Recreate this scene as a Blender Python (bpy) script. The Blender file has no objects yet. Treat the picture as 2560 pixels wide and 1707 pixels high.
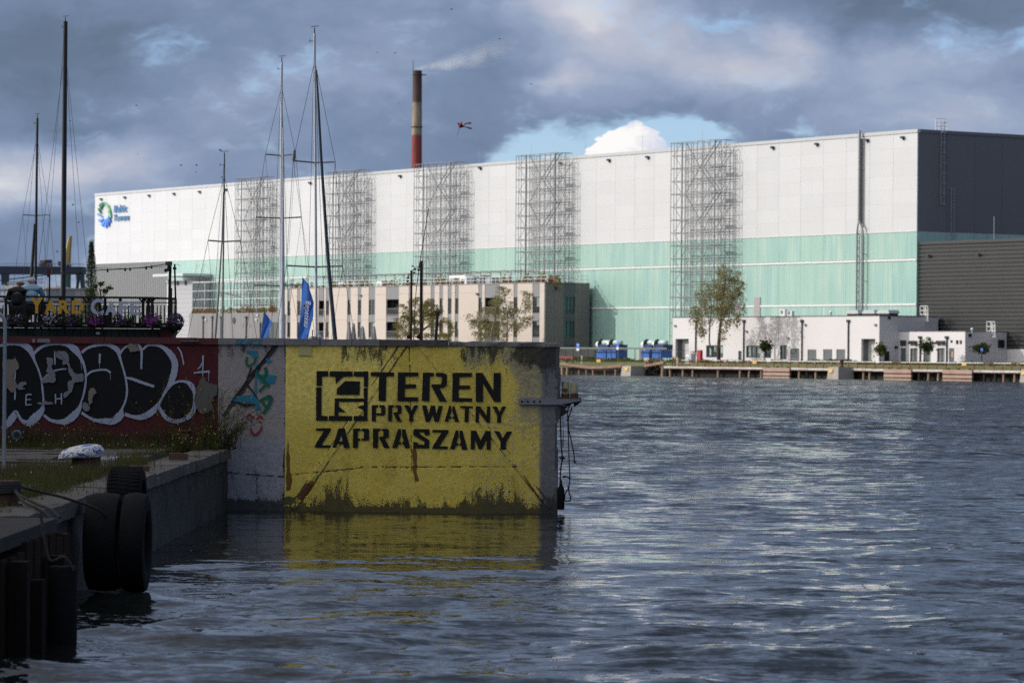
import bpy, bmesh, math, random
import numpy as np
from mathutils import Vector, Matrix, noise as mnoise

random.seed(7)
np.random.seed(7)
SC = bpy.context.scene
COL = SC.collection

# ------------------------------------------------------------------ camera, sky, sun, exposure
FPX = 8533.0            # focal length in photo pixels (2560 wide): 120 mm on a 36 mm sensor
ROLL = 0.008
EYE = 3.0
cam_d = bpy.data.cameras.new('camera')
cam = bpy.data.objects.new('camera', cam_d)
COL.objects.link(cam)
cam_d.sensor_width = 36.0
cam_d.lens = 36.0 * FPX / 2560.0
cam_d.shift_y = 33.5 / 2560.0
cam_d.clip_start = 1.0
cam_d.clip_end = 12000.0
cam_d.dof.use_dof = True
cam_d.dof.focus_distance = 64.0
cam_d.dof.aperture_fstop = 4.0
cam.matrix_world = Matrix.Translation((0, 0, EYE)) @ Matrix.Rotation(math.radians(90), 4, 'X') @ Matrix.Rotation(ROLL, 4, 'Z')
SC.camera = cam

SUN_EL = math.radians(27.0)
SUN_DIR = Vector((math.cos(SUN_EL), 0.0, -math.sin(SUN_EL)))   # the way the light travels: from the left
sun_d = bpy.data.lights.new('sun', 'SUN')
sun_d.energy = 2.45
sun_d.angle = math.radians(0.5)
sun_d.color = (1.0, 0.955, 0.89)
sun_o = bpy.data.objects.new('sun', sun_d)
COL.objects.link(sun_o)
sun_o.location = (-40, 0, 60)
sun_o.rotation_euler = SUN_DIR.to_track_quat('-Z', 'Y').to_euler()

SC.view_settings.view_transform = 'Standard'
SC.view_settings.look = 'None'
SC.view_settings.exposure = 0.16
SC.view_settings.gamma = 1.0
SC.view_settings.use_curve_mapping = False
SC.cycles.use_denoising = False
SC.cycles.max_bounces = 6
SC.cycles.transparent_max_bounces = 8
SC.cycles.volume_bounces = 4
SC.cycles.volume_step_rate = 2.0
SC.cycles.volume_max_steps = 64
SC.cycles.caustics_reflective = False
SC.cycles.caustics_refractive = False


class NT:
    """a few lines to wire nodes"""
    def __init__(self, tree):
        self.t = tree
        tree.nodes.clear()

    def n(self, kind, _out=0, _props=None, **ins):
        nd = self.t.nodes.new(kind)
        for k, v in (_props or {}).items():
            setattr(nd, k, v)
        for k, v in ins.items():
            key = int(k[1:]) if k[0] == 'i' and k[1:].isdigit() else k.replace('_', ' ')
            sock = nd.inputs[key]
            if isinstance(v, bpy.types.NodeSocket):
                self.t.links.new(v, sock)
            elif v is not None:
                try:
                    sock.default_value = v
                except (TypeError, ValueError):
                    sock.default_value = (v[0], v[1], v[2], 1.0) if hasattr(v, '__len__') else v
        return nd if _out is None else nd.outputs[_out]

    def math(self, op, a, b=0.0, c=None, clamp=False):
        return self.n('ShaderNodeMath', 0, dict(operation=op, use_clamp=clamp), i0=a, i1=b, **({'i2': c} if c is not None else {}))

    def vmath(self, op, a, b=(0, 0, 0), out=0):
        return self.n('ShaderNodeVectorMath', out, dict(operation=op), i0=a, i1=b)

    def noise(self, vec, scale, detail=4.0, rough=0.55, dist=0.0):
        return self.n('ShaderNodeTexNoise', 0, None, Vector=vec, Scale=scale, Detail=detail, Roughness=rough, Distortion=dist)

    def mix(self, fac, a, b, mode='MIX'):
        nd = self.t.nodes.new('ShaderNodeMix')
        nd.data_type = 'RGBA'
        nd.blend_type = mode
        for sock, v in ((nd.inputs[0], fac), (nd.inputs[6], a), (nd.inputs[7], b)):
            if isinstance(v, bpy.types.NodeSocket):
                self.t.links.new(v, sock)
            else:
                sock.default_value = (v[0], v[1], v[2], 1.0) if hasattr(v, '__len__') else v
        return nd.outputs[2]

    def ramp(self, fac, stops, interp='LINEAR'):
        nd = self.t.nodes.new('ShaderNodeValToRGB')
        el = nd.color_ramp.elements
        nd.color_ramp.interpolation = interp
        while len(el) < len(stops):
            el.new(0.5)
        for e, (p, c) in zip(el, stops):
            e.position = p
            e.color = (c[0], c[1], c[2], 1.0) if hasattr(c, '__len__') else (c, c, c, 1.0)
        self.t.links.new(fac, nd.inputs[0])
        return nd.outputs[0]

    def step(self, x, lo, hi):
        return self.n('ShaderNodeMapRange', 0, dict(interpolation_type='SMOOTHSTEP'), Value=x, From_Min=lo, From_Max=hi)


def lin(r, g, b):
    f = lambda c: (c / 255.0) / 12.92 if c / 255.0 <= 0.04045 else ((c / 255.0 + 0.055) / 1.055) ** 2.4
    return (f(r), f(g), f(b))


def ray(px, py):
    """direction (x, 1, z) through a pixel of the photograph"""
    dx, dy = px - 1280.0, py - 887.0
    c, s = math.cos(ROLL), math.sin(ROLL)
    return ((dx * c + dy * s) / FPX, 1.0, (dx * s - dy * c) / FPX)


# ---- sky: Nishita behind broken grey cloud
world = bpy.data.worlds.new('World')
SC.world = world
world.use_nodes = True
w = NT(world.node_tree)
dirv = w.n('ShaderNodeTexCoord', 0)
sky = w.n('ShaderNodeTexSky', 0, dict(sky_type='NISHITA', sun_disc=False, sun_elevation=SUN_EL, sun_rotation=math.radians(-90.0), air_density=1.0, dust_density=0.4, ozone_density=1.0))
bg_sky = w.n('ShaderNodeBackground', 0, None, Color=w.mix(1.0, sky, (0.75, 0.92, 1.34), 'MULTIPLY'), Strength=0.112)
flat = w.vmath('MULTIPLY', dirv, (1.0, 1.0, 1.9))
warp = w.n('ShaderNodeTexNoise', 1, None, Vector=flat, Scale=16.0, Detail=5.0, Roughness=0.6)
warped = w.vmath('ADD', flat, w.vmath('MULTIPLY', w.vmath('SUBTRACT', warp, (0.5, 0.5, 0.5)), (0.055, 0.055, 0.055)))
n_big = w.noise(warped, 11.0, 7.0, 0.52)
n_mid = w.noise(warped, 34.0, 6.0, 0.55)


def blob(px, py, rx, ry, vec):
    d = ray(px, py)
    v = w.vmath('SUBTRACT', vec, (d[0], 1.0, d[2] * 1.9))
    v = w.vmath('MULTIPLY', v, (FPX / rx, FPX / 900.0, FPX / (ry * 1.9)))
    return w.math('SUBTRACT', 1.0, w.vmath('LENGTH', v, out=1), clamp=True)


def blobs(spec):
    tot = None
    for px, py, rx, ry, amp in spec:
        g = w.math('MULTIPLY', blob(px, py, rx, ry, warped), amp)
        tot = g if tot is None else w.math('ADD', tot, g)
    return tot


bright = blobs([
    (60, 170, 560, 260, -0.24), (330, 120, 500, 260, -0.08), (-20, 455, 330, 140, 0.48), (330, 420, 260, 110, 0.30), (180, 330, 300, 60, -0.10),
    (1500, 90, 300, 210, 0.36), (1420, 20, 200, 90, 0.08), (1820, 165, 260, 130, 0.30), (2010, 90, 130, 80, 0.22),
    (2280, 30, 420, 140, -0.26), (2480, 130, 260, 150, -0.12), (2300, 150, 330, 70, 0.20), (2150, 215, 420, 70, 0.16), (2450, 100, 160, 60, 0.14),
    (1190, 340, 130, 120, -0.10), (1420, 200, 100, 45, 0.22), (2300, 300, 300, 80, 0.18), (880, 230, 130, 50, 0.10), (950, 200, 600, 330, -0.08)])
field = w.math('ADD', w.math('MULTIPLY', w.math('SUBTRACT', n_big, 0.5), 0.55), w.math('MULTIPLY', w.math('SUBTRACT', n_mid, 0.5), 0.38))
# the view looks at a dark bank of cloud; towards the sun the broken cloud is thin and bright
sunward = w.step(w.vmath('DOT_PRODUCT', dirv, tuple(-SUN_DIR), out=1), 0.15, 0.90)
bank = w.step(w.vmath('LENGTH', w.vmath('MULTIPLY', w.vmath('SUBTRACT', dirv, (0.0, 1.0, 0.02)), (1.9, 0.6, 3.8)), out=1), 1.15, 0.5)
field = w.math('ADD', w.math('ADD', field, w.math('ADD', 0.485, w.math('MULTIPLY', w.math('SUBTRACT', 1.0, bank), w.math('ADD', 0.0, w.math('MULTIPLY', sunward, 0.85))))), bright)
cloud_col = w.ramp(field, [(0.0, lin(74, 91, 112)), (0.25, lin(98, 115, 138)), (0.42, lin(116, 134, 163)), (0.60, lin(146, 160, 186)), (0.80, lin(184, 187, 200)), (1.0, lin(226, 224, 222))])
gap_v = blobs([(1500, 425, 375, 172, 1.0), (1740, 395, 200, 85, 0.5), (1855, 65, 150, 80, 0.12), (2050, 345, 160, 45, 0.25), (2560, 25, 90, 110, 0.5)])
gap_n = w.math('MULTIPLY', w.step(w.noise(flat, 4.2, 4.0, 0.5), 0.60, 0.78), 0.8)
gap_s = w.math('ADD', w.math('ADD', gap_v, w.math('MULTIPLY', w.math('SUBTRACT', n_mid, 0.5), 0.95)), w.math('MULTIPLY', gap_n, w.step(w.n('ShaderNodeSeparateXYZ', 2, None, Vector=dirv), 0.09, 0.25)))
gap = w.step(gap_s, 0.04, 0.30)
# the white cumulus in the gap
cum_s = blobs([(1535, 375, 110, 80, 1.0), (1575, 335, 70, 50, 0.7), (1470, 385, 80, 40, 0.7), (1620, 380, 80, 50, 0.6), (1350, 392, 50, 20, 0.6)])
n_puff = w.noise(warped, 90.0, 5.0, 0.6)
cum = w.step(w.math('ADD', cum_s, w.math('MULTIPLY', w.math('SUBTRACT', n_puff, 0.5), 0.7)), 0.26, 0.36)
cum_col = w.ramp(w.math('ADD', w.math('MULTIPLY', n_puff, 0.9), w.math('MULTIPLY', blob(1520, 350, 150, 80, flat), 0.45)), [(0.25, lin(172, 188, 216)), (0.5, lin(214, 216, 226)), (0.72, lin(242, 240, 238))])
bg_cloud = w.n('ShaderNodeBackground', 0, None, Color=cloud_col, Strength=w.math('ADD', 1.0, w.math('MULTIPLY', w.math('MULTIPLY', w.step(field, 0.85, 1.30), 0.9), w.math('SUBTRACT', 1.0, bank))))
bg_cum = w.n('ShaderNodeBackground', 0, None, Color=cum_col, Strength=1.0)
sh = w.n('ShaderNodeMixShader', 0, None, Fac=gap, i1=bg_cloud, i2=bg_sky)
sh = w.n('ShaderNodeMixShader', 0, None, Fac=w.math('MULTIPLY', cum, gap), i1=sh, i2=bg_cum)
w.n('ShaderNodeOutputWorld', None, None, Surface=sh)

# ------------------------------------------------------------------ places
def at(px, py, Y):
    d = ray(px, py)
    return (d[0] * Y, Y, EYE + d[2] * Y)


def ground(px, py, z):
    d = ray(px, py)
    k = (z - EYE) / d[2]
    return (d[0] * k, k, z)


_vp = Vector((-5610.0, 8533.0, 0)).normalized()
EX = Vector((-_vp.x, -_vp.y, 0))         # along the far quay, to the right
EYV = Vector((_vp.y, -_vp.x, 0))         # inland
P0 = Vector(ground(2290, 950.7, 0.0))
FROT = math.atan2(EX.y, EX.x)


def L(x, y, z):
    return P0 + EX * x + EYV * y + Vector((0, 0, z))


def F(px, py, t):
    """photo pixel -> (x along the far quay, z) on the plane t metres inland"""
    d = Vector(ray(px, py))
    o = Vector((0, 0, EYE)) - P0
    k = (t - o.dot(EYV)) / d.dot(EYV)
    q = o + d * k
    return q.dot(EX), q.z


def FX(px, t, py=850):
    return F(px, py, t)[0]


def FZ(px, py, t):
    return F(px, py, t)[1]


# ------------------------------------------------------------------ mesh helpers
class MB:
    def __init__(self):
        self.v, self.f = [], []

    def add(self, vs, fs):
        b = len(self.v)
        self.v += [tuple(p) for p in vs]
        self.f += [tuple(b + i for i in q) for q in fs]
        return self

    def box(self, x0, x1, y0, y1, z0, z1):
        if x0 > x1: x0, x1 = x1, x0
        if y0 > y1: y0, y1 = y1, y0
        if z0 > z1: z0, z1 = z1, z0
        return self.add([(x0, y0, z0), (x1, y0, z0), (x1, y1, z0), (x0, y1, z0), (x0, y0, z1), (x1, y0, z1), (x1, y1, z1), (x0, y1, z1)],
                        [(3, 2, 1, 0), (4, 5, 6, 7), (0, 1, 5, 4), (1, 2, 6, 5), (2, 3, 7, 6), (3, 0, 4, 7)])

    def tube(self, pts, r, n=6, cap=True):
        pts = [Vector(p) for p in pts]
        rs = r if hasattr(r, '__len__') else [r] * len(pts)
        vs, fs = [], []
        up = None
        for i, p in enumerate(pts):
            d = (pts[min(i + 1, len(pts) - 1)] - pts[max(i - 1, 0)])
            d = d.normalized() if d.length > 1e-9 else Vector((0, 0, 1))
            if up is None:
                up = Vector((0, 0, 1)) if abs(d.z) < 0.9 else Vector((1, 0, 0))
            a = d.cross(up).normalized()
            b = d.cross(a).normalized()
            up = -b if b.dot(up) < 0 else b
            for k in range(n):
                t = 2 * math.pi * (k + 0.5) / n
                vs.append(p + a * (math.cos(t) * rs[i]) + b * (math.sin(t) * rs[i]))
        for i in range(len(pts) - 1):
            for k in range(n):
                k2 = (k + 1) % n
                fs.append((i * n + k, i * n + k2, (i + 1) * n + k2, (i + 1) * n + k))
        if cap:
            fs.append(tuple(range(n))[::-1])
            fs.append(tuple((len(pts) - 1) * n + k for k in range(n)))
        return self.add(vs, fs)

    def bar(self, p, q, r, n=4):
        return self.tube([p, q], r, n)

    def lathe(self, c, prof, n=16, axis='z'):
        """prof: (radius, height) from bottom to top"""
        vs, fs = [], []
        for r, h in prof:
            for k in range(n):
                t = 2 * math.pi * k / n
                a, b = r * math.cos(t), r * math.sin(t)
                vs.append({'z': (c[0] + a, c[1] + b, c[2] + h), 'x': (c[0] + h, c[1] + a, c[2] + b), 'y': (c[0] + b, c[1] + h, c[2] + a)}[axis])
        m = len(prof)
        for i in range(m - 1):
            for k in range(n):
                k2 = (k + 1) % n
                fs.append((i * n + k, i * n + k2, (i + 1) * n + k2, (i + 1) * n + k))
        if prof[0][0] > 1e-6: fs.append(tuple(range(n))[::-1])
        if prof[-1][0] > 1e-6: fs.append(tuple((m - 1) * n + k for k in range(n)))
        return self.add(vs, fs)

    def poly(self, pts):
        return self.add(pts, [tuple(range(len(pts)))])

    def prism(self, pts, d):
        """flat outline pts (list of 3-D points) pushed along vector d"""
        n = len(pts)
        d = Vector(d)
        vs = [Vector(p) for p in pts] + [Vector(p) + d for p in pts]
        fs = [tuple(range(n)), tuple(range(2 * n - 1, n - 1, -1))]
        fs += [(i + n, (i + 1) % n + n, (i + 1) % n, i) for i in range(n)]
        return self.add(vs, fs)

    def mesh(self, name, base=(0, 0, 0), smooth=None):
        me = bpy.data.meshes.new(name)
        b = Vector(base)
        me.from_pydata([Vector(p) - b for p in self.v], [], self.f)
        if smooth:
            me.polygons.foreach_set('use_smooth', [True] * len(me.polygons))
            me.set_sharp_from_angle(angle=math.radians(smooth))
        me.update()
        return me


def tagset(o, label=None, cat=None, group=None, kind=None):
    for k, v in (('label', label), ('category', cat), ('group', group), ('kind', kind)):
        if v: o[k] = v
    return o


class Thing:
    """an Empty at the thing's base; geometry is given in the absolute coordinates of its frame"""
    def __init__(self, name, label, cat, base, frame='n', group=None):
        self.o = bpy.data.objects.new(name, None)
        self.o.empty_display_size = 0.3
        COL.objects.link(self.o)
        self.base = Vector(base)
        self.frame = frame
        if frame == 'f':
            self.o.location = L(*base)
            self.o.rotation_euler.z = FROT
        else:
            self.o.location = base
        tagset(self.o, label, cat, group)

    def part(self, name, mb, m, parent=None, label=None, smooth=None, kind=None):
        me = mb.mesh(name, self.base, smooth) if isinstance(mb, MB) else mb
        if not len(me.materials) and m: me.materials.append(m)
        o = bpy.data.objects.new(name, me)
        COL.objects.link(o)
        o.parent = parent or self.o
        if label: o['label'] = label
        if kind: o['kind'] = kind
        return o

    def inst(self, name, me, loc, m=None, parent=None, scale=None, rotz=0):
        """a copy of a shared mesh, set at absolute frame coordinates"""
        if m and not len(me.materials): me.materials.append(m)
        o = bpy.data.objects.new(name, me)
        COL.objects.link(o)
        o.parent = parent or self.o
        o.location = Vector(loc) - self.base
        if scale: o.scale = scale
        if rotz: o.rotation_euler.z = rotz
        return o


def solo(name, label, cat, mb, m, base, frame='n', group=None, kind=None, smooth=None):
    me = mb.mesh(name, base, smooth) if isinstance(mb, MB) else mb
    me.materials.append(m)
    o = bpy.data.objects.new(name, me)
    COL.objects.link(o)
    if frame == 'f':
        o.location = L(*base)
        o.rotation_euler.z = FROT
    else:
        o.location = base
    return tagset(o, label, cat, group, kind)


def dup(root, loc, label=None, rotz=None):
    """a copy of a thing with its parts and sub-parts"""
    r = root.copy()
    COL.objects.link(r)
    r.location = loc
    if rotz is not None: r.rotation_euler.z = rotz
    if label: r['label'] = label
    for ch in list(root.children):
        c = ch.copy()
        COL.objects.link(c)
        c.parent = r
        for g in ch.children:
            d = g.copy()
            COL.objects.link(d)
            d.parent = c
    return r


def text_mesh(s, size=1.0, offset=0.0, extrude=0.0, shear=0.0, align='LEFT'):
    cu = bpy.data.curves.new('lettering', 'FONT')
    cu.body = s
    cu.size = size
    cu.offset = offset
    cu.extrude = extrude
    cu.shear = shear
    cu.align_x = align
    cu.resolution_u = 4
    o = bpy.data.objects.new('lettering', cu)
    COL.objects.link(o)
    dg = bpy.context.evaluated_depsgraph_get()
    me = bpy.data.meshes.new_from_object(o.evaluated_get(dg))
    bpy.data.objects.remove(o)
    bpy.data.curves.remove(cu)
    return me


def text_mb(s, fit, to3d, offset=0.0, shear=0.0, depth=None):
    """letters fitted to a box (x0, x1, z0, z1) and mapped by to3d(x, z); flat, or pushed back by depth"""
    me = text_mesh(s, 1.0, offset, 0.0, shear)
    xs = [v.co.x for v in me.vertices]; ys = [v.co.y for v in me.vertices]
    x0, x1, z0, z1 = fit
    sx = (x1 - x0) / (max(xs) - min(xs)); sz = (z1 - z0) / (max(ys) - min(ys))
    mb = MB()
    vs = [to3d(x0 + (v.co.x - min(xs)) * sx, z0 + (v.co.y - min(ys)) * sz) for v in me.vertices]
    fs = [tuple(p.vertices) for p in me.polygons]
    if depth is None:
        mb.add(vs, fs)
    else:
        d = Vector(depth)
        n = len(vs)
        mb.add(vs + [Vector(p) + d for p in vs], fs + [tuple(i + n for i in q[::-1]) for q in fs])
        cnt = {}
        for q in fs:
            for a, b in zip(q, q[1:] + q[:1]):
                cnt[(a, b)] = 1
        mb.f += [(a, a + n, b + n, b) for (a, b) in cnt if (b, a) not in cnt]
    bpy.data.meshes.remove(me)
    return mb


# ------------------------------------------------------------------ materials
MATS = {}


def M(name, rgb, rough=0.7, var=0.18, scale=1.5, bump=0.0, bscale=12.0, metal=0.0, spec=0.35, tint=None, streak=0.0, rnd=0.0):
    if name in MATS: return MATS[name]
    m = bpy.data.materials.new(name)
    m.use_nodes = True
    t = NT(m.node_tree)
    pos = t.n('ShaderNodeNewGeometry', 0)
    f = t.math('ADD', t.math('MULTIPLY', t.noise(pos, scale, 5.0, 0.6), 0.65), t.math('MULTIPLY', t.noise(pos, scale * 9.0, 3.0, 0.6), 0.35))
    if streak:
        sp = t.vmath('MULTIPLY', pos, (1.0, 1.0, 0.06))
        f = t.math('ADD', t.math('MULTIPLY', f, 1 - streak), t.math('MULTIPLY', t.noise(sp, scale * 4.0, 5.0, 0.65), streak))
    f = t.n('ShaderNodeMapRange', 0, None, Value=f, From_Min=0.28, From_Max=0.72)
    lo = tuple(c * (1 - var) for c in rgb) if tint is None else tint
    hi = tuple(min(1.0, c * (1 + var)) for c in rgb)
    col = t.mix(f, lo, hi)
    if rnd:
        ri = t.n('ShaderNodeObjectInfo', 5)
        col = t.mix(1.0, col, t.n('ShaderNodeCombineColor', 0, None, **{k: t.math('ADD', t.math('MULTIPLY', ri, rnd), 1 - rnd / 2) for k in ('Red', 'Green', 'Blue')}), 'MULTIPLY')
    kw = {}
    if bump:
        kw['Normal'] = t.n('ShaderNodeBump', 0, None, Strength=bump, Distance=0.03, Height=t.noise(pos, bscale, 6.0, 0.6))
    b = t.n('ShaderNodeBsdfPrincipled', 0, None, Base_Color=col, Roughness=rough, Metallic=metal, Specular_IOR_Level=spec, **kw)
    t.n('ShaderNodeOutputMaterial', None, None, Surface=b)
    MATS[name] = m
    return m


def glass_mat(name, rgb, rough=0.08):
    if name in MATS: return MATS[name]
    m = bpy.data.materials.new(name)
    m.use_nodes = True
    t = NT(m.node_tree)
    pos = t.n('ShaderNodeNewGeometry', 0)
    col = t.mix(t.noise(pos, 0.5, 3.0), tuple(c * 0.5 for c in rgb), tuple(c * 1.5 for c in rgb))
    b = t.n('ShaderNodeBsdfPrincipled', 0, None, Base_Color=col, Roughness=rough, Specular_IOR_Level=0.6)
    t.n('ShaderNodeOutputMaterial', None, None, Surface=b)
    MATS[name] = m
    return m


def leaf_mat(name, stops, scale=1.2, trans=0.35):
    if name in MATS: return MATS[name]
    m = bpy.data.materials.new(name)
    m.use_nodes = True
    t = NT(m.node_tree)
    pos = t.n('ShaderNodeNewGeometry', 0)
    f = t.math('ADD', t.math('MULTIPLY', t.noise(pos, scale, 3.0), 0.6), t.math('MULTIPLY', t.noise(pos, scale * 14, 2.0), 0.4))
    col = t.ramp(t.n('ShaderNodeMapRange', 0, None, Value=f, From_Min=0.3, From_Max=0.7), stops)
    d = t.n('ShaderNodeBsdfDiffuse', 0, None, Color=col)
    tr = t.n('ShaderNodeBsdfTranslucent', 0, None, Color=col)
    t.n('ShaderNodeOutputMaterial', None, None, Surface=t.n('ShaderNodeMixShader', 0, None, Fac=trans, i1=d, i2=tr))
    MATS[name] = m
    return m


def flat_curve(pts, n=8, closed=True):
    """Catmull-Rom through 2-D (or wider) points"""
    P = [np.array(p, float) for p in pts]
    out = []
    k = len(P)
    rng = range(k if closed else k - 1)
    for i in rng:
        g = lambda j: P[j % k] if closed else P[min(max(j, 0), k - 1)]
        p0, p1, p2, p3 = g(i - 1), g(i), g(i + 1), g(i + 2)
        for s in range(n):
            u = s / n
            out.append(0.5 * ((2 * p1) + (-p0 + p2) * u + (2 * p0 - 5 * p1 + 4 * p2 - p3) * u * u + (-p0 + 3 * p1 - 3 * p2 + p3) * u ** 3))
    if not closed: out.append(P[-1])
    return out
# ================================================================== WATER AND LAND
def water():
    ys = [12.0]
    while ys[-1] < 640.0:
        y = ys[-1]
        ys.append(y + max(0.055, 0.0042 * y))
    ys = np.array(ys)
    u = np.linspace(-1, 1, 470)
    u = np.concatenate([[-14, -7, -3.2, -1.9, -1.35], u, [1.35, 1.9, 3.2, 7, 14]])
    half = 0.185 * ys + 2.0
    X = half[:, None] * u[None, :]
    Y = np.repeat(ys[:, None], len(u), 1)
    rng = np.random.RandomState(3)
    Z = np.zeros_like(X)
    cell_y = np.gradient(ys)[:, None]
    for i in range(110):
        lam = 0.30 * (6.5 / 0.30) ** (rng.rand() ** 1.15)
        th = math.radians(-84 + rng.randn() * 24)
        k = 2 * math.pi / lam
        amp = 0.0050 * lam ** 0.58 * (0.6 + 0.8 * rng.rand())
        ph = rng.rand() * 6.283
        fade = np.clip((lam / cell_y - 1.6) / 2.0, 0, 1)
        q = k * (X * math.cos(th) + Y * math.sin(th)) + ph
        q = q + 0.6 * np.sin(0.23 * X / max(lam, 1) + 0.31 * Y / max(lam, 1) + ph * 3)
        Z += amp * fade * (np.exp(np.sin(q) - 1) * 1.9 - 0.9)
    # calmer in the lee of the quay and the yellow wall
    lee = np.exp(-np.clip(X - 1.2, 0, None) / 3.0) * np.clip((Y - 36) / 16, 0, 1) * (Y < 66)
    Z *= 1.0 - 0.72 * lee
    gust = 0.75 + 0.5 * np.sin(X * 0.045 + Y * 0.021) * np.sin(Y * 0.037 - X * 0.013 + 1.0)
    Z *= gust
    ny, nx = X.shape
    co = np.stack([X, Y, Z], -1).reshape(-1, 3)
    idx = np.arange(ny * nx).reshape(ny, nx)
    quads = np.stack([idx[:-1, :-1], idx[:-1, 1:], idx[1:, 1:], idx[1:, :-1]], -1).reshape(-1, 4)
    me = bpy.data.meshes.new('water')
    me.vertices.add(len(co)); me.vertices.foreach_set('co', co.ravel())
    me.loops.add(quads.size); me.loops.foreach_set('vertex_index', quads.ravel())
    me.polygons.add(len(quads))
    me.polygons.foreach_set('loop_start', np.arange(0, quads.size, 4))
    me.polygons.foreach_set('use_smooth', np.ones(len(quads), bool))
    me.update(calc_edges=True)
    m = bpy.data.materials.new('harbour_water')
    m.use_nodes = True
    t = NT(m.node_tree)
    pos = t.n('ShaderNodeNewGeometry', 0)
    aniso = t.vmath('MULTIPLY', pos, (0.30, 1.0, 1.0))
    xyz = t.n('ShaderNodeSeparateXYZ', None, None, Vector=pos)
    leeX = t.step(xyz.outputs[0], 5.0, 0.0)
    leeY = t.math('MULTIPLY', t.step(xyz.outputs[1], 38.0, 54.0), t.step(xyz.outputs[1], 67.0, 66.0))
    calm = t.math('SUBTRACT', 1.0, t.math('MULTIPLY', t.math('MULTIPLY', leeX, leeY), 0.72))
    patch = t.n('ShaderNodeMapRange', 0, None, Value=t.noise(t.vmath('MULTIPLY', pos, (0.5, 1.0, 1.0)), 0.045, 3.0), From_Min=0.35, From_Max=0.65, To_Min=0.7, To_Max=1.25)
    # ripples too fine for the mesh: slopes added straight to the normal
    far = t.step(xyz.outputs[1], 40.0, 150.0)
    c1 = t.n('ShaderNodeTexNoise', 1, None, Vector=aniso, Scale=4.6, Detail=4.0, Roughness=0.6, Distortion=0.2)
    c2 = t.n('ShaderNodeTexNoise', 1, None, Vector=t.vmath('MULTIPLY', pos, (0.45, 1.0, 1.0)), Scale=13.0, Detail=3.0, Roughness=0.6)
    c3 = t.n('ShaderNodeTexNoise', 1, None, Vector=t.vmath('MULTIPLY', pos, (0.4, 0.28, 1.0)), Scale=0.55, Detail=2.0, Roughness=0.6)
    half = (0.5, 0.5, 0.5)
    sl = t.vmath('MULTIPLY', t.vmath('SUBTRACT', c1, half), (0.40, 1.1, 0.0))
    sl = t.vmath('ADD', sl, t.vmath('MULTIPLY', t.vmath('SUBTRACT', c2, half), (0.35, 0.8, 0.0)))
    sl2 = t.vmath('ADD', t.vmath('MULTIPLY', t.vmath('SUBTRACT', c3, half), (0.25, 0.8, 0.0)), t.vmath('MULTIPLY', t.vmath('SUBTRACT', c1, half), (0.4, 1.1, 0.0)))
    amt = t.math('MULTIPLY', calm, patch)
    vs = lambda v, s_: t.n('ShaderNodeVectorMath', 0, dict(operation='SCALE'), Vector=v, Scale=s_)
    sl = t.vmath('ADD', vs(sl, t.math('MULTIPLY', amt, 0.8)), vs(t.vmath('ADD', sl2, (0.0, -0.20, 0.0)), far))
    bmp = t.vmath('NORMALIZE', t.vmath('ADD', t.n('ShaderNodeNewGeometry', 1), sl))
    b = t.n('ShaderNodeBsdfPrincipled', 0, None, Base_Color=(0.010, 0.012, 0.011), Roughness=0.05, IOR=1.333, Specular_IOR_Level=0.5, Normal=bmp)
    t.n('ShaderNodeOutputMaterial', None, None, Surface=b)
    me.materials.append(m)
    o = bpy.data.objects.new('water', me)
    COL.objects.link(o)
    o['kind'] = 'structure'


water()

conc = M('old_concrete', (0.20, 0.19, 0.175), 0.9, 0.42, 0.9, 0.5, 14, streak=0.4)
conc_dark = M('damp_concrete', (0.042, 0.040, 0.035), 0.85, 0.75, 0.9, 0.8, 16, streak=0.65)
slab_m = M('paving_slabs', (0.085, 0.073, 0.062), 0.9, 0.3, 1.1, 0.5, 20, rnd=0.35)
soil = M('soil', (0.07, 0.06, 0.045), 0.95, 0.4, 2.0, 0.4)
rust = M('rusty_steel', (0.10, 0.05, 0.03), 0.8, 0.5, 3.0, 0.4, 22)
rust_red = M('rust_red_paint', (0.20, 0.085, 0.06), 0.8, 0.4, 2.0, 0.3)
black = M('black_paint', (0.018, 0.018, 0.02), 0.5, 0.2)
rubber = M('tyre_rubber', (0.009, 0.009, 0.010), 0.85, 0.3, 6.0, 0.3, 30, spec=.08)
steel = M('galvanised_steel', (0.36, 0.37, 0.38), 0.5, 0.15, 2.0, metal=0.4)
steel_dark = M('weathered_steel', (0.16, 0.165, 0.17), 0.6, 0.2, 2.0, metal=0.3)
white_paint = M('white_paint', (0.74, 0.74, 0.73), 0.55, 0.06, 0.8)

# ---- far land: one sheet behind the far quay, one bank sloping down to it
land_m = M('far_land', (0.13, 0.13, 0.11), 0.95, 0.3, 0.05)
mb = MB()
mb.add([L(-2600, 9.0, 2.2), L(1500, 9.0, 2.2), L(1500, 3200, 2.2), L(-2600, 3200, 2.2)], [(0, 1, 2, 3)])
solo('far_ground', None, None, mb, land_m, (0, 0, 0), kind='structure')
grass_far = M('bank_grass', (0.10, 0.115, 0.04), 0.95, 0.45, 0.25, 0.8, 4, tint=(0.14, 0.11, 0.055))
mb = MB()
n = 220
for i in range(n + 1):
    x = -260 + i * 1.6
    for j, (t_, z_) in enumerate(((1.2, 0.1), (1.5, 1.15), (3.5, 1.55), (6.0, 1.95), (9.2, 2.21))):
        zz = z_ + (0.13 * math.sin(i * 1.7 + j * 2.1) + 0.1 * math.sin(i * 0.53 + j) if 0 < j < 4 else 0)
        mb.v.append(tuple(L(x, t_, zz)))
for i in range(n):
    for j in range(4):
        a = i * 5 + j
        mb.f.append((a, a + 5, a + 6, a + 1))
solo('quay_bank', None, None, mb, grass_far, (0, 0, 0), kind='structure', smooth=50)

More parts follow.
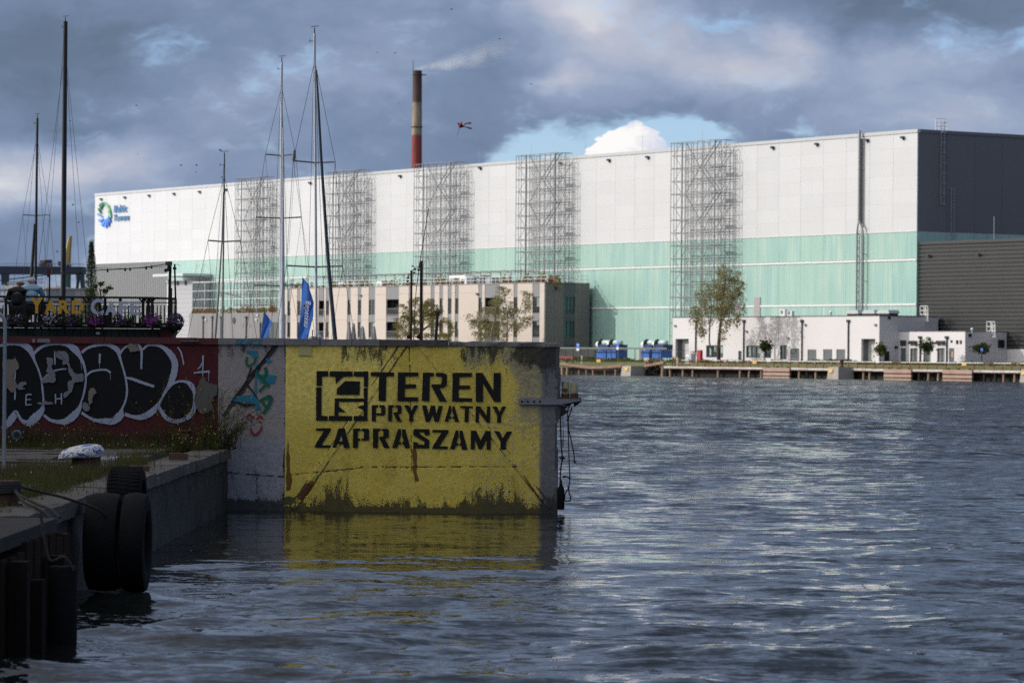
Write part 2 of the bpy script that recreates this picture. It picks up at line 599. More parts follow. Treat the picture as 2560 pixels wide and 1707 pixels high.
# ---- near quay on the left; its edge runs straight away from the camera at x = -5.35
QZ = 1.18
QX = -5.35
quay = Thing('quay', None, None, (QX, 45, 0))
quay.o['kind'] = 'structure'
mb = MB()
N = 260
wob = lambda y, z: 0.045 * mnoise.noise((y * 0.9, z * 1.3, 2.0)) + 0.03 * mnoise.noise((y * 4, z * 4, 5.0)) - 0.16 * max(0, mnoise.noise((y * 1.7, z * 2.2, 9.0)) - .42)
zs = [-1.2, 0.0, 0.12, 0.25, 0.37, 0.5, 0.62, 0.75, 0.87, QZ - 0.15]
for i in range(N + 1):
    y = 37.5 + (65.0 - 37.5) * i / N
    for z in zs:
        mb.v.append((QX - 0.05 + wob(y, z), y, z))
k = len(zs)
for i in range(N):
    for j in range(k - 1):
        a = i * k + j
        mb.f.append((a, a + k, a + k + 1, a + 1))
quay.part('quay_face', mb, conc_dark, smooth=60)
mb = MB().box(-60, QX - 0.12, 8, 65.1, -1.5, QZ - 0.1)
quay.part('quay_body', mb, soil)
# coping stones along the edge
y = 37.6
rng = random.Random(5)
while y < 64.6:
    ln = min(rng.uniform(1.7, 2.3), 64.75 - y)
    mb = MB().box(QX - 0.55, QX + 0.03 + rng.uniform(-.015, .015), y + 0.012, y + ln - 0.012, QZ - 0.19, QZ + rng.uniform(-.012, .012))
    me = mb.mesh('coping_stone', (QX, 45, 0))
    bm = bmesh.new(); bm.from_mesh(me)
    bmesh.ops.subdivide_edges(bm, edges=list(bm.edges), cuts=7, use_grid_fill=True)
    for v in bm.verts:
        p_ = v.co + Vector((QX, 45, 0))
        edge = 1.0 if (p_.x > QX - 0.1 and p_.z > QZ - 0.06) else 0.35
        chip = max(0.0, mnoise.noise((p_.y * 2.3, p_.z * 3, 8.0)) - 0.15) * edge
        v.co.x += 0.02 * mnoise.noise((p_.y * 3, p_.x * 3, p_.z * 3)) - 0.11 * chip
        v.co.z += 0.018 * mnoise.noise((p_.y * 2.5, p_.x * 4, 3.0)) - 0.09 * chip
    bm.to_mesh(me); bm.free()
    quay.part('coping_stone', me, slab_m)
    y += ln
# paving slabs: rows of big worn concrete slabs, each slightly out of level
row = 24.0
while row < 64.2:
    d = 1.02
    xo = rng.uniform(-0.5, 0.5)
    for cx in range(4):
        x1 = QX - 1.0 - cx * 1.75 + (xo if cx else 0)
        x0 = QX - 1.0 - (cx + 1) * 1.75 + xo
        h = [QZ + rng.uniform(-0.03, 0.025) for _ in range(4)]
        mb = MB()
        a, b, c, e = x0 + .02, x1 - .02, row + .02, row + d - .02
        mb.add([(a, c, QZ - .2), (b, c, QZ - .2), (b, e, QZ - .2), (a, e, QZ - .2), (a, c, h[0]), (b, c, h[1]), (b, e, h[2]), (a, e, h[3])],
               [(4, 5, 6, 7), (0, 1, 5, 4), (1, 2, 6, 5), (2, 3, 7, 6), (3, 0, 4, 7)])
        quay.part('paving_slab', mb, slab_m)
    row += d

# the strip of land behind the wall and under the cafe
mb = MB()
mb.box(-60, -7.2, 65.45, 96, -1.5, 1.2)
mb.box(-7.2, 0.9, 65.55, 71.5, -1.5, 1.2)
solo('pier', None, None, mb, conc, (0, 0, 0), kind='structure')

# ---- unseen block added left of the frame to shade the quay and the wall
brick = M('dark_brick', (0.16, 0.085, 0.065), 0.9, 0.3, 1.2, 0.4)
wh = Thing('warehouse', 'tall dark brick warehouse beyond the left edge of the quay', 'warehouse', (-24, 40, 1.18))
wh.part('wall', MB().box(-46, -24, 16, 86, 1.0, 14.6), brick)
wh.part('roof', MB().prism([(-46.4, 15.6, 14.6), (-23.6, 15.6, 14.6), (-35, 15.6, 17.0)], (0, 70.8, 0)), steel_dark)
gl_dark = glass_mat('dark_glass', (0.02, 0.025, 0.03))
wme = MB().box(-24.02, -23.95, -0.8, 0.8, -1.4, 1.4).mesh('window', (-24, 0, 0))
for yy in range(20, 84, 6):
    for zz in (5.0, 10.0):
        wh.inst('window', wme, (-24, yy, zz), gl_dark)

# ================================================================== THE WALL ACROSS THE PICTURE
WY = 65.0
WT = 3.155                      # underside of the coping


def wall_mat(name, paint_a, paint_b, base, coat=True):
    """old paint over concrete: attributes set where paint is bare, mossy, rusty or pale; noise breaks their edges"""
    m = bpy.data.materials.new(name)
    m.use_nodes = True
    t = NT(m.node_tree)
    pos = t.n('ShaderNodeNewGeometry', 0)
    at_ = lambda s: t.n('ShaderNodeAttribute', 2, dict(attribute_name=s))
    stretch = t.vmath('MULTIPLY', pos, (1, 1, 0.35))
    n1 = t.noise(pos, 2.2, 6.0, 0.62)
    n2 = t.noise(pos, 11.0, 6.0, 0.68)
    n3 = t.noise(pos, 42.0, 4.0, 0.65)
    ns = t.noise(stretch, 7.0, 6.0, 0.65)
    col = t.mix(t.n('ShaderNodeMapRange', 0, None, Value=n1, From_Min=0.3, From_Max=0.7), paint_a, paint_b)
    col = t.mix(t.math('MULTIPLY', t.step(n3, 0.42, 0.60), 0.5), col, tuple(c * 0.55 for c in paint_b))
    bare = t.mix(n2, tuple(c * 0.45 for c in base), tuple(c * 1.25 for c in base))
    grime = t.math('MULTIPLY', t.step(t.math('ADD', t.math('MULTIPLY', t.noise(stretch, 1.5, 9.0, 0.72), 0.75), t.math('MULTIPLY', n3, 0.25)), 0.50, 0.61), 0.75)
    col = t.mix(grime, col, tuple(c * f_ for c, f_ in zip(paint_b, (0.40, 0.40, 0.55))))
    bmask = t.step(t.math('ADD', at_('bare'), t.math('ADD', t.math('MULTIPLY', t.math('SUBTRACT', n2, 0.5), 1.3), t.math('MULTIPLY', t.math('SUBTRACT', n3, 0.5), 0.7))), 0.42, 0.56)
    col = t.mix(bmask, col, bare)
    pale = t.math('MULTIPLY', at_('pale'), t.n('ShaderNodeMapRange', 0, None, Value=n2, From_Min=0.3, From_Max=0.6))
    col = t.mix(pale, col, tuple(min(1, c * 1.2 + 0.05) for c in paint_a))
    moss = t.step(t.math('ADD', at_('moss'), t.math('ADD', t.math('MULTIPLY', t.math('SUBTRACT', ns, 0.5), 1.5), t.math('MULTIPLY', t.math('SUBTRACT', n3, 0.5), 1.0))), 0.45, 0.62)
    col = t.mix(t.math('MULTIPLY', moss, 0.88), col, t.mix(n2, (0.010, 0.011, 0.009), (0.05, 0.05, 0.04)))
    rs = t.step(t.math('ADD', at_('rust'), t.math('MULTIPLY', t.math('SUBTRACT', ns, 0.5), 1.1)), 0.4, 0.62)
    col = t.mix(t.math('MULTIPLY', rs, 0.9), col, t.mix(n3, (0.045, 0.014, 0.006), (0.22, 0.075, 0.02)))
    spk = t.step(t.noise(pos, 23.0, 3.0, 0.5), 0.695, 0.72)
    col = t.mix(t.math('MULTIPLY', spk, 0.7), col, (0.03, 0.03, 0.028))
    h = t.math('ADD', t.math('MULTIPLY', n2, 0.6), t.math('ADD', t.math('MULTIPLY', n3, 0.35), t.math('MULTIPLY', bmask, -0.12)))
    bmp = t.n('ShaderNodeBump', 0, None, Strength=0.7, Distance=0.03, Height=h)
    b = t.n('ShaderNodeBsdfPrincipled', 0, None, Base_Color=col, Roughness=0.85, Specular_IOR_Level=0.25, Normal=bmp)
    t.n('ShaderNodeOutputMaterial', None, None, Surface=b)
    return m


def seg_dist(X, Z, p, q):
    d = np.array(q) - np.array(p)
    u = np.clip(((X - p[0]) * d[0] + (Z - p[1]) * d[1]) / (d @ d), 0, 1)
    return np.hypot(X - p[0] - u * d[0], Z - p[1] - u * d[1]), u


def fbm(X, Z, s, seed=0.0, octaves=4):
    out = np.zeros_like(X)
    r = np.random.RandomState(int(seed * 10) + 1)
    for o in range(octaves):
        for _ in range(5):
            a, ph = r.rand() * 6.283, r.rand() * 6.283
            k = s * 2 ** o * (0.7 + 0.6 * r.rand())
            out += np.sin(k * (X * math.cos(a) + Z * math.sin(a)) + ph + 1.3 * np.sin(k * 0.6 * (Z * math.cos(a) - X * math.sin(a)) + ph * 2)) / 5 / 1.7 ** o
    return out


def face_grid(x0, x1, z0, z1, step, fn):
    """a wall face with real relief; fn(X, Z) -> (height, dict of masks)"""
    nx = int((x1 - x0) / step) + 1; nz = int((z1 - z0) / step) + 1
    X, Z = np.meshgrid(np.linspace(x0, x1, nx), np.linspace(z0, z1, nz))
    h, masks = fn(X, Z)
    co = np.stack([X, WY - h, Z], -1).reshape(-1, 3)
    idx = np.arange(nx * nz).reshape(nz, nx)
    q = np.stack([idx[:-1, :-1], idx[:-1, 1:], idx[1:, 1:], idx[1:, :-1]], -1).reshape(-1, 4)
    me = bpy.data.meshes.new('wall_face')
    me.vertices.add(len(co)); me.vertices.foreach_set('co', co.ravel())
    me.loops.add(q.size); me.loops.foreach_set('vertex_index', q.ravel())
    me.polygons.add(len(q)); me.polygons.foreach_set('loop_start', np.arange(0, q.size, 4))
    me.polygons.foreach_set('use_smooth', np.ones(len(q), bool))
    for k, v in masks.items():
        me.attributes.new(k, 'FLOAT', 'POINT').data.foreach_set('value', np.clip(v, 0, 2).astype(np.float32).ravel())
    me.update(calc_edges=True)
    return me


def wp(px, py):
    p = at(px, py, WY)
    return (p[0], p[2])


YX0, YX1 = wp(713, 1060)[0], wp(1393, 1060)[0]      # the yellow stretch
GX0 = wp(545, 1000)[0]                              # where red meets grey


def sm(x, a, b):
    u = np.clip((x - a) / (b - a), 0, 1)
    return u * u * (3 - 2 * u)


def yellow_fn(X, Z):
    h = 0.004 * fbm(X, Z, 3.0, 1) + 0.002 * fbm(X, Z, 14, 2)
    rough_band = np.exp(-((Z - wp(1000, 1060)[1]) / 0.16) ** 2) * sm(X, -3.2, -2.4)
    h += 0.005 * rough_band * fbm(X, Z * 2.2, 22, 3)
    la, ua = seg_dist(X, Z, wp(1012, 858), wp(735, 1265))
    ra, ub = seg_dist(X, Z, wp(1046, 858), wp(1372, 1265))
    h += 0.014 * sm(la, 0.075, 0.06) + 0.011 * sm(ra, 0.055, 0.042)
    cr, _ = seg_dist(X, Z, wp(715, 1188), wp(900, 1170)); cr2, _ = seg_dist(X, Z, wp(900, 1168), wp(1290, 1166))
    crack = np.minimum(cr, cr2) + 0.012 * fbm(X, Z, 25, 4)
    cv, _ = seg_dist(X, Z, wp(1023, 858), wp(1030, 1180))
    cv = cv + 0.013 * fbm(X, Z, 18, 5)
    h -= 0.008 * sm(np.minimum(crack, cv), 0.014, 0.0)
    hole, _ = seg_dist(X, Z, wp(948, 906), wp(948, 916))
    right = sm(X + 0.03 * fbm(X, Z, 5, 41), wp(1346, 1000)[0], wp(1360, 1000)[0])
    top = sm(Z, wp(1200, 965)[1], wp(1200, 880)[1])
    bare = 0.19 + 0.25 * sm(X, -1.2, -0.4) * sm(Z, 2.3, 1.6) + 0.70 * right
    bare += 0.40 * top * sm(X, wp(1150, 900)[0] - 0.1, wp(1175, 900)[0]) + 0.1 * fbm(X, Z, 2, 6)
    bare += 0.35 * top * sm(X, wp(848, 900)[0], wp(852, 900)[0]) * sm(X, wp(980, 900)[0], wp(940, 900)[0])
    bare += 0.75 * sm(hole, 0.07, 0.03)
    moss = 0.05 + 0.24 * sm(Z, 0.95 + 0.4 * fbm(X, Z * .3, 1.7, 7), 0.1) + 0.20 * sm(Z, 0.32, 0.02) + 0.5 * sm(Z, 0.10, 0.03) + 0.13 * sm(Z, 0.5, 0.1)
    moss += 0.74 * sm(X, wp(1135, 900)[0], wp(1165, 900)[0]) * sm(Z, wp(1200, 990)[1], wp(1200, 870)[1]) * (0.8 + 0.5 * fbm(X, Z, 3, 31))
    bare += 0.5 * sm(X, wp(1250, 900)[0], wp(1320, 900)[0]) * sm(Z, wp(1200, 1090)[1], wp(1200, 960)[1])
    moss += 0.50 * top * sm(X, wp(848, 900)[0], wp(852, 900)[0]) * sm(X, wp(1060, 900)[0], wp(960, 900)[0])
    moss += 0.28 * sm(Z, 1.0, 0.4) * sm(X, wp(1140, 1200)[0], wp(1190, 1200)[0]) * sm(X, wp(1330, 1200)[0], wp(1260, 1200)[0])
    moss += 0.34 * sm(Z, 0.95, 0.45) * sm(X, wp(780, 1200)[0], wp(830, 1200)[0]) * sm(X, wp(900, 1200)[0], wp(850, 1200)[0])
    moss += 0.85 * sm(np.minimum(crack, cv), 0.012, 0.003) + 0.95 * sm(np.abs(la - 0.068), 0.022, 0.004) * (0.55 + 0.5 * fbm(X, Z, 9, 8)) + 0.8 * sm(np.abs(ra - 0.05), 0.02, 0.004) * (0.6 + 0.5 * fbm(X, Z, 11, 9))
    bb, _ = seg_dist(X, Z, wp(752, 1240), wp(770, 1216))
    moss += 1.6 * sm(bb, 0.075, 0.055) + 1.2 * sm(np.hypot((X - wp(722, 1247)[0]) / 1.5, Z - wp(722, 1250)[1]), 0.09, 0.03)
    moss += 0.16 * right
    ru, uu = seg_dist(X, Z, wp(718, 1070), wp(722, 1220))
    r1 = sm(ru + 0.03 * fbm(X, Z, 9, 32), 0.09, 0.01) * (0.3 + 0.75 * uu)
    rr, ur = seg_dist(X, Z, wp(820, 1150), wp(755, 1245))
    r2 = sm(rr + 0.04 * fbm(X, Z, 8, 33), 0.10, 0.01) * (0.25 + 0.7 * ur)
    rv, uv = seg_dist(X, Z, wp(1036, 1120), wp(1040, 1240))
    r3 = sm(rv + 0.03 * fbm(X, Z, 10, 34), 0.06, 0.0) * (1.0 - 0.5 * uv)
    rb, _ = seg_dist(X, Z, wp(1034, 1168), wp(1044, 1200))
    r4 = 1.1 * sm(rb, 0.04, 0.01)
    rt, ut = seg_dist(X, Z, wp(1310, 1190), wp(1345, 1240))
    r5 = 0.7 * sm(rt, 0.03, 0.01)
    pale = 0.75 * sm(Z, 1.5, 2.2) * sm(X, -2.0, -2.6) + 0.35
    return h, dict(bare=bare, moss=moss, rust=np.maximum.reduce([r1, r2, r3, r4, r5]), pale=pale * (1 - right))


def grey_fn(X, Z):
    h = 0.004 * fbm(X, Z, 4, 11) + 0.002 * fbm(X, Z, 18, 12)
    c1, _ = seg_dist(X, Z, wp(690, 866), wp(600, 985)); c2, _ = seg_dist(X, Z, wp(600, 985), wp(560, 1040))
    cr = np.minimum(c1, c2) + 0.02 * fbm(X, Z, 16, 13)
    hc, _ = seg_dist(X, Z, wp(560, 1180), wp(712, 1192))
    hc = hc + 0.01 * fbm(X, Z, 22, 14)
    moss = 0.10 + 0.8 * sm(Z, 0.3, 0.03) + 1.0 * sm(cr, 0.05, 0.015) + 0.8 * sm(hc, 0.014, 0.003)
    moss += 0.38 * sm(Z, 1.6, 0.5) * (0.6 + 0.6 * fbm(X * 2, Z * 0.3, 3, 15)) + 0.7 * sm(X, wp(705, 1000)[0], wp(712, 1000)[0]) * (0.5 + 0.5 * fbm(X, Z, 8, 16))
    moss += 0.35 * sm(Z, 2.6, 3.1) + 0.25 * sm(Z, 1.4, 1.9) * sm(Z, 2.6, 2.2) * (X < wp(620, 1000)[0])
    h -= 0.01 * sm(cr, 0.03, 0.0)
    bare = 0.15 + 0.9 * sm(Z, 1.7, 0.9)
    return h, dict(bare=bare, moss=moss, rust=0 * X, pale=0.2 + 0 * X)


def red_fn(X, Z):
    h = 0.003 * fbm(X, Z, 4, 21) + 0.0015 * fbm(X, Z * 6, 12, 22)
    bare = 0.12 + 0.12 * fbm(X, Z, 2.5, 23)
    moss = 0.22 + 0.25 * sm(Z, 1.6, 1.1) + 0.1 * fbm(X * 3, Z * .4, 2, 24)
    return h, dict(bare=bare, moss=moss, rust=0 * X + 0.1, pale=0 * X)


yel = wall_mat('peeling_yellow_paint', (0.80, 0.62, 0.13), (0.70, 0.50, 0.045), (0.20, 0.195, 0.20))
gry = wall_mat('stained_pinkish_concrete', (0.40, 0.335, 0.30), (0.34, 0.31, 0.30), (0.36, 0.36, 0.39))
red = wall_mat('dark_red_paint', (0.13, 0.028, 0.030), (0.095, 0.022, 0.025), (0.16, 0.15, 0.145))

wall = Thing('yellow_wall', 'yellow painted concrete end wall with black stencilled lettering rising from the water', 'wall', ((YX0 + YX1) / 2, WY, 0))
B = wall.base


def rebase(me, base):
    co = np.empty(len(me.vertices) * 3); me.vertices.foreach_get('co', co)
    co = co.reshape(-1, 3) - np.array(base)
    me.vertices.foreach_set('co', co.ravel()); me.update()
    return me


wall.part('yellow_face', rebase(face_grid(YX0, YX1, -0.6, WT, 0.017, yellow_fn), B), yel)
wall.part('grey_section', rebase(face_grid(GX0, YX0 - 0.004, -0.6, WT, 0.02, grey_fn), B), gry, label='bare grey concrete stretch with small coloured graffiti')
mb = MB().box(GX0, YX1 - 0.03, WY + 0.02, WY + 0.5, -0.6, WT)
wall.part('wall_core', mb, conc)
# rough broken right end
mb = MB()
rg = random.Random(9)
zz = [-0.6 + i * 0.12 for i in range(int((WT + 0.6) / 0.12) + 1)] + [WT]
edge = []
for z in zz:
    o = 0.035 * mnoise.noise((z * 2.2, 1, 3)) + 0.02 * mnoise.noise((z * 7, 4, 1)) + (0.05 if z > 1.7 else 0.0) - (0.03 if z < 0.3 else 0)
    edge.append((YX1 + o, z))
for j, yy in enumerate((WY - 0.001, WY + 0.25, WY + 0.52)):
    for (x, z) in edge:
        mb.v.append((x - (0 if j < 2 else 0.03), yy, z))
m_ = len(edge)
for j in range(2):
    for i in range(m_ - 1):
        mb.f.append((j * m_ + i, (j + 1) * m_ + i, (j + 1) * m_ + i + 1, j * m_ + i + 1))
b0 = len(mb.v)
for (x, z) in edge: mb.v.append((YX1 - 0.04, WY - 0.001, z))
for i in range(m_ - 1): mb.f.append((b0 + i, i, i + 1, b0 + i + 1))
wall.part('broken_end', mb, M('dark_rough_concrete', (0.085, 0.085, 0.085), 0.95, 0.5, 3.0, 0.8, 25), smooth=60)
# coping in lengths
cope_m = M('coping_concrete', (0.23, 0.22, 0.215), 0.9, 0.45, 1.6, 0.5, 18, streak=0.3)
cuts = [545, 628, 712, 800, 880, 950, 1040, 1120]
for i in range(len(cuts) - 1):
    x0, x1 = wp(cuts[i], 853)[0], wp(cuts[i + 1], 853)[0]
    mb = MB().box(x0 + .006, x1 - .006, WY - 0.045 + rg.uniform(-.01, .01), WY + 0.55, WT - 0.002, 3.275 + rg.uniform(-.008, .008))
    wall.part('coping', mb, cope_m if cuts[i] not in (950, 1040) else M('rust_stained_coping', (0.10, 0.085, 0.08), 0.9, 0.5, 2.5, 0.5))
mb = MB()
xs = np.linspace(wp(1122, 853)[0], YX1 + 0.03, 40)
for x in xs:
    f = -0.03 + 0.05 * mnoise.noise((x * 3, 0, 0))
    zt = 3.265 - 0.015 + 0.02 * mnoise.noise((x * 5, 7, 0)) - 0.05 * max(0, x - YX1 + 0.25)
    mb.v += [(x, WY - 0.04 - f * .6, WT), (x, WY - 0.04 - f, zt - 0.03), (x, WY + 0.02, zt), (x, WY + 0.5, zt)]
for i in range(len(xs) - 1):
    for j in range(3):
        a = i * 4 + j
        mb.f.append((a, a + 4, a + 5, a + 1))
mb.f += [(len(mb.v) - 4, len(mb.v) - 3, len(mb.v) - 2, len(mb.v) - 1)]
wall.part('crumbled_coping', mb, M('dark_rough_concrete', None), smooth=50)
# a small smooth plate painted over, at the top left of the yellow face
a, b = wp(746, 866), wp(779, 889)
wall.part('cover_plate', MB().box(a[0], b[0], WY - 0.022, WY, b[1], a[1]), M('painted_plate', (0.52, 0.48, 0.20), 0.6, 0.12))

STY = WY - 0.021
sten = bpy.data.materials.new('sprayed_black_stencil')
sten.use_nodes = True
t = NT(sten.node_tree)
pos = t.n('ShaderNodeNewGeometry', 0)
wear = t.step(t.math('ADD', t.math('MULTIPLY', t.noise(pos, 26.0, 5.0, 0.7), 0.7), t.math('MULTIPLY', t.noise(pos, 3.0, 3.0), 0.35)), 0.63, 0.70)
d = t.n('ShaderNodeBsdfPrincipled', 0, None, Base_Color=t.mix(t.noise(pos, 5.0, 4.0), (0.006, 0.006, 0.008), (0.022, 0.021, 0.018)), Roughness=0.8, Specular_IOR_Level=0.25)
t.n('ShaderNodeOutputMaterial', None, None, Surface=t.n('ShaderNodeMixShader', 0, None, Fac=t.math('MULTIPLY', wear, 0.75), i1=d, i2=t.n('ShaderNodeBsdfTransparent', 0)))


def stc(x, y):
    return 770 + x * 0.22109, 910 + y * 0.22115


STENCIL = {
    'emblem': [[(98,78),(228,78),(228,138),(160,140),(158,245),(95,245)], [(245,80),(505,82),(505,138),(395,142),(315,225),(310,142),(245,138)],
               [(518,84),(682,82),(678,258),(632,256),(632,143),(518,138)], [(92,262),(155,262),(152,582),(222,585),(222,638),(92,636)],
               [(303,385),(630,388),(630,424),(350,424),(350,480),(430,540),(346,538),(346,583),(298,583)], [(235,583),(500,585),(500,640),(235,638)],
               [(515,585),(630,583),(672,583),(672,640),(515,640)], [(630,268),(677,268),(672,583),(630,583),(630,520),(555,485),(600,465),(630,465)],
               [(420,190),(588,195),(583,345),(325,343),(327,278)]],
    'T': [[(710,90),(975,93),(972,137),(885,137),(880,417),(797,415),(803,137),(710,135)]],
    'E': [[(1018,93),(1250,93),(1247,137),(1102,137),(1100,228),(1223,228),(1222,272),(1097,272),(1093,372),(1247,372),(1245,418),(1010,418)]],
    'R': [[(1300,95),(1425,97),(1423,138),(1378,140),(1372,418),(1287,416)], [(1445,97),(1530,98),(1572,120),(1568,240),(1530,268),(1485,272),(1570,422),(1490,422),(1393,245),(1400,228),(1500,226),(1512,205),(1514,140),(1445,138)]],
    'E2': [[(1635,98),(1855,98),(1853,143),(1712,145),(1708,240),(1833,240),(1832,282),(1706,282),(1704,380),(1857,385),(1856,425),(1630,422)]],
    'N': [[(1897,98),(1975,98),(2095,300),(2100,98),(2180,98),(2178,425),(2105,425),(1980,215),(1978,425),(1897,424)]],
    'P': [[(722,462),(793,462),(793,487),(770,489),(768,646),(720,645)], [(805,462),(860,462),(873,474),(874,566),(850,580),(772,578),(772,553),(826,552),(828,488),(805,487)]],
    'R2': [[(908,463),(975,463),(975,487),(952,489),(948,646),(905,645)], [(988,463),(1045,465),(1060,480),(1055,560),(1022,568),(1060,647),(1010,647),(965,555),(968,545),(1012,540),(1014,489),(988,487)]],
    'Y': [[(1085,463),(1140,463),(1172,525),(1200,465),(1250,465),(1190,575),(1190,647),(1143,647),(1146,575)]],
    'W': [[(1290,466),(1340,466),(1365,565),(1388,468),(1435,468),(1452,565),(1478,470),(1525,470),(1480,650),(1430,650),(1410,570),(1375,650),(1330,650)]],
    'A': [[(1598,470),(1620,470),(1620,540),(1600,590),(1620,592),(1620,615),(1592,617),(1585,650),(1543,650)], [(1632,470),(1655,472),(1708,652),(1660,652),(1655,617),(1632,615),(1632,592),(1650,590),(1632,535)]],
    'T2': [[(1722,472),(1865,475),(1864,498),(1820,498),(1815,655),(1768,655),(1775,498),(1722,495)]],
    'N2': [[(1897,475),(1945,475),(2020,580),(2025,477),(2060,477),(2058,658),(2020,658),(1935,545),(1932,658),(1893,658)]],
    'Y2': [[(2085,477),(2135,477),(2165,540),(2195,478),(2242,478),(2185,585),(2183,660),(2137,660),(2140,585)]],
    'Z': [[(92,725),(258,722),(258,750),(150,915),(260,915),(255,943),(78,943),(80,915),(180,752),(92,752)]],
    'A2': [[(345,724),(378,724),(378,800),(352,872),(378,872),(378,902),(335,902),(318,943),(275,940)], [(378,724),(415,724),(472,943),(408,943),(398,902),(378,902),(378,872),(390,872),(378,800)]],
    'P2': [[(510,725),(592,726),(592,755),(565,757),(563,838),(592,840),(592,862),(568,865),(563,945),(507,945)], [(605,727),(678,728),(690,740),(690,850),(675,862),(603,862),(603,840),(632,838),(634,757),(605,755)]],
    'R3': [[(735,727),(820,727),(820,752),(795,755),(790,945),(733,945)], [(833,728),(900,729),(913,742),(915,825),(885,838),(870,842),(922,945),(860,945),(803,830),(808,820),(850,815),(855,757),(833,752)]],
    'A3': [[(1020,730),(1052,732),(1052,800),(1030,875),(1052,878),(1052,905),(1022,907),(1010,945),(950,945)], [(1064,732),(1100,735),(1155,947),(1095,947),(1085,907),(1064,905),(1064,878),(1080,875),(1064,800)]],
    'S': [[(1190,745),(1210,733),(1375,735),(1375,800),(1318,803),(1315,768),(1260,768),(1262,785),(1375,860),(1368,950),(1190,948),(1188,880),(1245,882),(1248,908),(1315,908),(1318,875),(1190,800)]],
    'Z2': [[(1405,742),(1588,742),(1590,765),(1485,925),(1583,930),(1580,958),(1405,955),(1410,930),(1510,772),(1405,768)]],
    'A4': [[(1670,745),(1702,747),(1702,815),(1680,890),(1702,892),(1702,918),(1675,920),(1660,960),(1605,958)], [(1714,747),(1745,748),(1805,967),(1742,965),(1735,920),(1714,918),(1714,892),(1730,890),(1714,815)]],
    'M': [[(1842,750),(1900,750),(1952,860),(2010,752),(2068,755),(2065,965),(2018,965),(2020,850),(1965,960),(1930,960),(1890,850),(1885,962),(1840,962)]],
    'Y3': [[(2105,755),(2165,757),(2200,835),(2250,758),(2312,760),(2240,880),(2235,965),(2175,965),(2178,880)]],
}
for nm, polys in STENCIL.items():
    mb = MB()
    for pl in polys:
        mb.poly([at(*stc(x, y), STY) for x, y in pl][::-1])
    wall.part('stencil_emblem' if nm == 'emblem' else 'stencil_letter', mb, sten)


# ---- sprayed paint on the grey stretch and the red wall: ribbons and patches lying on the face
def paint_mat(name, rgb, wear=0.68, soft=0.06):
    m = bpy.data.materials.new(name)
    m.use_nodes = True
    t = NT(m.node_tree)
    pos = t.n('ShaderNodeNewGeometry', 0)
    wr = t.step(t.math('ADD', t.math('MULTIPLY', t.noise(pos, 18.0, 5.0, 0.7), 0.7), t.math('MULTIPLY', t.noise(pos, 2.4, 3.0), 0.35)), wear, wear + soft)
    c = t.mix(t.noise(pos, 6.0, 4.0), tuple(x * 0.78 for x in rgb), tuple(min(1, x * 1.15) for x in rgb))
    d = t.n('ShaderNodeBsdfPrincipled', 0, None, Base_Color=c, Roughness=0.75, Specular_IOR_Level=0.25)
    t.n('ShaderNodeOutputMaterial', None, None, Surface=t.n('ShaderNodeMixShader', 0, None, Fac=wr, i1=d, i2=t.n('ShaderNodeBsdfTransparent', 0)))
    return m


def ribbon(mb, pts, conv, Y, scale):
    """pts: (x, y, width) in crop units -> a strip of variable width on the wall plane"""
    c = flat_curve(pts, 6, closed=False)
    left, right = [], []
    for i, p in enumerate(c):
        a, b = c[max(i - 1, 0)], c[min(i + 1, len(c) - 1)]
        d = np.array([b[0] - a[0], b[1] - a[1]]); d /= (np.linalg.norm(d) + 1e-9)
        nx, ny = -d[1], d[0]
        hw = max(p[2], 4) * 0.5 * (1 + 0.06 * math.sin(i * 1.9))
        left.append(at(*conv(p[0] + nx * hw, p[1] + ny * hw), Y))
        right.append(at(*conv(p[0] - nx * hw, p[1] - ny * hw), Y))
    n = len(c)
    mb.add(left + right, [(i, i + 1, n + i + 1, n + i) for i in range(n - 1)])


def blob_poly(mb, pts, conv, Y, smooth=6, jag=0.0, seed=0):
    c = flat_curve(pts, smooth) if smooth else [np.array(p, float) for p in pts]
    r = random.Random(seed)
    if jag:
        c2 = []
        for i, p in enumerate(c):
            c2.append(p + np.array([r.uniform(-jag, jag), r.uniform(-jag, jag)]))
        c = c2
    mb.poly([at(*conv(p[0], p[1]), Y) for p in c][::-1])


cG = lambda x, y: (560 + x * 0.29326, 830 + y * 0.29337)
cyan = paint_mat('cyan_spray', (0.03, 0.22, 0.30), 0.70)
grn = paint_mat('green_spray', (0.015, 0.14, 0.07), 0.72)
redsp = paint_mat('red_spray', (0.28, 0.05, 0.04), 0.72)
mb = MB()
for i, pl in enumerate(([(190,150),(290,160),(290,215),(250,230),(230,180),(190,180)], [(350,215),(420,245),(370,270)], [(295,355),(450,370),(425,435),(300,430)],
                        [(60,555),(265,530),(290,600),(320,650),(270,670),(240,600),(80,590)])):
    blob_poly(mb, pl, cG, WY - 0.016 - 0.001 * i, 0)
ribbon(mb, [(278,270,12),(272,400,16),(265,540,20)], cG, WY - 0.020, .29)
wall.part('cyan_graffiti', mb, cyan)
mb = MB()
for i, s in enumerate(([(200,210,18),(190,260,18),(215,290,18),(260,255,18),(272,225,18)], [(350,300,30),(362,350,28),(330,390,28),(290,365,26),(278,330,24)], [(325,395,26),(355,430,26),(385,462,28)],
                       [(352,450,22),(325,480,22),(298,508,22)], [(300,590,24),(345,565,26),(390,548,30),(400,575,30),(372,640,28),(332,695,26)], [(325,590,22),(345,620,22),(360,645,22)])):
    ribbon(mb, s, cG, WY - 0.023 - 0.001 * i, .29)
wall.part('green_graffiti', mb, grn)
mb = MB()
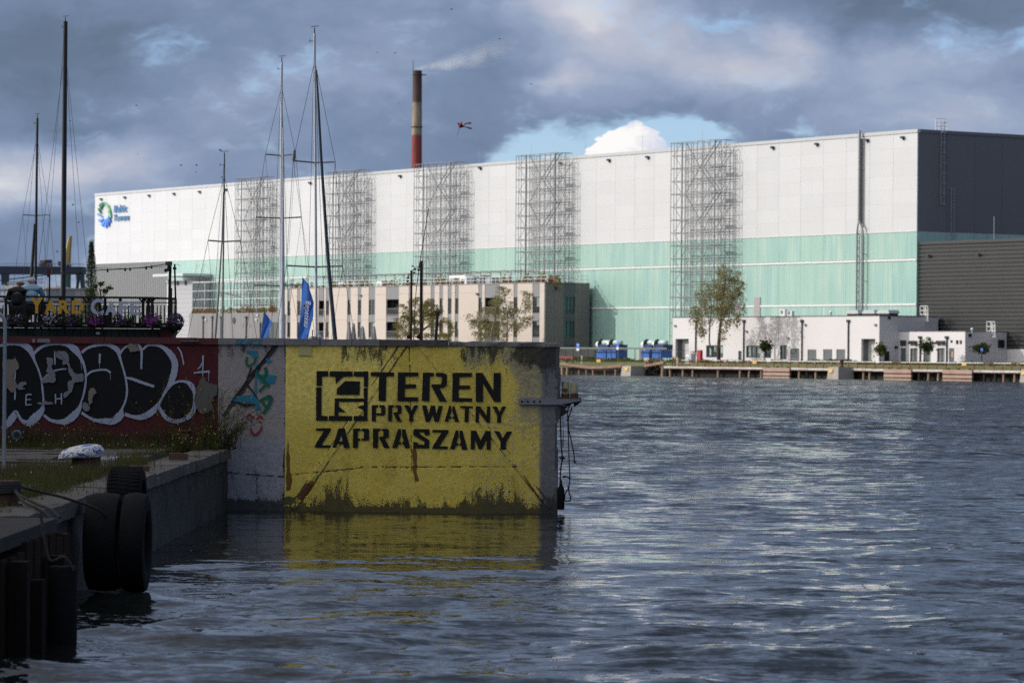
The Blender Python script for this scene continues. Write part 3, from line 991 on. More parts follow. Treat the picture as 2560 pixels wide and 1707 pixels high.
for i, s in enumerate(([(195,735,16),(215,702,18),(255,735,14)], [(275,745,16),(310,715,18),(332,740,14)], [(228,815,16),(240,860,20),(275,872,20),(312,835,18),(322,798,14)], [(228,758,22),(242,758,22)], [(302,765,22),(318,765,22)])):
    ribbon(mb, s, cG, WY - 0.016 - 0.001 * i, .29)
wall.part('red_face_graffiti', mb, redsp)
mb = MB()
for i, s in enumerate(([(425,110,10),(330,245,16),(220,375,14),(140,495,12),(60,600,10)], [(235,300,14),(195,430,16),(240,500,12),(290,572,8)], [(100,595,6),(180,622,26),(265,615,8)])):
    ribbon(mb, s, cG, WY - 0.030 - 0.001 * i, .29)
wall.part('black_crack_paint', mb, sten)
a, b = cG(95, 105), cG(340, 62)
xa, za = wp(*a); xb, zb = wp(*b)
wall.part('coping_tag', text_mb('SKACZ', (xa, xb, za, zb), lambda x, z: (x, WY - 0.062, z), 0.03, 0.2), cyan)

# ---- the red wall with the bubble letters
RX0 = -15.0
rw = Thing('graffiti_wall', 'dark red painted wall covered by black bubble letters with white outlines', 'wall', (-8.5, WY, QZ))
rw.part('red_face', rebase(face_grid(RX0, GX0 - 0.004, QZ - 0.15, WT - 0.0, 0.03, red_fn), rw.base), red)
rw.part('wall_core', MB().box(RX0, GX0 - .006, WY + 0.02, WY + 0.5, QZ - 0.3, WT), conc)
red_cope = M('dark_red_coping', (0.105, 0.03, 0.03), 0.85, 0.3, 2.0, 0.3)
x = RX0
while x < GX0 - 0.02:
    x1 = min(x + rg.uniform(1.5, 2.1), GX0)
    rw.part('coping', MB().box(x + .006, x1 - .006, WY - 0.04, WY + 0.55, WT - 0.002, 3.275 + rg.uniform(-.006, .006)), red_cope)
    x = x1
cA = lambda x, y: (x * 0.16584, 840 + y * 0.16582)
cB = lambda x, y: (280 + x * 0.17857, 840 + y * 0.17857)
toA = lambda x, y: ((280 + x * 0.17857) / 0.16584, y * 0.17857 / 0.16582)      # crop B units -> crop A units
A3 = lambda pts: [(*toA(p[0], p[1]), *[q * 1.077 for q in p[2:]]) for p in pts]
blk = paint_mat('black_spray', (0.010, 0.010, 0.012), 0.72, 0.05)
wht = paint_mat('white_spray', (0.40, 0.435, 0.53), 0.70, 0.07)
BLOBS = [
    [(-60,160),(100,130),(260,135),(380,200),(470,330),(560,480),(620,650),(645,850),(640,1020),(560,1200),(440,1280),(320,1230),(240,1100),(150,1180),(40,1330),(-60,1400)],
    [(520,290),(600,200),(740,150),(900,150),(1050,200),(1160,290),(1250,430),(1285,600),(1275,780),(1220,980),(1130,1120),(1000,1220),(880,1270),(760,1240),(670,1170),(640,1040),(655,880),(645,680),(600,500),(540,380)],
    [(1225,310),(1290,220),(1400,160),(1550,150),(1700,190),(1790,270)] + A3([(105,330),(160,480),(195,640),(205,780),(190,900),(130,1020),(30,1090)]) + [(1540,1260),(1380,1240),(1270,1170),(1215,1050),(1260,880),(1295,700),(1290,520)],
    A3([(115,270),(170,190),(260,150),(350,140),(395,190),(412,240),(440,170),(530,135),(620,140),(720,200),(800,310),(830,440),(815,600),(760,730),(700,860),(630,960),(540,1030),(420,1090),(300,1110),(190,1085),(140,1020),(190,900),(215,780),(205,640),(160,450)]),
    A3([(680,900),(740,790),(800,700),(900,650),(1000,650),(1080,690),(1120,780),(1130,880),(1090,1000),(1020,1090),(900,1140),(780,1110),(710,1040),(680,980)]),
]
for i, pl in enumerate(BLOBS):
    mb = MB()
    blob_poly(mb, pl, cA, WY - 0.010 - 0.0012 * i)
    rw.part('bubble_letter', mb, blk)
STROKES = [
    [(-40,150,45),(150,115,50),(300,120,60),(420,170,100),(480,260,70),(520,370,35),(570,480,28),(620,640,26),(640,800,30),(655,950,26),(650,1040,40),(620,1130,90),(520,1240,130),(430,1310,100),(330,1270,50),(270,1180,40),(235,1150,70),(190,1230,110),(100,1340,90),(30,1400,60)],
    [(505,270,40),(600,180,45),(720,130,40),(880,118,35),(1020,135,60),(1130,200,110),(1200,300,60),(1260,420,40),(1290,560,30),(1290,700,30),(1265,860,28),(1225,990,30),(1200,1080,60),(1120,1190,110),(1000,1280,100),(880,1290,60),(760,1265,45),(660,1190,40)],
    [(1230,250,40),(1320,180,40),(1450,140,40),(1600,130,40)] + A3([(10,150,60),(80,200,70),(105,280,40),(140,400,28),(180,540,28),(205,680,28),(210,780,28),(190,900,28),(140,1020,35),(110,1110,110),(20,1190,90)]) + [(1600,1280,90),(1450,1270,50),(1330,1220,40),(1230,1150,45)],
    A3([(110,250,30),(170,170,30),(260,125,30),(350,110,35),(400,170,40),(415,250,35),(412,350,28),(410,460,25)]),
    A3([(430,190,30),(500,130,30),(600,125,35),(700,150,50),(800,230,80),(870,340,90),(880,450,90),(850,580,90),(800,690,60),(740,790,40),(690,880,30),(640,970,60),(560,1060,90),(430,1130,80),(300,1130,50),(180,1090,50)]),
    A3([(640,960,40),(690,1050,50),(770,1150,60),(880,1190,60),(1000,1170,50),(1090,1110,70),(1150,1010,60),(1155,880,40),(1150,780,45),(1110,690,70),(1040,640,40),(930,635,30),(830,680,40),(760,760,40)]),
    [(1505,265,28),(1503,340,28),(1500,410,26)], [(1300,600,30),(1370,540,30),(1480,512,30),(1600,510,30),(1668,552,30)], [(825,240,20),(827,330,20),(828,430,18)],
    [(640,660,30),(720,580,28),(800,530,25),(920,500,22),(1000,495,20)], A3([(195,580,28),(300,605,40),(420,650,40),(590,705,35)]), A3([(920,155,20),(970,240,22),(1005,400,18)]),
    A3([(1275,270,26),(1272,390,22),(1270,555,12)]), A3([(1275,350,18),(1240,420,18),(1200,460,14)]), A3([(1145,515,22),(1250,503,25),(1370,495,28)]), A3([(1358,500,14),(1352,560,8),(1350,635,6)]),
    [(228,520,24),(224,620,24),(220,700,20)], [(230,810,24),(226,900,24),(222,960,18)],
    [(475,880,20),(400,885,20),(392,960,20),(388,1040,18)], [(392,960,18),(430,955,16),(470,960,16)], [(388,1040,18),(430,1035,16),(475,1030,16)],
    [(835,870,20),(837,940,20),(838,1020,18)], [(925,860,20),(927,950,20),(928,1030,16)], [(835,945,20),(880,943,20),(925,940,20)],
    [(1662,560,8),(1664,610,6),(1665,665,5)], [(1500,410,8),(1501,440,6),(1501,480,5)], [(1210,350,8),(1222,420,6),(1230,505,5)],
]
for i, s in enumerate(STROKES):
    mb = MB()
    ribbon(mb, s, cA, WY - 0.018 - 0.0009 * i, .166)
    rw.part('white_outline', mb, wht)
flake = paint_mat('flaked_grey_plaster', (0.22, 0.22, 0.235), 0.70, 0.05)
beige = paint_mat('flaked_beige_plaster', (0.24, 0.20, 0.165), 0.74, 0.05)
cement = paint_mat('cement_patch', (0.13, 0.125, 0.11), 0.78, 0.05)
for i, (pl, m_) in enumerate((
    ([(800,190),(850,230),(950,220),(1030,280),(1040,400),(1090,500),(1150,570),(1250,570),(1240,680),(1120,700),(1080,830),(980,930),(950,880),(1030,810),(1020,700),(1090,640),(1040,560),(1010,430),(940,430),(950,370),(860,330),(840,250)], flake),
    ([(700,330),(790,340),(800,420),(780,470),(830,580),(820,690),(700,700),(620,700),(690,600),(740,570),(700,530),(720,440)], flake),
    ([(50,370),(200,350),(220,310),(240,340),(285,470),(220,530),(200,600),(250,760),(180,850),(70,730),(60,560)], beige),
    ([(300,700),(380,690),(395,730),(330,760),(380,800),(280,800),(250,760)], flake),
    ([(560,1010),(680,985),(770,990),(800,1020),(700,1030),(600,1030)], flake),
    ([(1330,830),(1400,780),(1460,850),(1400,900),(1390,1000),(1340,1030)], beige),
    ([(1250,1010),(1300,1000),(1350,1080),(1330,1130),(1260,1110)], flake),
    (A3([(1270,570),(1350,650),(1460,690),(1465,820),(1390,890),(1410,1020),(1250,1090),(1180,980),(1165,880),(1200,690)]), cement),
    (A3([(225,120),(300,115),(360,150),(390,200),(300,215),(250,210)]), beige),
    ([(485,40),(530,38),(530,98),(490,98)], flake), ([(565,40),(745,38),(760,98),(560,98)], flake))):
    mb = MB()
    blob_poly(mb, pl, cA, WY - 0.044 - 0.0010 * i - (0.012 if i >= 9 else 0), 5 if i < 9 else 0, 9 if i < 9 else 0, i)
    rw.part('flaked_patch', mb, m_)
# steel strip on the wall's coping
a, b = cB(960, 62), cB(1225, 80)
pa, pb = wp(*a), wp(*b)
rw.part('steel_strip', MB().box(pa[0], pb[0], WY - 0.075, WY - 0.041, pb[1], pa[1]), steel_dark)
# ================================================================== NEAR THINGS ON THE QUAY AND WALL
# ---- steel bracket on the end of the wall with two pipe stubs
br = Thing('steel_bracket', 'grey steel bracket bolted across the right end of the yellow wall', 'bracket', at(1375, 1004, WY))
BY = WY - 0.055
p = [at(1297, 994.5, BY), at(1297, 1011, BY), at(1398, 1010.5, BY), at(1430, 1004, BY), at(1453, 996, BY)]
mb = MB().prism([at(1297, 994.5, BY), at(1297, 1011, BY), at(1400, 1011.5, BY), at(1452, 1002, BY), at(1452.5, 994.5, BY)], (0, 0.04, 0))
br.part('angle_iron', mb, M('grey_steel_plate', (0.21, 0.21, 0.22), 0.55, 0.3, 5.0, 0.3))
q = lambda x, y: at(1380 + x * 0.21692, 950 + y * 0.21684, BY + 0.1)
mb = MB()
for pl in ([(80, 200), (340, 212), (338, 250), (255, 312), (248, 268), (225, 276), (205, 300), (120, 290), (82, 290)],
           [(82, 290), (205, 300), (185, 305), (150, 335), (175, 352), (220, 338), (255, 312), (125, 415), (82, 425)]):
    mb.prism([q(x, y) for x, y in pl], (0, 0.03, 0))
br.part('gusset_plate', mb, black)
mb = MB().box(at(1392, 994, WY)[0], at(1453, 994, WY)[0], BY - 0.005, WY + 0.42, at(1400, 996, WY)[2], at(1400, 993.5, WY)[2])
br.part('top_plate', mb, rust)
pm = M('worn_cream_pipe', (0.36, 0.33, 0.20), 0.75, 0.45, 5.0, 0.3)
for i, (x0, x1, y0) in enumerate(((1404.5, 1423, 953.5), (1426, 1445.5, 956.5))):
    a, b = at(x0, y0, WY + 0.12), at(x1, 994, WY + 0.12)
    c = ((a[0] + b[0]) / 2, WY + 0.12, b[2])
    rr = (b[0] - a[0]) / 2
    st = br.part('pipe_stub', MB().lathe(c, [(rr, 0), (rr, a[2] - b[2] - .02), (rr * .96, a[2] - b[2]), (rr * .8, a[2] - b[2]), (rr * .8, 0.05), (0, .05)], 18), pm, smooth=40)
    br.part('rust_collar', MB().lathe(c, [(rr + .004, 0), (rr + .004, .075)], 18), rust, parent=st, smooth=40)
    cz = c[2] + (0.145 if i == 0 else 0.12)
    br.part('bolt_head', MB().lathe((c[0] - .005, WY + .12 - rr - .02, cz), [(.035, 0), (.045, .01), (.045, .04)], 10, 'y'), rust if i == 0 else pm, parent=st, smooth=40)
mb = MB()
for x in (1305, 1319.5, 1335, 1350):
    mb.lathe(at(x, 1003.5, BY - 0.012), [(.018, 0), (.022, .006), (.022, .014)], 8, 'y')
br.part('bolts', mb, black, kind='stuff')

# ---- ropes hanging from it and the black fender at the waterline
qq = lambda x, y: at(1380 + x * 0.21692, 950 + y * 0.21684, WY + 0.0)
rope_d = M('dark_wet_rope', (0.03, 0.03, 0.028), 0.95, 0.4, 20, 0.5, 60)
rope_b = M('blue_cord', (0.03, 0.10, 0.13), 0.9, 0.3, 10)


def rope(name, label, pts, r, m, knots=(), cat='rope', conv=None):
    conv = conv or qq
    P = [conv(x, y) for x, y in pts]
    c = [tuple(v) for v in flat_curve(P, 5, closed=False)]
    mb = MB().tube(c, r, 6)
    for (x, y, s) in knots:
        k = conv(x, y)
        mb.lathe((k[0], k[1], k[2] - s), [(0.001, 0), (s * .8, s * .4), (s, s), (s * .8, s * 1.6), (0.001, 2 * s)], 7)
        mb.bar((k[0] - s * 1.5, k[1], k[2] + s * .4), (k[0] + s * 1.4, k[1] + .01, k[2] - s * .3), s * .4)
    base = P[-1]
    return solo(name, label, cat, mb, m, base, smooth=60)


rope('hanging_rope', 'thick dark rope with a frayed knot holding the black fender', [(96, 415), (100, 580), (108, 780), (122, 890), (118, 920), (100, 1030), (94, 1190)], 0.014, rope_d, [(98, 578, .018), (118, 895, .045), (100, 1020, .02)])
rope('hanging_rope', 'long dark rope ending in a wide loop beside the black fender', [(205, 305), (182, 340), (183, 480), (190, 700), (200, 1000), (205, 1130), (192, 1230), (150, 1320), (148, 1395)], 0.011, rope_d, [(178, 458, .02), (205, 1132, .022), (190, 1228, .022)])
rope('hanging_rope', 'dark rope hanging free with a knotted end', [(225, 310), (222, 350), (190, 440), (192, 560), (220, 690), (248, 830), (262, 955)], 0.012, rope_d, [(262, 945, .024)])
rope('rope_loop', 'dark rope loop closing down to a short bar by the fender', [(192, 1230), (196, 1290), (212, 1340), (210, 1385), (150, 1398)], 0.012, rope_d, [(205, 1390, .02)])
rope('hanging_rope', 'thin blue cord hanging in a small loop under the bracket', [(126, 418), (128, 560), (130, 640), (120, 700), (126, 775), (134, 700), (131, 640)], 0.006, rope_b, cat='cord')
rope('frayed_rope_end', 'frayed rope end sticking out left from the long rope', [(205, 1132), (175, 1115), (150, 1108), (122, 1118)], 0.014, rope_d, [(140, 1112, .025)])
fz = at(1401, 1206, WY)
fx0, fx1 = at(1393, 1240, WY)[0], at(1411.5, 1240, WY)[0]
zb, zt = at(1400, 1267, WY)[2], at(1400, 1205, WY)[2]
fn = Thing('fender', 'black pointed fender hanging at the waterline on the right end of the wall', 'fender', ((fx0 + fx1) / 2, WY, zb))
rr = (fx1 - fx0) / 2
fn.part('fender_body', MB().lathe(((fx0 + fx1) / 2, WY + .02, zb - .05), [(rr * .9, 0), (rr, .04), (rr, (zt - zb) * .72), (rr * .82, (zt - zb) * .86), (rr * .3, zt - zb + .03), (rr * .22, zt - zb + .06)], 20), rubber, smooth=35)
fn.part('lashing_eye', MB().lathe(((fx0 + fx1) / 2, WY + .02, zt + .0), [(rr * .3, 0), (rr * .35, .02), (rr * .2, .05)], 10), rope_d, smooth=40)
rope('hanging_rope', 'short loose rope end against the right edge of the wall', [(150, 1320), (146, 1380)], 0.01, rope_d)


# ---- tyres on the quay face
def tyre(name, label, c, R, width, tread=26):
    t_ = Thing(name, label, 'tyre', (c[0], c[1], c[2] - R))
    wd = width / 2
    prof = [(R * .58, -wd * .72), (R * .66, -wd * .98), (R * .86, -wd), (R * .955, -wd * .9), (R * .985, -wd * .62), (R, 0), (R * .985, wd * .62), (R * .955, wd * .9), (R * .86, wd), (R * .66, wd * .98), (R * .58, wd * .72), (R * .56, 0)]
    mb = MB()
    n = 40
    for (r, h) in prof + [prof[0]]:
        for k in range(n):
            a = 2 * math.pi * k / n
            mb.v.append((c[0] + h, c[1] + r * math.cos(a), c[2] + r * math.sin(a)))
    for i in range(len(prof)):
        for k in range(n):
            k2 = (k + 1) % n
            mb.f.append((i * n + k, i * n + k2, (i + 1) * n + k2, (i + 1) * n + k))
    t_.part('tyre_carcass', mb, rubber, smooth=50)
    blocks = MB()
    for k in range(tread * 2 if R < .55 else 0):
        a = math.pi * k / tread
        for s in (-1, 0, 1):
            aa = a + s * 0.03
            u0, u1 = aa - 0.035, aa + 0.035
            x0, x1 = c[0] + (s * .6 - .25) * wd, c[0] + (s * .6 + .25) * wd
            ri, ro = R * .97, R * 1.008
            pts = [(x, c[1] + r * math.cos(u), c[2] + r * math.sin(u)) for x in (x0, x1) for r in (ri, ro) for u in (u0, u1)]
            blocks.add(pts, [(2, 3, 7, 6), (0, 2, 6, 4), (1, 5, 7, 3), (0, 1, 3, 2), (4, 6, 7, 5)])
    if blocks.v: t_.part('tread_blocks', blocks, rubber, kind='stuff')
    return t_


tc = at(303, 1360, 42.0)
tyre('tyre_fender', 'big black tyre hanging low on the quay wall, outer one of the pair', (QX + 0.74, 42.0, 0.655), 0.615, 0.30)
tyre('tyre_fender', 'big black tyre hanging low against the quay wall, inner one of the pair', (QX + 0.35, 42.06, 0.66), 0.605, 0.42)
tyre('tyre_fender', 'smaller black tyre leaning over the quay edge above and behind the big pair', (QX + 0.24, 45.4, 0.98), 0.50, 0.46)

# ---- cylinder fender and the rusty sheet piling near the camera
cf = Thing('cylinder_fender', 'black cylindrical rubber fender hung on rope against the rusty piling', 'fender', (-4.63, 35.3, -0.1))
cf.part('fender_body', MB().lathe((-4.63, 35.3, -0.25), [(.13, 0), (.155, .03), (.155, 0.99), (.14, 1.03), (.06, 1.04), (.06, .9)], 20), rubber, smooth=35)
cf.part('sling', MB().tube([tuple(v) for v in flat_curve([(-4.5, 35.2, .74), (-4.6, 35.2, .88), (-4.74, 35.2, .84), (-4.80, 35.25, 1.0), (-4.86, 35.3, 1.3)], 5, closed=False)], 0.016, 6), rope_d, smooth=50)
piling_m = M('dark_rusty_piling', (0.030, 0.017, 0.013), 0.9, 0.6, 3.0, 0.5, 20, streak=.5, spec=.06)
sp = Thing('sheet_piling', 'dark rusty sheet piling under the near end of the quay', 'piling', (-5.0, 33, -1))
y = 26.0
i = 0
rg = random.Random(4)
while y < 37.6:
    ph = [(-5.25, y), (-4.93, y + .10), (-4.90, y + .33), (-5.22, y + .43)]
    mb = MB()
    zt = 1.0 + rg.uniform(-.05, .06)
    o = [(x, yy) for x, yy in ph] + [(x - .04, yy) for x, yy in ph[::-1]]
    mb.prism([(x, yy, -1.5) for x, yy in o], (0, 0, zt + 1.5))
    sp.part('sheet_pile', mb, piling_m)
    mb = MB().box(-5.26, -5.20, y + .43, y + .58, -1.5, zt - .02)
    sp.part('pile_web', mb, piling_m)
    y += 0.58
sp.part('capping_beam', MB().box(-5.6, -4.98, 26, 37.5, 1.03, 1.17), M('crumbling_cap', (0.026, 0.023, 0.021), 0.95, 0.5, 3.0, 0.8, 18))
tm = M('dark_wet_timber', (0.014, 0.011, 0.010), 0.9, 0.4, 4, 0.4, streak=.6, spec=.06)
for k, (yy, h) in enumerate(((33.2, .95), (34.3, .7), (35.9, .85))):
    solo('mooring_timber', ['tall dark timber standing against the rusty piling at the frame edge', 'short dark timber between two taller ones on the rusty piling', 'dark timber on the rusty piling beside the cylindrical fender'][k], 'timber',
         MB().box(-4.87, -4.70, yy, yy + .22, -1.2, h), tm, (-4.78, yy + .1, -1.2), group='timbers on the sheet piling')

# ---- bollards
bp = ground(206, 1182, QZ)
mbz = bp[2]
bo = Thing('mushroom_bollard', 'rusty mooring bollard with a lopsided cap painted white, blue and pink', 'bollard', (bp[0], bp[1], mbz))
bo.part('neck', MB().lathe((bp[0] + .06, bp[1], mbz), [(.24, 0), (.235, .03), (.215, .06), (.21, .25)], 24), M('bollard_rust', (0.055, 0.026, 0.017), 0.85, 0.5, 8, 0.4, 30), smooth=40)
capm = bpy.data.materials.new('splashed_cap_paint'); capm.use_nodes = True
t = NT(capm.node_tree)
pos = t.n('ShaderNodeNewGeometry', 0)
n1 = t.noise(t.vmath('MULTIPLY', pos, (1, 1, 2.2)), 5.5, 3.0, 0.5, 1.2)
c = t.ramp(n1, [(0.0, (0.35, 0.13, 0.11)), (0.40, (0.42, 0.30, 0.28)), (0.45, (0.62, 0.62, 0.62)), (0.53, (0.64, 0.65, 0.66)), (0.56, (0.03, 0.09, 0.28)), (0.66, (0.03, 0.10, 0.30)), (0.69, (0.55, 0.55, 0.5)), (1.0, (0.4, 0.36, 0.2))])
c = t.mix(t.step(t.noise(pos, 16.0, 5.0, 0.7), 0.60, 0.66), c, (0.06, 0.035, 0.02))
t.n('ShaderNodeOutputMaterial', None, None, Surface=t.n('ShaderNodeBsdfPrincipled', 0, None, Base_Color=c, Roughness=0.5))
mb = MB()
n = 28
prof = [(.20, .235), (.30, .235), (.325, .265), (.32, .31), (.28, .37), (.2, .405), (.1, .42), (.001, .425)]
for r, h in prof:
    for k in range(n):
        a = 2 * math.pi * k / n
        xx, yy = r * math.cos(a), r * math.sin(a)
        squash = 1.0 + (0.12 * max(0, -xx / .3))
        mb.v.append((bp[0] - .0 + xx * squash, bp[1] + yy * .9, mbz + h + (xx * 0.16 if h > .24 else xx * .05) - (.02 if xx > 0 else 0) * 0))
for i in range(len(prof) - 1):
    for k in range(n):
        k2 = (k + 1) % n
        mb.f.append((i * n + k, i * n + k2, (i + 1) * n + k2, (i + 1) * n + k))
mb.f.append(tuple(range(n))[::-1])
bo.part('cap', mb, capm, smooth=50)

pb = ground(484, 1117, QZ)
pb = (pb[0], min(pb[1], 64.2), QZ)
b2 = Thing('pipe_bollard', 'short rusty pipe bollard with a flat rim among weeds near the wall', 'bollard', pb)
b2.part('tube', MB().lathe(pb, [(.10, .02), (.10, .33)], 18), rust, smooth=40)
b2.part('rim', MB().lathe((pb[0], pb[1], pb[2] + .33), [(.125, 0), (.125, .022)], 18), rust, smooth=40)
b2.part('base_plate', MB().box(pb[0] - .22, pb[0] + .3, pb[1] - .2, pb[1] + .2, QZ + .03, QZ + .055), rust)

b3p = (-5.92, 40.0, QZ)
b3 = Thing('rope_bollard', 'rusty bollard wound with dark rope at the left edge of the frame', 'bollard', b3p)
b3.part('post', MB().lathe(b3p, [(.2, 0), (.2, .03), (.15, .03), (.14, .16), (.15, .25), (.17, .27), (.17, .30), (.001, .30)], 18), M('bollard_rust', None), smooth=40)
mb = MB()
pts = []
for i in range(70):
    a = i * 0.42
    pts.append((b3p[0] + .165 * math.cos(a), b3p[1] + .165 * math.sin(a), QZ + .15 + .0019 * i))
mb.tube(pts, 0.022, 6)
solo('wound_rope', 'dark rope wound round the bollard at the left edge', 'rope', mb, rope_d, (b3p[0], b3p[1], QZ + .15), smooth=50)
for lab, pts, r in (('mooring rope running from the wound bollard over the quay edge to the tyres', [(-5.8, 40, 1.42), (-5.55, 40.3, 1.34), (-5.3, 40.8, 1.24), (-5.0, 41.4, 1.08), (-4.85, 41.8, 0.86)], .017),
                    ('mooring rope dropping steeply from the wound bollard to the quay edge', [(-5.8, 39.9, 1.38), (-5.6, 39.3, 1.26), (-5.32, 38.7, 1.2), (-5.15, 38.4, 1.1)], .02),
                    ('mooring rope lying slack beside the steep one at the quay edge', [(-5.8, 39.85, 1.36), (-5.5, 39.3, 1.26), (-5.25, 38.9, 1.2), (-5.1, 38.6, 1.12)], .018)):
    solo('mooring_rope', lab, 'rope', MB().tube([tuple(v) for v in flat_curve(pts, 6, closed=False)], r, 6), rope_d, pts[0], smooth=50)

# ---- iron blocks on the edge
for lab, x0, x1, y1, hh in (('rusty iron block lying on the quay edge beyond the tyres', 320.5, 372, 1180, .095), ('rusty iron block on the quay edge nearer the far wall', 422, 468, 1151, .12)):
    g0, g1 = ground(x0, y1, QZ), ground(x1, y1, QZ)
    t_ = Thing('iron_block', lab, 'iron block', ((g0[0] + g1[0]) / 2, g0[1], QZ), group='iron blocks on the quay edge')
    t_.part('channel', MB().box(g0[0], g1[0], g0[1], g0[1] + .22, QZ + .012, QZ + hh), rust)
    t_.part('bolt', MB().lathe(((g0[0] + g1[0]) / 2, g0[1] + .1, QZ + hh), [(.02, 0), (.02, .03)], 8), rust)

# ---- bent grey pipe at the left edge of the frame
gp = Thing('bent_pipe', 'grey bent pipe post at the left edge of the frame on the quay', 'post', (-7.46, 50, QZ))
gp.part('pipe', MB().tube([(-7.43, 50, QZ), (-7.43, 50, 3.35)] + [(-7.43 - .14 * (1 - math.cos(a)), 50, 3.40 + .15 * math.sin(a)) for a in np.linspace(0, math.pi * .55, 8)] + [(-7.9, 50, 3.50)], .028, 10), M('grey_pipe', (0.23, 0.26, 0.28), 0.5, 0.15), smooth=50)
gp.part('foot_plate', MB().lathe((-7.43, 50, QZ), [(.1, 0), (.1, .02)], 12), steel_dark)


# ---- plants on the quay
def blades(pts, hmin, hmax, wd, lean=0.35, seed=1, per=7, spread=.12):
    r = random.Random(seed)
    mb = MB()
    for (x, y, z, s) in pts:
        for _ in range(per):
            a = r.uniform(0, 6.283)
            bx, by = x + r.gauss(0, spread), y + r.gauss(0, spread)
            h = r.uniform(hmin, hmax) * s
            ln = r.uniform(.1, lean) * h
            w_ = wd * r.uniform(.6, 1.3)
            c_, s_ = math.cos(a), math.sin(a)
            mid = (bx + c_ * ln * .4, by + s_ * ln * .4, z + h * .6)
            tip = (bx + c_ * ln, by + s_ * ln, z + h)
            mb.add([(bx - s_ * w_, by + c_ * w_, z), (bx + s_ * w_, by - c_ * w_, z), (mid[0] + s_ * w_ * .7, mid[1] - c_ * w_ * .7, mid[2]), (mid[0] - s_ * w_ * .7, mid[1] + c_ * w_ * .7, mid[2]), tip], [(0, 1, 2, 3), (3, 2, 4)])
    return mb


g_green = leaf_mat('quay_grass', [(0.0, (0.035, 0.042, 0.014)), (0.45, (0.085, 0.09, 0.03)), (1.0, (0.17, 0.13, 0.065))], 1.2)
g_dry = leaf_mat('dry_weeds', [(0.0, (0.05, 0.04, 0.022)), (0.5, (0.11, 0.085, 0.05)), (1.0, (0.19, 0.15, 0.09))], 2.0)
g_weed = leaf_mat('weed_leaves', [(0.0, (0.045, 0.065, 0.018)), (0.6, (0.10, 0.12, 0.035)), (1.0, (0.15, 0.14, 0.05))], 2.5)
yell = M('yellow_petals', (0.65, 0.52, 0.04), 0.7, 0.1)
whitef = M('white_petals', (0.6, 0.6, 0.55), 0.7, 0.1)
rg = random.Random(21)
pts = []
for _ in range(420):     # strip behind the coping
    y = rg.uniform(38, 64)
    x = QX - .72 + rg.gauss(0, .2) - (0.1 if y > 50 else 0)
    s = .6 + .8 * max(0, mnoise.noise((x * .8, y * .5, 1)) + .35)
    if mnoise.noise((x * 1.1, y * .45, 7)) > -.05: pts.append((x, y, QZ - .03, s))
for _ in range(330):     # round the painted bollard and towards the camera
    x, y = rg.gauss(bp[0] - .15, .55), rg.gauss(bp[1] - 2.2, 2.4)
    if 40 < y < 58 and x < QX - .6: pts.append((x, y, QZ - .03, .9 + .4 * rg.random()))
for _ in range(420):     # tufts between the slabs
    x, y = rg.uniform(-12, QX - .8), 24 + 1.02 * rg.randint(0, 39) + rg.gauss(0, .05)
    if mnoise.noise((x * .6, y * .35, 11)) > .05: pts.append((x, y, QZ - .03, .30))
for _ in range(420):     # foot of the red wall
    x, y = rg.uniform(-12, QX - .3), 64.6 - abs(rg.gauss(0, .6))
    pts.append((x, y, QZ - .02, .8 + .5 * rg.random()))
solo('quay_grass', None, None, blades(pts, .05, .24, .006, .6, 3, 9, .09), g_green, (QX, 50, QZ), kind='stuff')
pts = []
for _ in range(700):
    x, y = rg.uniform(-11.5, -6.4), 64.75 - abs(rg.gauss(0, .25))
    pts.append((x, y, QZ - .02, .6 + .7 * max(0, mnoise.noise((x * .9, 3, 1)) + .4)))
for _ in range(260):
    x, y = rg.gauss(bp[0] - .6, .5), rg.gauss(bp[1] - 1.0, 1.6)
    if x < QX - .6: pts.append((x, y, QZ - .03, .5))
solo('dry_weeds', None, None, blades(pts, .15, .55, .004, .5, 5, 8, .08), g_dry, (-8.5, 64.5, QZ), kind='stuff')


def weed_plant(mb_s, mb_l, mb_f, x, y, z, h, lean, r):
    a = lean
    pts_ = [(x, y, z)]
    for k in range(1, 7):
        u = k / 6
        pts_.append((x + a * u * u * h + r.gauss(0, .012), y + r.gauss(0, .02), z + h * u * (1 - .18 * abs(a) * u)))
    mb_s.tube(pts_, [.006 * (1 - .7 * k / 6) for k in range(7)], 4)
    for k in range(1, 7):
        p0, p1 = Vector(pts_[k - 1]), Vector(pts_[k])
        for _ in range(9):
            q_ = p0.lerp(p1, r.random())
            an = r.uniform(0, 6.28)
            ln = r.uniform(.03, .085) * (1.1 - .6 * k / 6)
            d = Vector((math.cos(an), math.sin(an) * .6, r.uniform(.1, .8))).normalized() * ln
            sd = Vector((-d.y, d.x, 0.3 * ln)).normalized() * ln * .22
            mb_l.add([q_, q_ + d * .5 + sd, q_ + d, q_ + d * .5 - sd], [(0, 1, 2, 3)])
        if k >= 4 and r.random() < .25:
            c = Vector(pts_[k]) + Vector((r.gauss(0, .03), r.gauss(0, .03), r.gauss(0, .03)))
            s = .012
            mb_f.add([c + Vector((s, 0, 0)), c + Vector((0, 0, s)), c + Vector((-s, 0, 0)), c + Vector((0, 0, -s)), c + Vector((0, -s, 0))], [(0, 1, 4), (1, 2, 4), (2, 3, 4), (3, 0, 4)])


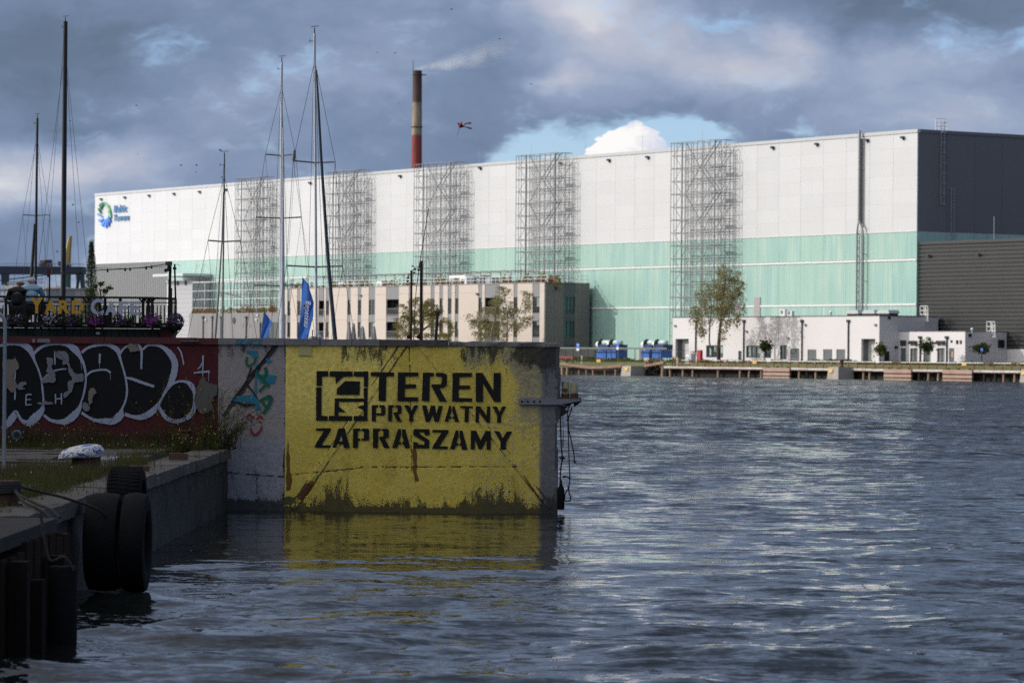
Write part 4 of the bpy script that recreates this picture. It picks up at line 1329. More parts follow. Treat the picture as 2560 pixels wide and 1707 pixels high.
def clump(name, label, cx, cy, n, hmin, hmax, spread, lean, seed):
    r = random.Random(seed)
    s_, l_, f_ = MB(), MB(), MB()
    for _ in range(n):
        x = cx + r.gauss(0, spread)
        y = cy + r.gauss(0, .18)
        if y > 64.85: y = 64.85 - r.random() * .2
        weed_plant(s_, l_, f_, x, y, QZ - .02, r.uniform(hmin, hmax), r.gauss(lean, .25), r)
    t_ = Thing(name, label, 'weeds', (cx, cy, QZ))
    t_.part('stems', s_, g_dry, kind='stuff')
    t_.part('leaves', l_, g_weed, kind='stuff')
    if f_.v: t_.part('flowers', f_, yell, kind='stuff')


clump('weed_clump', 'tall leafy weed clump in the corner where the quay edge meets the wall', QX - .28, 64.4, 46, .7, 1.35, .24, .30, 1)
clump('weed_clump', 'tall weeds standing before the small right hand bubble letter', QX - 1.0, 64.5, 22, .7, 1.5, .28, 0.02, 2)
clump('weed_clump', 'low flowering weeds round the short pipe bollard', QX - .55, 63.9, 34, .25, .6, .3, .1, 3)
clump('weed_clump', 'thin dry weeds under the middle bubble letters', QX - 2.6, 64.6, 26, .3, .7, .6, 0.0, 4)
clump('weed_clump', 'weeds at the foot of the leftmost bubble letter', QX - 4.0, 64.4, 26, .2, .5, .5, 0.0, 5)
# overhanging weeds at the corner
r = random.Random(8)
s_, l_, f_ = MB(), MB(), MB()
for _ in range(18):
    x, y = QX - .05 + r.gauss(0, .08), 64.5 + r.gauss(0, .15)
    weed_plant(s_, l_, f_, x, y, QZ - .02, r.uniform(.5, .95), r.uniform(.6, 1.0), r)
t_ = Thing('weed_clump', 'weed stems arching out over the water beside the grey wall', 'weeds', (QX, 64.5, QZ))
t_.part('stems', s_, g_dry, kind='stuff'); t_.part('leaves', l_, g_weed, kind='stuff')
mb = MB()
for _ in range(46):
    x, y = rg.uniform(-10, QX - .6), 64.5 - abs(rg.gauss(0, 2.5)) if rg.random() < .6 else rg.uniform(45, 60)
    if rg.random() < .4: x = QX - .75 + rg.gauss(0, .2)
    c = Vector((x, y, QZ + rg.uniform(.05, .28))); s = .011
    mb.add([c + Vector((s, 0, 0)), c + Vector((0, 0, s)), c + Vector((-s, 0, 0)), c + Vector((0, 0, -s))], [(0, 1, 2, 3)])
solo('white_flowers', None, None, mb, whitef, (QX, 60, QZ), kind='stuff')
g = ground(284, 1150, QZ)
mb = MB()
for _ in range(60):
    c = Vector((g[0] + rg.gauss(0, .13), g[1] + rg.gauss(0, .4), QZ + .03)); s = rg.uniform(.012, .03)
    mb.lathe(c, [(s, -.02), (s * .9, s * .5), (.001, s * .8)], 5)
solo('gravel', None, None, mb, M('pale_gravel', (0.42, 0.42, 0.43), 0.9, 0.2), (g[0], g[1], QZ), kind='stuff')
bl = at(42, 1088, 64.3)
bt = Thing('blue_ball', 'small blue painted ring at the foot of the red wall', 'ring', (bl[0], 64.3, QZ))
pts = [(bl[0] + .075 * math.cos(a), 64.3, bl[2] + .08 * math.sin(a)) for a in np.linspace(0, 6.283, 18)]
bt.part('ring', MB().tube(pts, .028, 8), M('pale_blue_plastic', (0.10, 0.17, 0.33), 0.5, 0.2), smooth=50)
bt.o.name = 'blue_ring'
# ================================================================== CAFE TERRACE, YACHTS AND THINGS BEHIND THE WALL
CY = 78.0
C = lambda px, py, dy=0.0: at(px, py, CY + dy)
cx = lambda px: at(px, 800, CY)[0]
cz = lambda py, px=250: at(px, py, CY)[2]
dgreen = M('dark_green_boards', (0.012, 0.022, 0.022), 0.7, 0.3, 2.0)
dwood = M('black_stained_wood', (0.014, 0.012, 0.012), 0.7, 0.3, 3.0)
hut = Thing('cafe_hut', 'dark green boarded hut carrying the cafe terrace above the red wall', 'hut', (cx(200), CY, 1.2))
x0, x1 = cx(-130), cx(413)
DK = cz(806)
mb = MB().box(x0, x1, CY + .06, CY + 1.5, 1.2, DK - .14)
hut.part('body', mb, dgreen)
bx = x0
while bx < cx(400) - .05:
    hut.part('board', MB().box(bx + .008, bx + .17, CY + .02, CY + .06, 1.2, DK - .15), dgreen)
    bx += .178
hut.part('red_corner', MB().box(cx(400), cx(432), CY + .0, CY + .8, 1.2, DK - .13), M('dark_red_boards', (0.06, 0.012, 0.014), 0.7, 0.3))
hut.part('deck', MB().box(x0, cx(438), CY - .05, CY + 1.6, DK - .12, DK), dwood)
pale = M('pale_gap_and_box', (0.42, 0.41, 0.38), 0.7, 0.2)
for px in (50, 131, 171, 213, 294, 333, 373, 408):
    hut.part('lit_gap', MB().box(cx(px - 6), cx(px + 7), CY - .07, CY - .05, DK - .085, DK - .045), pale)  # pale boxes painted as daylight showing through gaps under the deck
hut.part('lamp_box', MB().box(cx(241), cx(250), CY - .06, CY + .02, cz(836), cz(830)), pale)
mb = MB()
for a, b in ((60, 86), (252, 265), (240, 226), (375, 392), (412, 398)):
    mb.bar(C(a, 816, -.02), C(b, 834, -.02), .025)
hut.part('brace', mb, dwood)

rail = Thing('terrace_railing', 'black wooden railing of the cafe terrace with Y shaped posts', 'railing', (cx(220), CY, DK))
rail.part('handrail', MB().bar(C(-130, 741), C(90, 742), .035), dwood)
rail.part('handrail', MB().box(cx(88), cx(383), CY - .06, CY + .12, cz(746), cz(741)), dwood)
rail.part('handrail', MB().bar(C(380, 745), C(441, 747), .035), dwood)
rail.part('handrail', MB().bar(C(-130, 754), C(441, 757, .3), .016), dwood)
for px in (-60, 14, 60, 105, 150, 180, 262, 300, 357, 370, 380):
    rail.part('post', MB().box(cx(px) - .03, cx(px) + .03, CY + .0, CY + .07, DK, cz(745, px)), dwood)
for px in (357, 369, 379, 217, 229):
    for s in (-1, 1):
        rail.part('knee_brace', MB().bar(C(px, 757), C(px + s * 10, 745), .022), dwood)
for px in range(-60, 440, 9):
    if px not in (426,):
        rail.part('baluster', MB().box(cx(px) - .012, cx(px) + .012, CY + .25, CY + .275, DK, cz(763, px)), dwood)
for px in (431, 435, 438.5, 441):
    rail.part('baluster', MB().bar(C(px, 804), C(px, 747), .016), dwood)

sgn = Thing('cafe_sign', 'yellow and white letters reading YARD CAFE on the terrace railing', 'sign', (cx(200), CY - .12, DK))
yl = M('amber_letters', (0.66, 0.34, 0.018), 0.5, 0.08, 3)
wl = M('pale_grey_letters', (0.44, 0.47, 0.56), 0.5, 0.08, 3)
SY = CY - .10
for ch, (a, b, t0, t1), m_ in (('Y', (78, 109.5, 744, 784), yl), ('A', (113, 144, 751, 785), yl), ('R', (149, 176, 750.5, 785), yl), ('D', (181, 211, 751.5, 785), yl),
                               ('C', (228.5, 261, 747, 788), wl), ('A', (264, 294.5, 753.5, 788), wl), ('F', (299, 322, 753.5, 787.5), wl), ('E', (327, 352, 753.5, 788.5), wl)):
    sgn.part('letter', text_mb(ch, (cx(a), cx(b), at(a, t1, CY)[2], at(a, t0, CY)[2]), lambda x, z: (x, SY - .06, z), 0.035, 0.0, (0, .06, 0)), m_)
sgn.part('fixing_bar', MB().bar(C(76, 764, -.06), C(356, 767, -.06), .014), dwood)
sgn.part('fixing_bar', MB().bar(C(76, 779, -.06), C(356, 782, -.06), .014), dwood)

# flower boxes along the deck edge
petal = {'white': M('lilac_petals', (0.36, 0.31, 0.44), 0.7, 0.3, 9), 'magenta': M('magenta_petals', (0.26, 0.035, 0.26), 0.7, 0.25, 9), 'purple': M('purple_petals', (0.12, 0.045, 0.17), 0.7, 0.3, 9)}
fl = leaf_mat('petunia_leaves', [(0.0, (0.015, 0.03, 0.012)), (1.0, (0.05, 0.075, 0.025))], 5)
rg = random.Random(12)
FLOW = [(20, 70, 789, 'purple', 'flower box with dim purple petunias below the seated people'), (112, 158, 788, 'white', 'flower box with lilac white petunias under the yellow letters'),
        (160, 205, 790, 'purple', 'flower box with dull purple petunias under the yellow D'), (222, 262, 790, 'magenta', 'flower box with a single magenta cluster under the pale C'),
        (288, 338, 793, 'purple', 'flower box with pink and purple petunias under the pale F and E'), (355, 405, 790, 'magenta', 'flower box of bright magenta petunias right of the pale letters')]
for a, b, yy, pc, lab in FLOW:
    t_ = Thing('flower_box', lab, 'flower box', (cx((a + b) / 2), CY - .2, DK), group='flower boxes along the terrace edge')
    t_.part('trough', MB().box(cx(a), cx(b), CY - .3, CY - .09, DK - .06, DK + .03), dwood)
    lf, pt = MB(), MB()
    for _ in range(420):
        x = cx(a) + (cx(b) - cx(a)) * rg.uniform(-.06, 1.06)
        c = Vector((x, CY - .22 + rg.gauss(0, .09), DK + .06 + rg.gauss(0, .06)))
        d = Vector((rg.gauss(0, 1), rg.gauss(0, 1), rg.gauss(0, 1))).normalized()
        e = d.orthogonal().normalized()
        s = rg.uniform(.015, .035)
        lf.add([c - d * s, c + e * s * .6, c + d * s, c - e * s * .6], [(0, 1, 2, 3)])
    centre = rg.uniform(.35, .65)
    for _ in range(60 if pc != 'purple' else 34):
        u = min(1.05, max(-.05, rg.gauss(centre, .22)))
        c = Vector((cx(a) + (cx(b) - cx(a)) * u, CY - .32 + rg.gauss(0, .05), DK + .05 + rg.gauss(0, .06)))
        s = rg.uniform(.014, .026)
        pt.lathe((c.x, c.y, c.z), [(.003, .02), (s, 0)], 6, 'y')
    t_.part('leaves', lf, fl, kind='stuff')
    t_.part('petals', pt, petal[pc], kind='stuff')
t_ = Thing('hanging_basket', 'round drooping basket of dark purple petunias at the terrace corner', 'flower basket', (cx(438), CY - .1, DK - .3))
lf, pt = MB(), MB()
for _ in range(900):
    d = Vector((rg.gauss(0, 1), rg.gauss(0, 1), rg.gauss(0, 1))).normalized()
    c = Vector((cx(439) + d.x * .20, CY - .1 + d.y * .18, DK + .02 + d.z * (.2 if d.z > 0 else .33 * (1 - abs(d.x) * .5))))
    e = d.orthogonal().normalized(); g_ = d.cross(e)
    s = rg.uniform(.015, .035)
    lf.add([c - g_ * s, c + e * s * .6, c + g_ * s, c - e * s * .6], [(0, 1, 2, 3)])
    if rg.random() < .22 and d.z > -.4:
        c2 = c + d * .02
        pt.add([c2 - g_ * s * .8, c2 + e * s * .8, c2 + g_ * s * .8, c2 - e * s * .8], [(0, 1, 2, 3)])
t_.part('leaves', lf, fl, kind='stuff'); t_.part('petals', pt, petal['purple'], kind='stuff')
t_.part('bowl', MB().lathe((cx(439), CY - .1, DK - .2), [(.03, 0), (.12, .06), (.15, .16)], 12), dwood)

# pole with floodlight and speaker, thin pole, string lights
pl = Thing('light_pole', 'black pole with a floodlight and a speaker at the terrace corner', 'lamp post', C(425, 805))
pl.part('pole', MB().bar((cx(423.5), CY - .1, DK), (cx(423.5) + .02, CY - .1, cz(664, 420)), .035, 8), dwood)
pl.part('pole', MB().bar((cx(428), CY - .1, DK), (cx(428), CY - .1, cz(720, 420)), .03, 8), dwood)
pl.part('floodlight', MB().box(cx(414.5), cx(430), CY - .2, CY - .02, cz(663.5, 420), cz(654, 420)), M('dark_grey_metal', (0.06, 0.065, 0.06), 0.5, 0.2))
pl.part('speaker', MB().prism([C(410, 673, -.2), C(422.5, 669.5, -.2), C(423.5, 676.5, -.2), C(411.5, 680.5, -.2)], (0, .2, 0)), black)
pl.part('clamp', MB().box(cx(419), cx(425.5), CY - .18, CY - .04, cz(672, 420), cz(662, 420)), black)
tp = Thing('thin_pole', 'thin black pole beside the floodlight pole at the terrace corner', 'pole', C(440, 805))
tp.part('pole', MB().bar(C(440.5, 805), C(436.5, 660), .022, 8), dwood)
tp.part('clip', MB().bar(C(436.5, 674), C(436.8, 668), .045, 8), black)
tp.part('guy_wire', MB().tube([C(436.6, 662), C(443, 661), C(450, 664)], .006, 4), black)
cab = Thing('string_lights', 'black festoon cable with small bulbs sagging from the floodlight pole', 'string lights', C(330, 672))
c1 = [(416, 660), (395, 663.5), (370, 667.5), (345, 670), (320, 671.8), (290, 673.5), (268, 674.5), (235, 676), (150, 683), (60, 694), (-40, 706)]
cab.part('cable', MB().tube([C(a, b, -.1) for a, b in c1], .011, 5), black)
cab.part('cable', MB().tube([C(a, b, .3) for a, b in ((416, 666), (380, 668.5), (330, 671.5), (270, 671), (235, 670), (100, 668))], .006, 4), black)
for px, py in ((269, 675), (313, 672.5), (325, 671.5), (365.5, 668), (379, 666), (200, 679), (160, 682), (120, 687)):
    b_ = cab.part('bulb', MB().lathe(C(px, py + 6.5, -.1), [(.004, 0), (.022, .02), (.026, .035), (.014, .06), (.014, .085)], 8), black, smooth=50)

# bar stools, table and the two people (backs to the camera)
skin = M('skin', (0.42, 0.24, 0.18), 0.6, 0.1, 20)


def skin_mesh(name, verts, edges, radii, sub=2):
    me = bpy.data.meshes.new(name)
    me.from_pydata(verts, edges, [])
    o = bpy.data.objects.new(name, me)
    COL.objects.link(o)
    md = o.modifiers.new('skin', 'SKIN')
    for i, r_ in enumerate(radii):
        sv = me.skin_vertices[0].data[i]
        sv.radius = (r_, r_) if not hasattr(r_, '__len__') else r_
        sv.use_root = (i == 0)
    md.use_smooth_shade = True
    o.modifiers.new('sub', 'SUBSURF').levels = sub
    dg = bpy.context.evaluated_depsgraph_get()
    out = bpy.data.meshes.new_from_object(o.evaluated_get(dg))
    bpy.data.objects.remove(o)
    bpy.data.meshes.remove(me)
    return out


def person(label, x, y, z, s, jacket, trousers, hat, lean):
    """seated, back to the camera, leaning forward (+y) on a table; pelvis at (x, y, z)"""
    t_ = Thing('person', label, 'person', (x, y, z - .62))
    P = lambda a, b, c: (a * s, b * s, c * s)
    # pelvis 0, belly 1, chest 2, neck base 3, neck 4, head 5, crown 6
    V = [P(0, 0, 0), P(0, .04, .16), P(0, .10, .34), P(0, .17, .47), P(0, .20, .53), P(lean, .24, .60), P(lean, .25, .68)]
    E = [(i, i + 1) for i in range(6)]
    R = [.12, .12, .125, .075, .055, .085, .07]
    for sd in (-1, 1):
        b = len(V)
        V += [P(sd * .17, .13, .43), P(sd * .25, .22, .26), P(sd * .17, .42, .20), P(sd * .15, .50, .20)]
        R += [.062, .048, .04, .034]
        E += [(3, b), (b, b + 1), (b + 1, b + 2), (b + 2, b + 3)]
        for k in range(5):
            f = len(V)
            o_ = (k - 2) * .017
            if k == 4:
                V += [P(sd * (.15 - .045), .52, .20), P(sd * (.15 - .06), .545, .19)]
            else:
                V += [P(sd * .15 + o_ * 1.3, .55 + .01 * (k % 2), .195), P(sd * .15 + o_ * 1.6, .585 + .008 * (k % 2), .175)]
            R += [.0095, .008]
            E += [(b + 3, f), (f, f + 1)]
        h = len(V)
        V += [P(sd * .1, .04, -.02), P(sd * .17, .42, .0), P(sd * .17, .36, -.42), P(sd * .17, .46, -.50)]
        R += [.10, .075, .05, .038]
        E += [(0, h), (h, h + 1), (h + 1, h + 2), (h + 2, h + 3)]
    R = [r_ * s for r_ in R]
    off = Vector((0, 0, .62))
    mk = lambda nm, V_, E_, R_: skin_mesh(nm, [Vector(v) + off for v in V_], E_, R_)
    t_.part('body', mk('body', V, E, R), skin)
    JV = [P(0, .01, .02), P(0, .04, .16), P(0, .10, .35), P(0, .16, .47), P(0, .185, .505)]
    JE = [(0, 1), (1, 2), (2, 3), (3, 4)]
    JR = [.17, .165, .165, .11, .075]
    for sd in (-1, 1):
        b = len(JV)
        JV += [P(sd * .175, .13, .42), P(sd * .25, .22, .26), P(sd * .175, .42, .205)]
        JR += [.085, .066, .052]
        JE += [(3, b), (b, b + 1), (b + 1, b + 2)]
    t_.part('jacket', mk('jacket', JV, JE, [r_ * s for r_ in JR]), jacket)
    TV = [P(0, .0, -.02)]
    TR, TE = [.15], []
    for sd in (-1, 1):
        b = len(TV)
        TV += [P(sd * .1, .04, -.03), P(sd * .17, .42, .0), P(sd * .17, .37, -.36)]
        TR += [.118, .088, .065]
        TE += [(0, b), (b, b + 1), (b + 1, b + 2)]
    t_.part('trousers', mk('trousers', TV, TE, [r_ * s for r_ in TR]), trousers)
    lp = lambda nm, mb_, m_, smooth=None: t_.part(nm, mb_.mesh(nm, (0, 0, 0), smooth), m_)
    hx, hy, hz = lean * s, .25 * s, .62 + .645 * s
    if hat:
        lp('cap', MB().lathe((hx, hy, hz - .03), [(.098 * s, 0), (.1 * s, .03), (.085 * s, .075), (.04 * s, .1), (.001, .105)], 16), hat, smooth=60)
        lp('cap_peak', MB().box(hx - .06, hx + .06, hy + .07, hy + .17, hz - .03, hz - .018), hat)
    else:
        lp('hair', MB().lathe((hx, hy - .005, hz - .075), [(.087 * s, 0), (.092 * s, .035), (.089 * s, .06)], 16), M('short_grey_hair', (0.12, 0.09, 0.075), 0.9, 0.3, 30), smooth=60)
    for sd in (-1, 1):
        lp('ear', MB().lathe((hx + sd * .085 * s, hy + .01, hz - .03), [(.004, -.025), (.016, -.01), (.018, .01), (.005, .028)], 8), skin, smooth=60)
        lp('eye', MB().lathe((hx + sd * .032 * s, hy + .078 * s, hz - .02), [(.001, -.008), (.008, 0), (.001, .008)], 8), black)
    lp('nose', MB().prism([(hx - .012, hy + .08 * s, hz - .05), (hx + .012, hy + .08 * s, hz - .05), (hx, hy + .08 * s, hz - .01)], (0, .02, 0)), skin)
    return t_


SZ = cz(770)
sx1, sx2 = cx(33), cx(69)
person('bald person in a black jacket sitting with back turned at the terrace railing', sx1, CY + .55, SZ, .92, M('black_jacket', (0.010, 0.010, 0.012), 0.8, 0.3, 9), black, None, .05)
person('person in a pale blue jacket and white cap leaning forward on the terrace', sx2, CY + .6, SZ + .02, .98, M('pale_blue_jacket', (0.20, 0.33, 0.42), 0.8, 0.15, 9), M('dark_shorts', (0.02, 0.02, 0.025), 0.8), M('white_cap', (0.55, 0.58, 0.65), 0.7, 0.05), -.04)
pp = bpy.data.objects['person.001']
pp_strap = MB().tube([(sx2 + .16, CY + .58, SZ + .46), (sx2 + .02, CY + .50, SZ + .34), (sx2 - .14, CY + .44, SZ + .12)], .016, 5)
for lab, x in (('black bar stool under the person in black', sx1), ('black bar stool under the person in pale blue', sx2)):
    t_ = Thing('bar_stool', lab, 'stool', (x, CY + .55, DK), group='stools on the terrace')
    t_.part('seat', MB().lathe((x, CY + .57, SZ - .16), [(.16, 0), (.17, .02), (.17, .04)], 14), dwood)
    for sx_ in (-1, 1):
        for sy_ in (-1, 1):
            t_.part('leg', MB().bar((x + sx_ * .15, CY + .57 + sy_ * .15, DK), (x + sx_ * .1, CY + .57 + sy_ * .1, SZ - .16), .016), dwood)
tb = Thing('terrace_table', 'dark terrace table the two people lean on', 'table', ((sx1 + sx2) / 2, CY + 1.15, DK))
tb.part('tabletop', MB().box(sx1 - .3, sx2 + .3, CY + .93, CY + 1.5, SZ + .09, SZ + .13), dwood)
for a in (sx1 - .2, sx2 + .2):
    tb.part('leg', MB().box(a - .04, a + .04, CY + 1.15, CY + 1.25, DK, SZ + .09), dwood)


# ---- yachts: dark hulls lie behind the wall, their masts stand above it
def yacht(label, px_top, py_top, px_bot, Y, r0, r1, mast_m, spreaders=(), sail=None, extras='', hull_m=None, hl=11.0, gear=True):
    top, bot = Vector(at(px_top, py_top, Y)), Vector(at(px_bot, 846, Y))
    dk = 1.05
    d = (top - bot) / (top.z - bot.z)
    foot = bot + d * (dk - bot.z)
    t_ = Thing('sailing_yacht', label, 'sailing yacht', (foot.x, Y, 0), group='yachts moored behind the wall')
    secs = [(-hl * .45, .5, .95, -.3), (-hl * .25, 1.5, 1.0, -.5), (0.02, 1.75, 1.0, -.6), (hl * .28, 1.2, 1.08, -.5), (hl * .48, .06, 1.2, .1)]
    mb = MB()
    for yo, w_, zt, zb_ in secs:
        mb.v += [(foot.x - w_, Y + yo, zt), (foot.x - w_ * .85, Y + yo, zt * .45), (foot.x, Y + yo, zb_), (foot.x + w_ * .85, Y + yo, zt * .45), (foot.x + w_, Y + yo, zt)]
    for i in range(4):
        for j in range(5):
            a, b = i * 5 + j, i * 5 + (j + 1) % 5
            mb.f.append((a, b, b + 5, a + 5))
    mb.f += [(4, 3, 2, 1, 0), (20, 21, 22, 23, 24)]
    t_.part('hull', mb, hull_m or white_paint, smooth=50)
    t_.part('cabin', MB().prism([(foot.x - .9, Y - 1.8, 1.0), (foot.x - .7, Y - 1.8, 1.38), (foot.x + .7, Y - 1.8, 1.38), (foot.x + .9, Y - 1.8, 1.0)], (0, 3.4, 0)), hull_m or white_paint)
    mast = t_.part('mast', MB().tube([foot, foot.lerp(top, .5), top], [r0, (r0 + r1) / 2 + .1 * (r0 - r1), r1], 10), mast_m, smooth=50)
    t_.part('boom', MB().bar((foot.x, Y + .1, 1.75), (foot.x + .15, Y - 3.8, 1.7), .055, 8), mast_m)
    wire = M('rigging_wire', (0.03, 0.03, 0.033), 0.5, 0.1)
    if gear:
        t_.part('masthead_gear', MB().bar(top, top + Vector((.0, 0, .16)), .02).bar(top + Vector((-.10, 0, .19)), top + Vector((.12, 0, .21)), .012).bar(top + Vector((-.13, 0, -.22)), top + Vector((0, 0, -.22)), .01).bar(top + Vector((-.13, 0, -.25)), top + Vector((-.13, 0, -.16)), .012), black, parent=mast)
    tips = []
    for (pa, ya, pb_, yb) in spreaders:
        a, b = Vector(at(pa, ya, Y - .15)), Vector(at(pb_, yb, Y - .15))
        m0 = (a + b) / 2
        u = (m0.z - foot.z) / (top.z - foot.z)
        m0 = foot.lerp(top, u); m0.z -= .03
        t_.part('spreader', MB().tube([a, m0, b], .024, 6), steel_dark, parent=mast)
        tips.append((a, b))
    hi = foot.lerp(top, .93)
    for s in (0, 1):
        pts = [hi] + [tp_[s] for tp_ in tips] + [Vector((foot.x + (1.5 if s else -1.5), Y - .3, dk))]
        t_.part('shroud', MB().tube(pts, .0085, 4), wire)
    t_.part('forestay', MB().tube([hi, (foot.x + .05, Y + hl * .46, 1.2)], .0085, 4), wire)
    t_.part('backstay', MB().tube([top, (foot.x - .05, Y - hl * .44, 1.0)], .0075, 4), wire)
    for k, (a, b) in enumerate(tips):
        lo = foot.lerp(top, max(0.05, (a.z - foot.z) / (top.z - foot.z) - .28))
        t_.part('lower_shroud', MB().tube([a, (foot.x - .25, Y - .1, lo.z)], .006, 4), wire)
        t_.part('lower_shroud', MB().tube([b, (foot.x + .25, Y - .1, lo.z)], .006, 4), wire)
    if sail:
        t_.part(sail[0], MB().tube([at(px_, py_, Y + .1 if len(sail) < 4 else sail[3]) for px_, py_ in sail[1]], sail[2], 8), sail[4] if len(sail) > 4 else M('furled_sailcloth', (0.42, 0.44, 0.50), 0.85, 0.25, 6), smooth=50)
    return t_


alu = M('silver_mast', (0.44, 0.46, 0.50), 0.45, 0.12, 1.0, metal=0.2)
carbon = M('black_carbon_mast', (0.008, 0.008, 0.010), 0.35, 0.2)
navy = M('dark_navy_sailcloth', (0.035, 0.048, 0.068), 0.85, 0.3, 5)
navy_hull = M('navy_hull', (0.012, 0.018, 0.035), 0.3, 0.1)
yacht('tall yacht with a thick black mast rising behind the cafe sign', 163.5, 54, 157, 130, .105, .085, carbon, [], None, hull_m=navy_hull, hl=16)
yacht('yacht with a slim black mast and one pair of spreaders left of the tallest mast', 93.5, 296, 87, 150, .068, .05, carbon, [(57, 537, 124, 537)], ('furled_jib', [(87, 560), (82, 640), (77, 720), (73, 800)], [.055, .07, .08, .085], 149.5, carbon), hull_m=navy_hull, hl=14)
yacht('yacht with a thin grey mast over the grey cladding', 561, 395, 556, 104, .030, .024, steel_dark, [(520, 601, 601, 602)], ('furled_jib', [(558.5, 480), (555, 600), (546, 740), (538, 845)], [.016, .022, .03, .036], 103.6, steel_dark))
yacht('yacht with a silver mast and a grey furled sail beside the blue flag', 704.5, 156, 701, 112, .046, .036, alu, [(663.5, 386, 739, 386), (640, 543, 754, 543), (634, 713, 770, 711)], ('furled_main', [(707, 320), (707, 500), (707, 600), (706.5, 720), (706, 846)], [.022, .040, .058, .072, .088], 111.75))
yacht('yacht with the tallest silver mast and a dark furled sail slanting off it', 786.5, 84, 791, 97, .040, .032, alu, [(733, 402, 838, 405), (716, 664, 857, 665)], ('dark_furled_sail', [(791, 176), (796, 260), (802, 380), (810, 500), (818, 620), (828, 740), (838, 850)], [.026, .034, .041, .047, .052, .058, .068], 96.7, navy))
t_ = Thing('radar_reflector', 'tube radar reflector hanging at the left spreader tip of the tallest silver mast', 'reflector', at(735, 402, 96.8))
t_.part('tube', MB().bar(at(733, 402, 96.8), at(736, 376, 96.8), .05, 8), steel_dark)

# ---- poles with domes cameras on the wall's pier
dkrust = M('dark_brown_pole', (0.028, 0.018, 0.015), 0.7, 0.4, 4)
PYY = 69.0
for lab, (a, b, c, d, r_) in (('shorter dark pole of the camera pair behind the wall', (1028.5, 676, 1028, 852, .024)), ('taller dark pole of the camera pair behind the wall', (1053.5, 652, 1053, 852, .031))):
    t_ = Thing('camera_pole', lab, 'pole', (at(c, d, PYY)[0], PYY, 1.2), group='poles behind the wall')
    bt_ = Vector(at(c, d, PYY)); bt_.z = 1.2
    t_.part('pole', MB().tube([bt_, at(a, b, PYY)], r_, 8), dkrust, smooth=50)
    cams = ((1035, 671, 1036, 680), (1019, 692, 1019, 700)) if a < 1040 else ((1047, 664, 1047.5, 668), (1046, 688, 1050, 688))
    for (ax, ay, bx_, by_) in cams[:2 if a < 1040 else 1]:
        t_.part('camera_arm', MB().bar(at(a, ay - 6, PYY), at(ax, ay - 5, PYY), .02), steel)
        dome = t_.part('camera_housing', MB().lathe(at(ax, ay + 2, PYY), [(.035, -.03), (.042, 0), (.03, .035), (.01, .05)], 12), steel, smooth=50)
        t_.part('camera_dome', MB().lathe(at(ax, ay + 9, PYY), [(.001, -.04), (.026, -.025), (.034, .0)], 12), black, parent=dome, smooth=50)
    t_.part('foot_light', MB().lathe(at(a - 7, 842, PYY), [(.02, -.04), (.04, -.015), (.04, .03), (.02, .05)], 10), black, smooth=50)
t_ = Thing('camera_pole', 'short dark leaning post behind the wall right of the camera poles', 'pole', (at(1090, 852, PYY)[0], PYY, 1.2), group='poles behind the wall')
v = Vector(at(1089, 860, PYY))
t_.part('post', MB().tube([(v.x - .05, PYY, 1.2), at(1089.5, 848, PYY), at(1094.5, 778, PYY)], .032, 8), dkrust, smooth=50)
t_ = Thing('antenna_stay', 'thin wire stay running up from between the camera poles', 'wire', (at(1034, 846, PYY)[0], PYY, 3.2))
t_.part('wire', MB().tube([at(a, b, PYY - .1) for a, b in ((1034, 850), (1036, 790), (1041, 720), (1052, 640), (1066, 555), (1072, 520))], .010, 4), black)

# ---- blue feather flags
flagm = leaf_mat('blue_flag_cloth', [(0, (0.05, 0.135, 0.44)), (1, (0.07, 0.18, 0.52))], 1.5, .3)
flagw = M('flag_print', (0.45, 0.52, 0.68), 0.8, 0.1, 3)
FY = 90.0
solo('pontoon', None, None, MB().box(-10.2, -4.2, 88.6, 91.6, -.3, 1.2), conc, (0, 0, 0), kind='structure')


def feather(label, outline, pole, print_fn=None):
    """outline: left and right edge px by row"""
    t_ = Thing('feather_flag', label, 'flag', (at(pole[0][0], 850, FY)[0], FY, 1.2), group='blue feather flags behind the wall')
    mb = MB()
    n = 9
    for (xl, xr, yy) in outline:
        for k in range(n):
            u = k / (n - 1)
            p_ = at(xl + (xr - xl) * u, yy, FY - (xl + (xr - xl) * u - pole[0][0]) * .0105 * .75 + .06 * math.sin(u * 5 + yy * .045))
            mb.v.append(p_)
    for i in range(len(outline) - 1):
        for k in range(n - 1):
            a = i * n + k
            mb.f.append((a, a + 1, a + n + 1, a + n))
    t_.part('cloth', mb, flagm, smooth=80)
    v = at(pole[0][0], pole[0][1], FY)
    t_.part('pole', MB().tube([(v[0], FY + .02, 1.2)] + [at(a, b, FY + .02) for a, b in pole], .016, 6), steel_dark)
    if print_fn: print_fn(t_)
    return t_


def big_print(t_):
    me = text_mesh('Beneteau', 1.0, 0.0, 0, 0.35)
    xs = [v.co.x for v in me.vertices]; ys = [v.co.y for v in me.vertices]
    mb = MB()
    for v in me.vertices:
        u = (v.co.x - min(xs)) / (max(xs) - min(xs)); w_ = (v.co.y - min(ys)) / (max(ys) - min(ys))
        yy = 752 + u * 66
        xc = 771 - 3 * u + (w_ - .5) * 13 - u * 2
        mb.v.append(at(xc, yy, FY - (xc - 768) * .0105 * .75 - .09))
    mb.f = [tuple(p.vertices) for p in me.polygons]
    bpy.data.meshes.remove(me)
    t_.part('brand_lettering', mb, flagw)
    mb = MB()
    for pts in ([(776, 752, 3), (770, 760, 4), (760, 765, 3), (756, 770, 2)], [(762, 756, 2), (761, 768, 3), (766, 774, 2)]):
        ribbon(mb, pts, lambda x, y: (x, y), FY - .10, 1)
    t_.part('swoosh', mb, flagw)


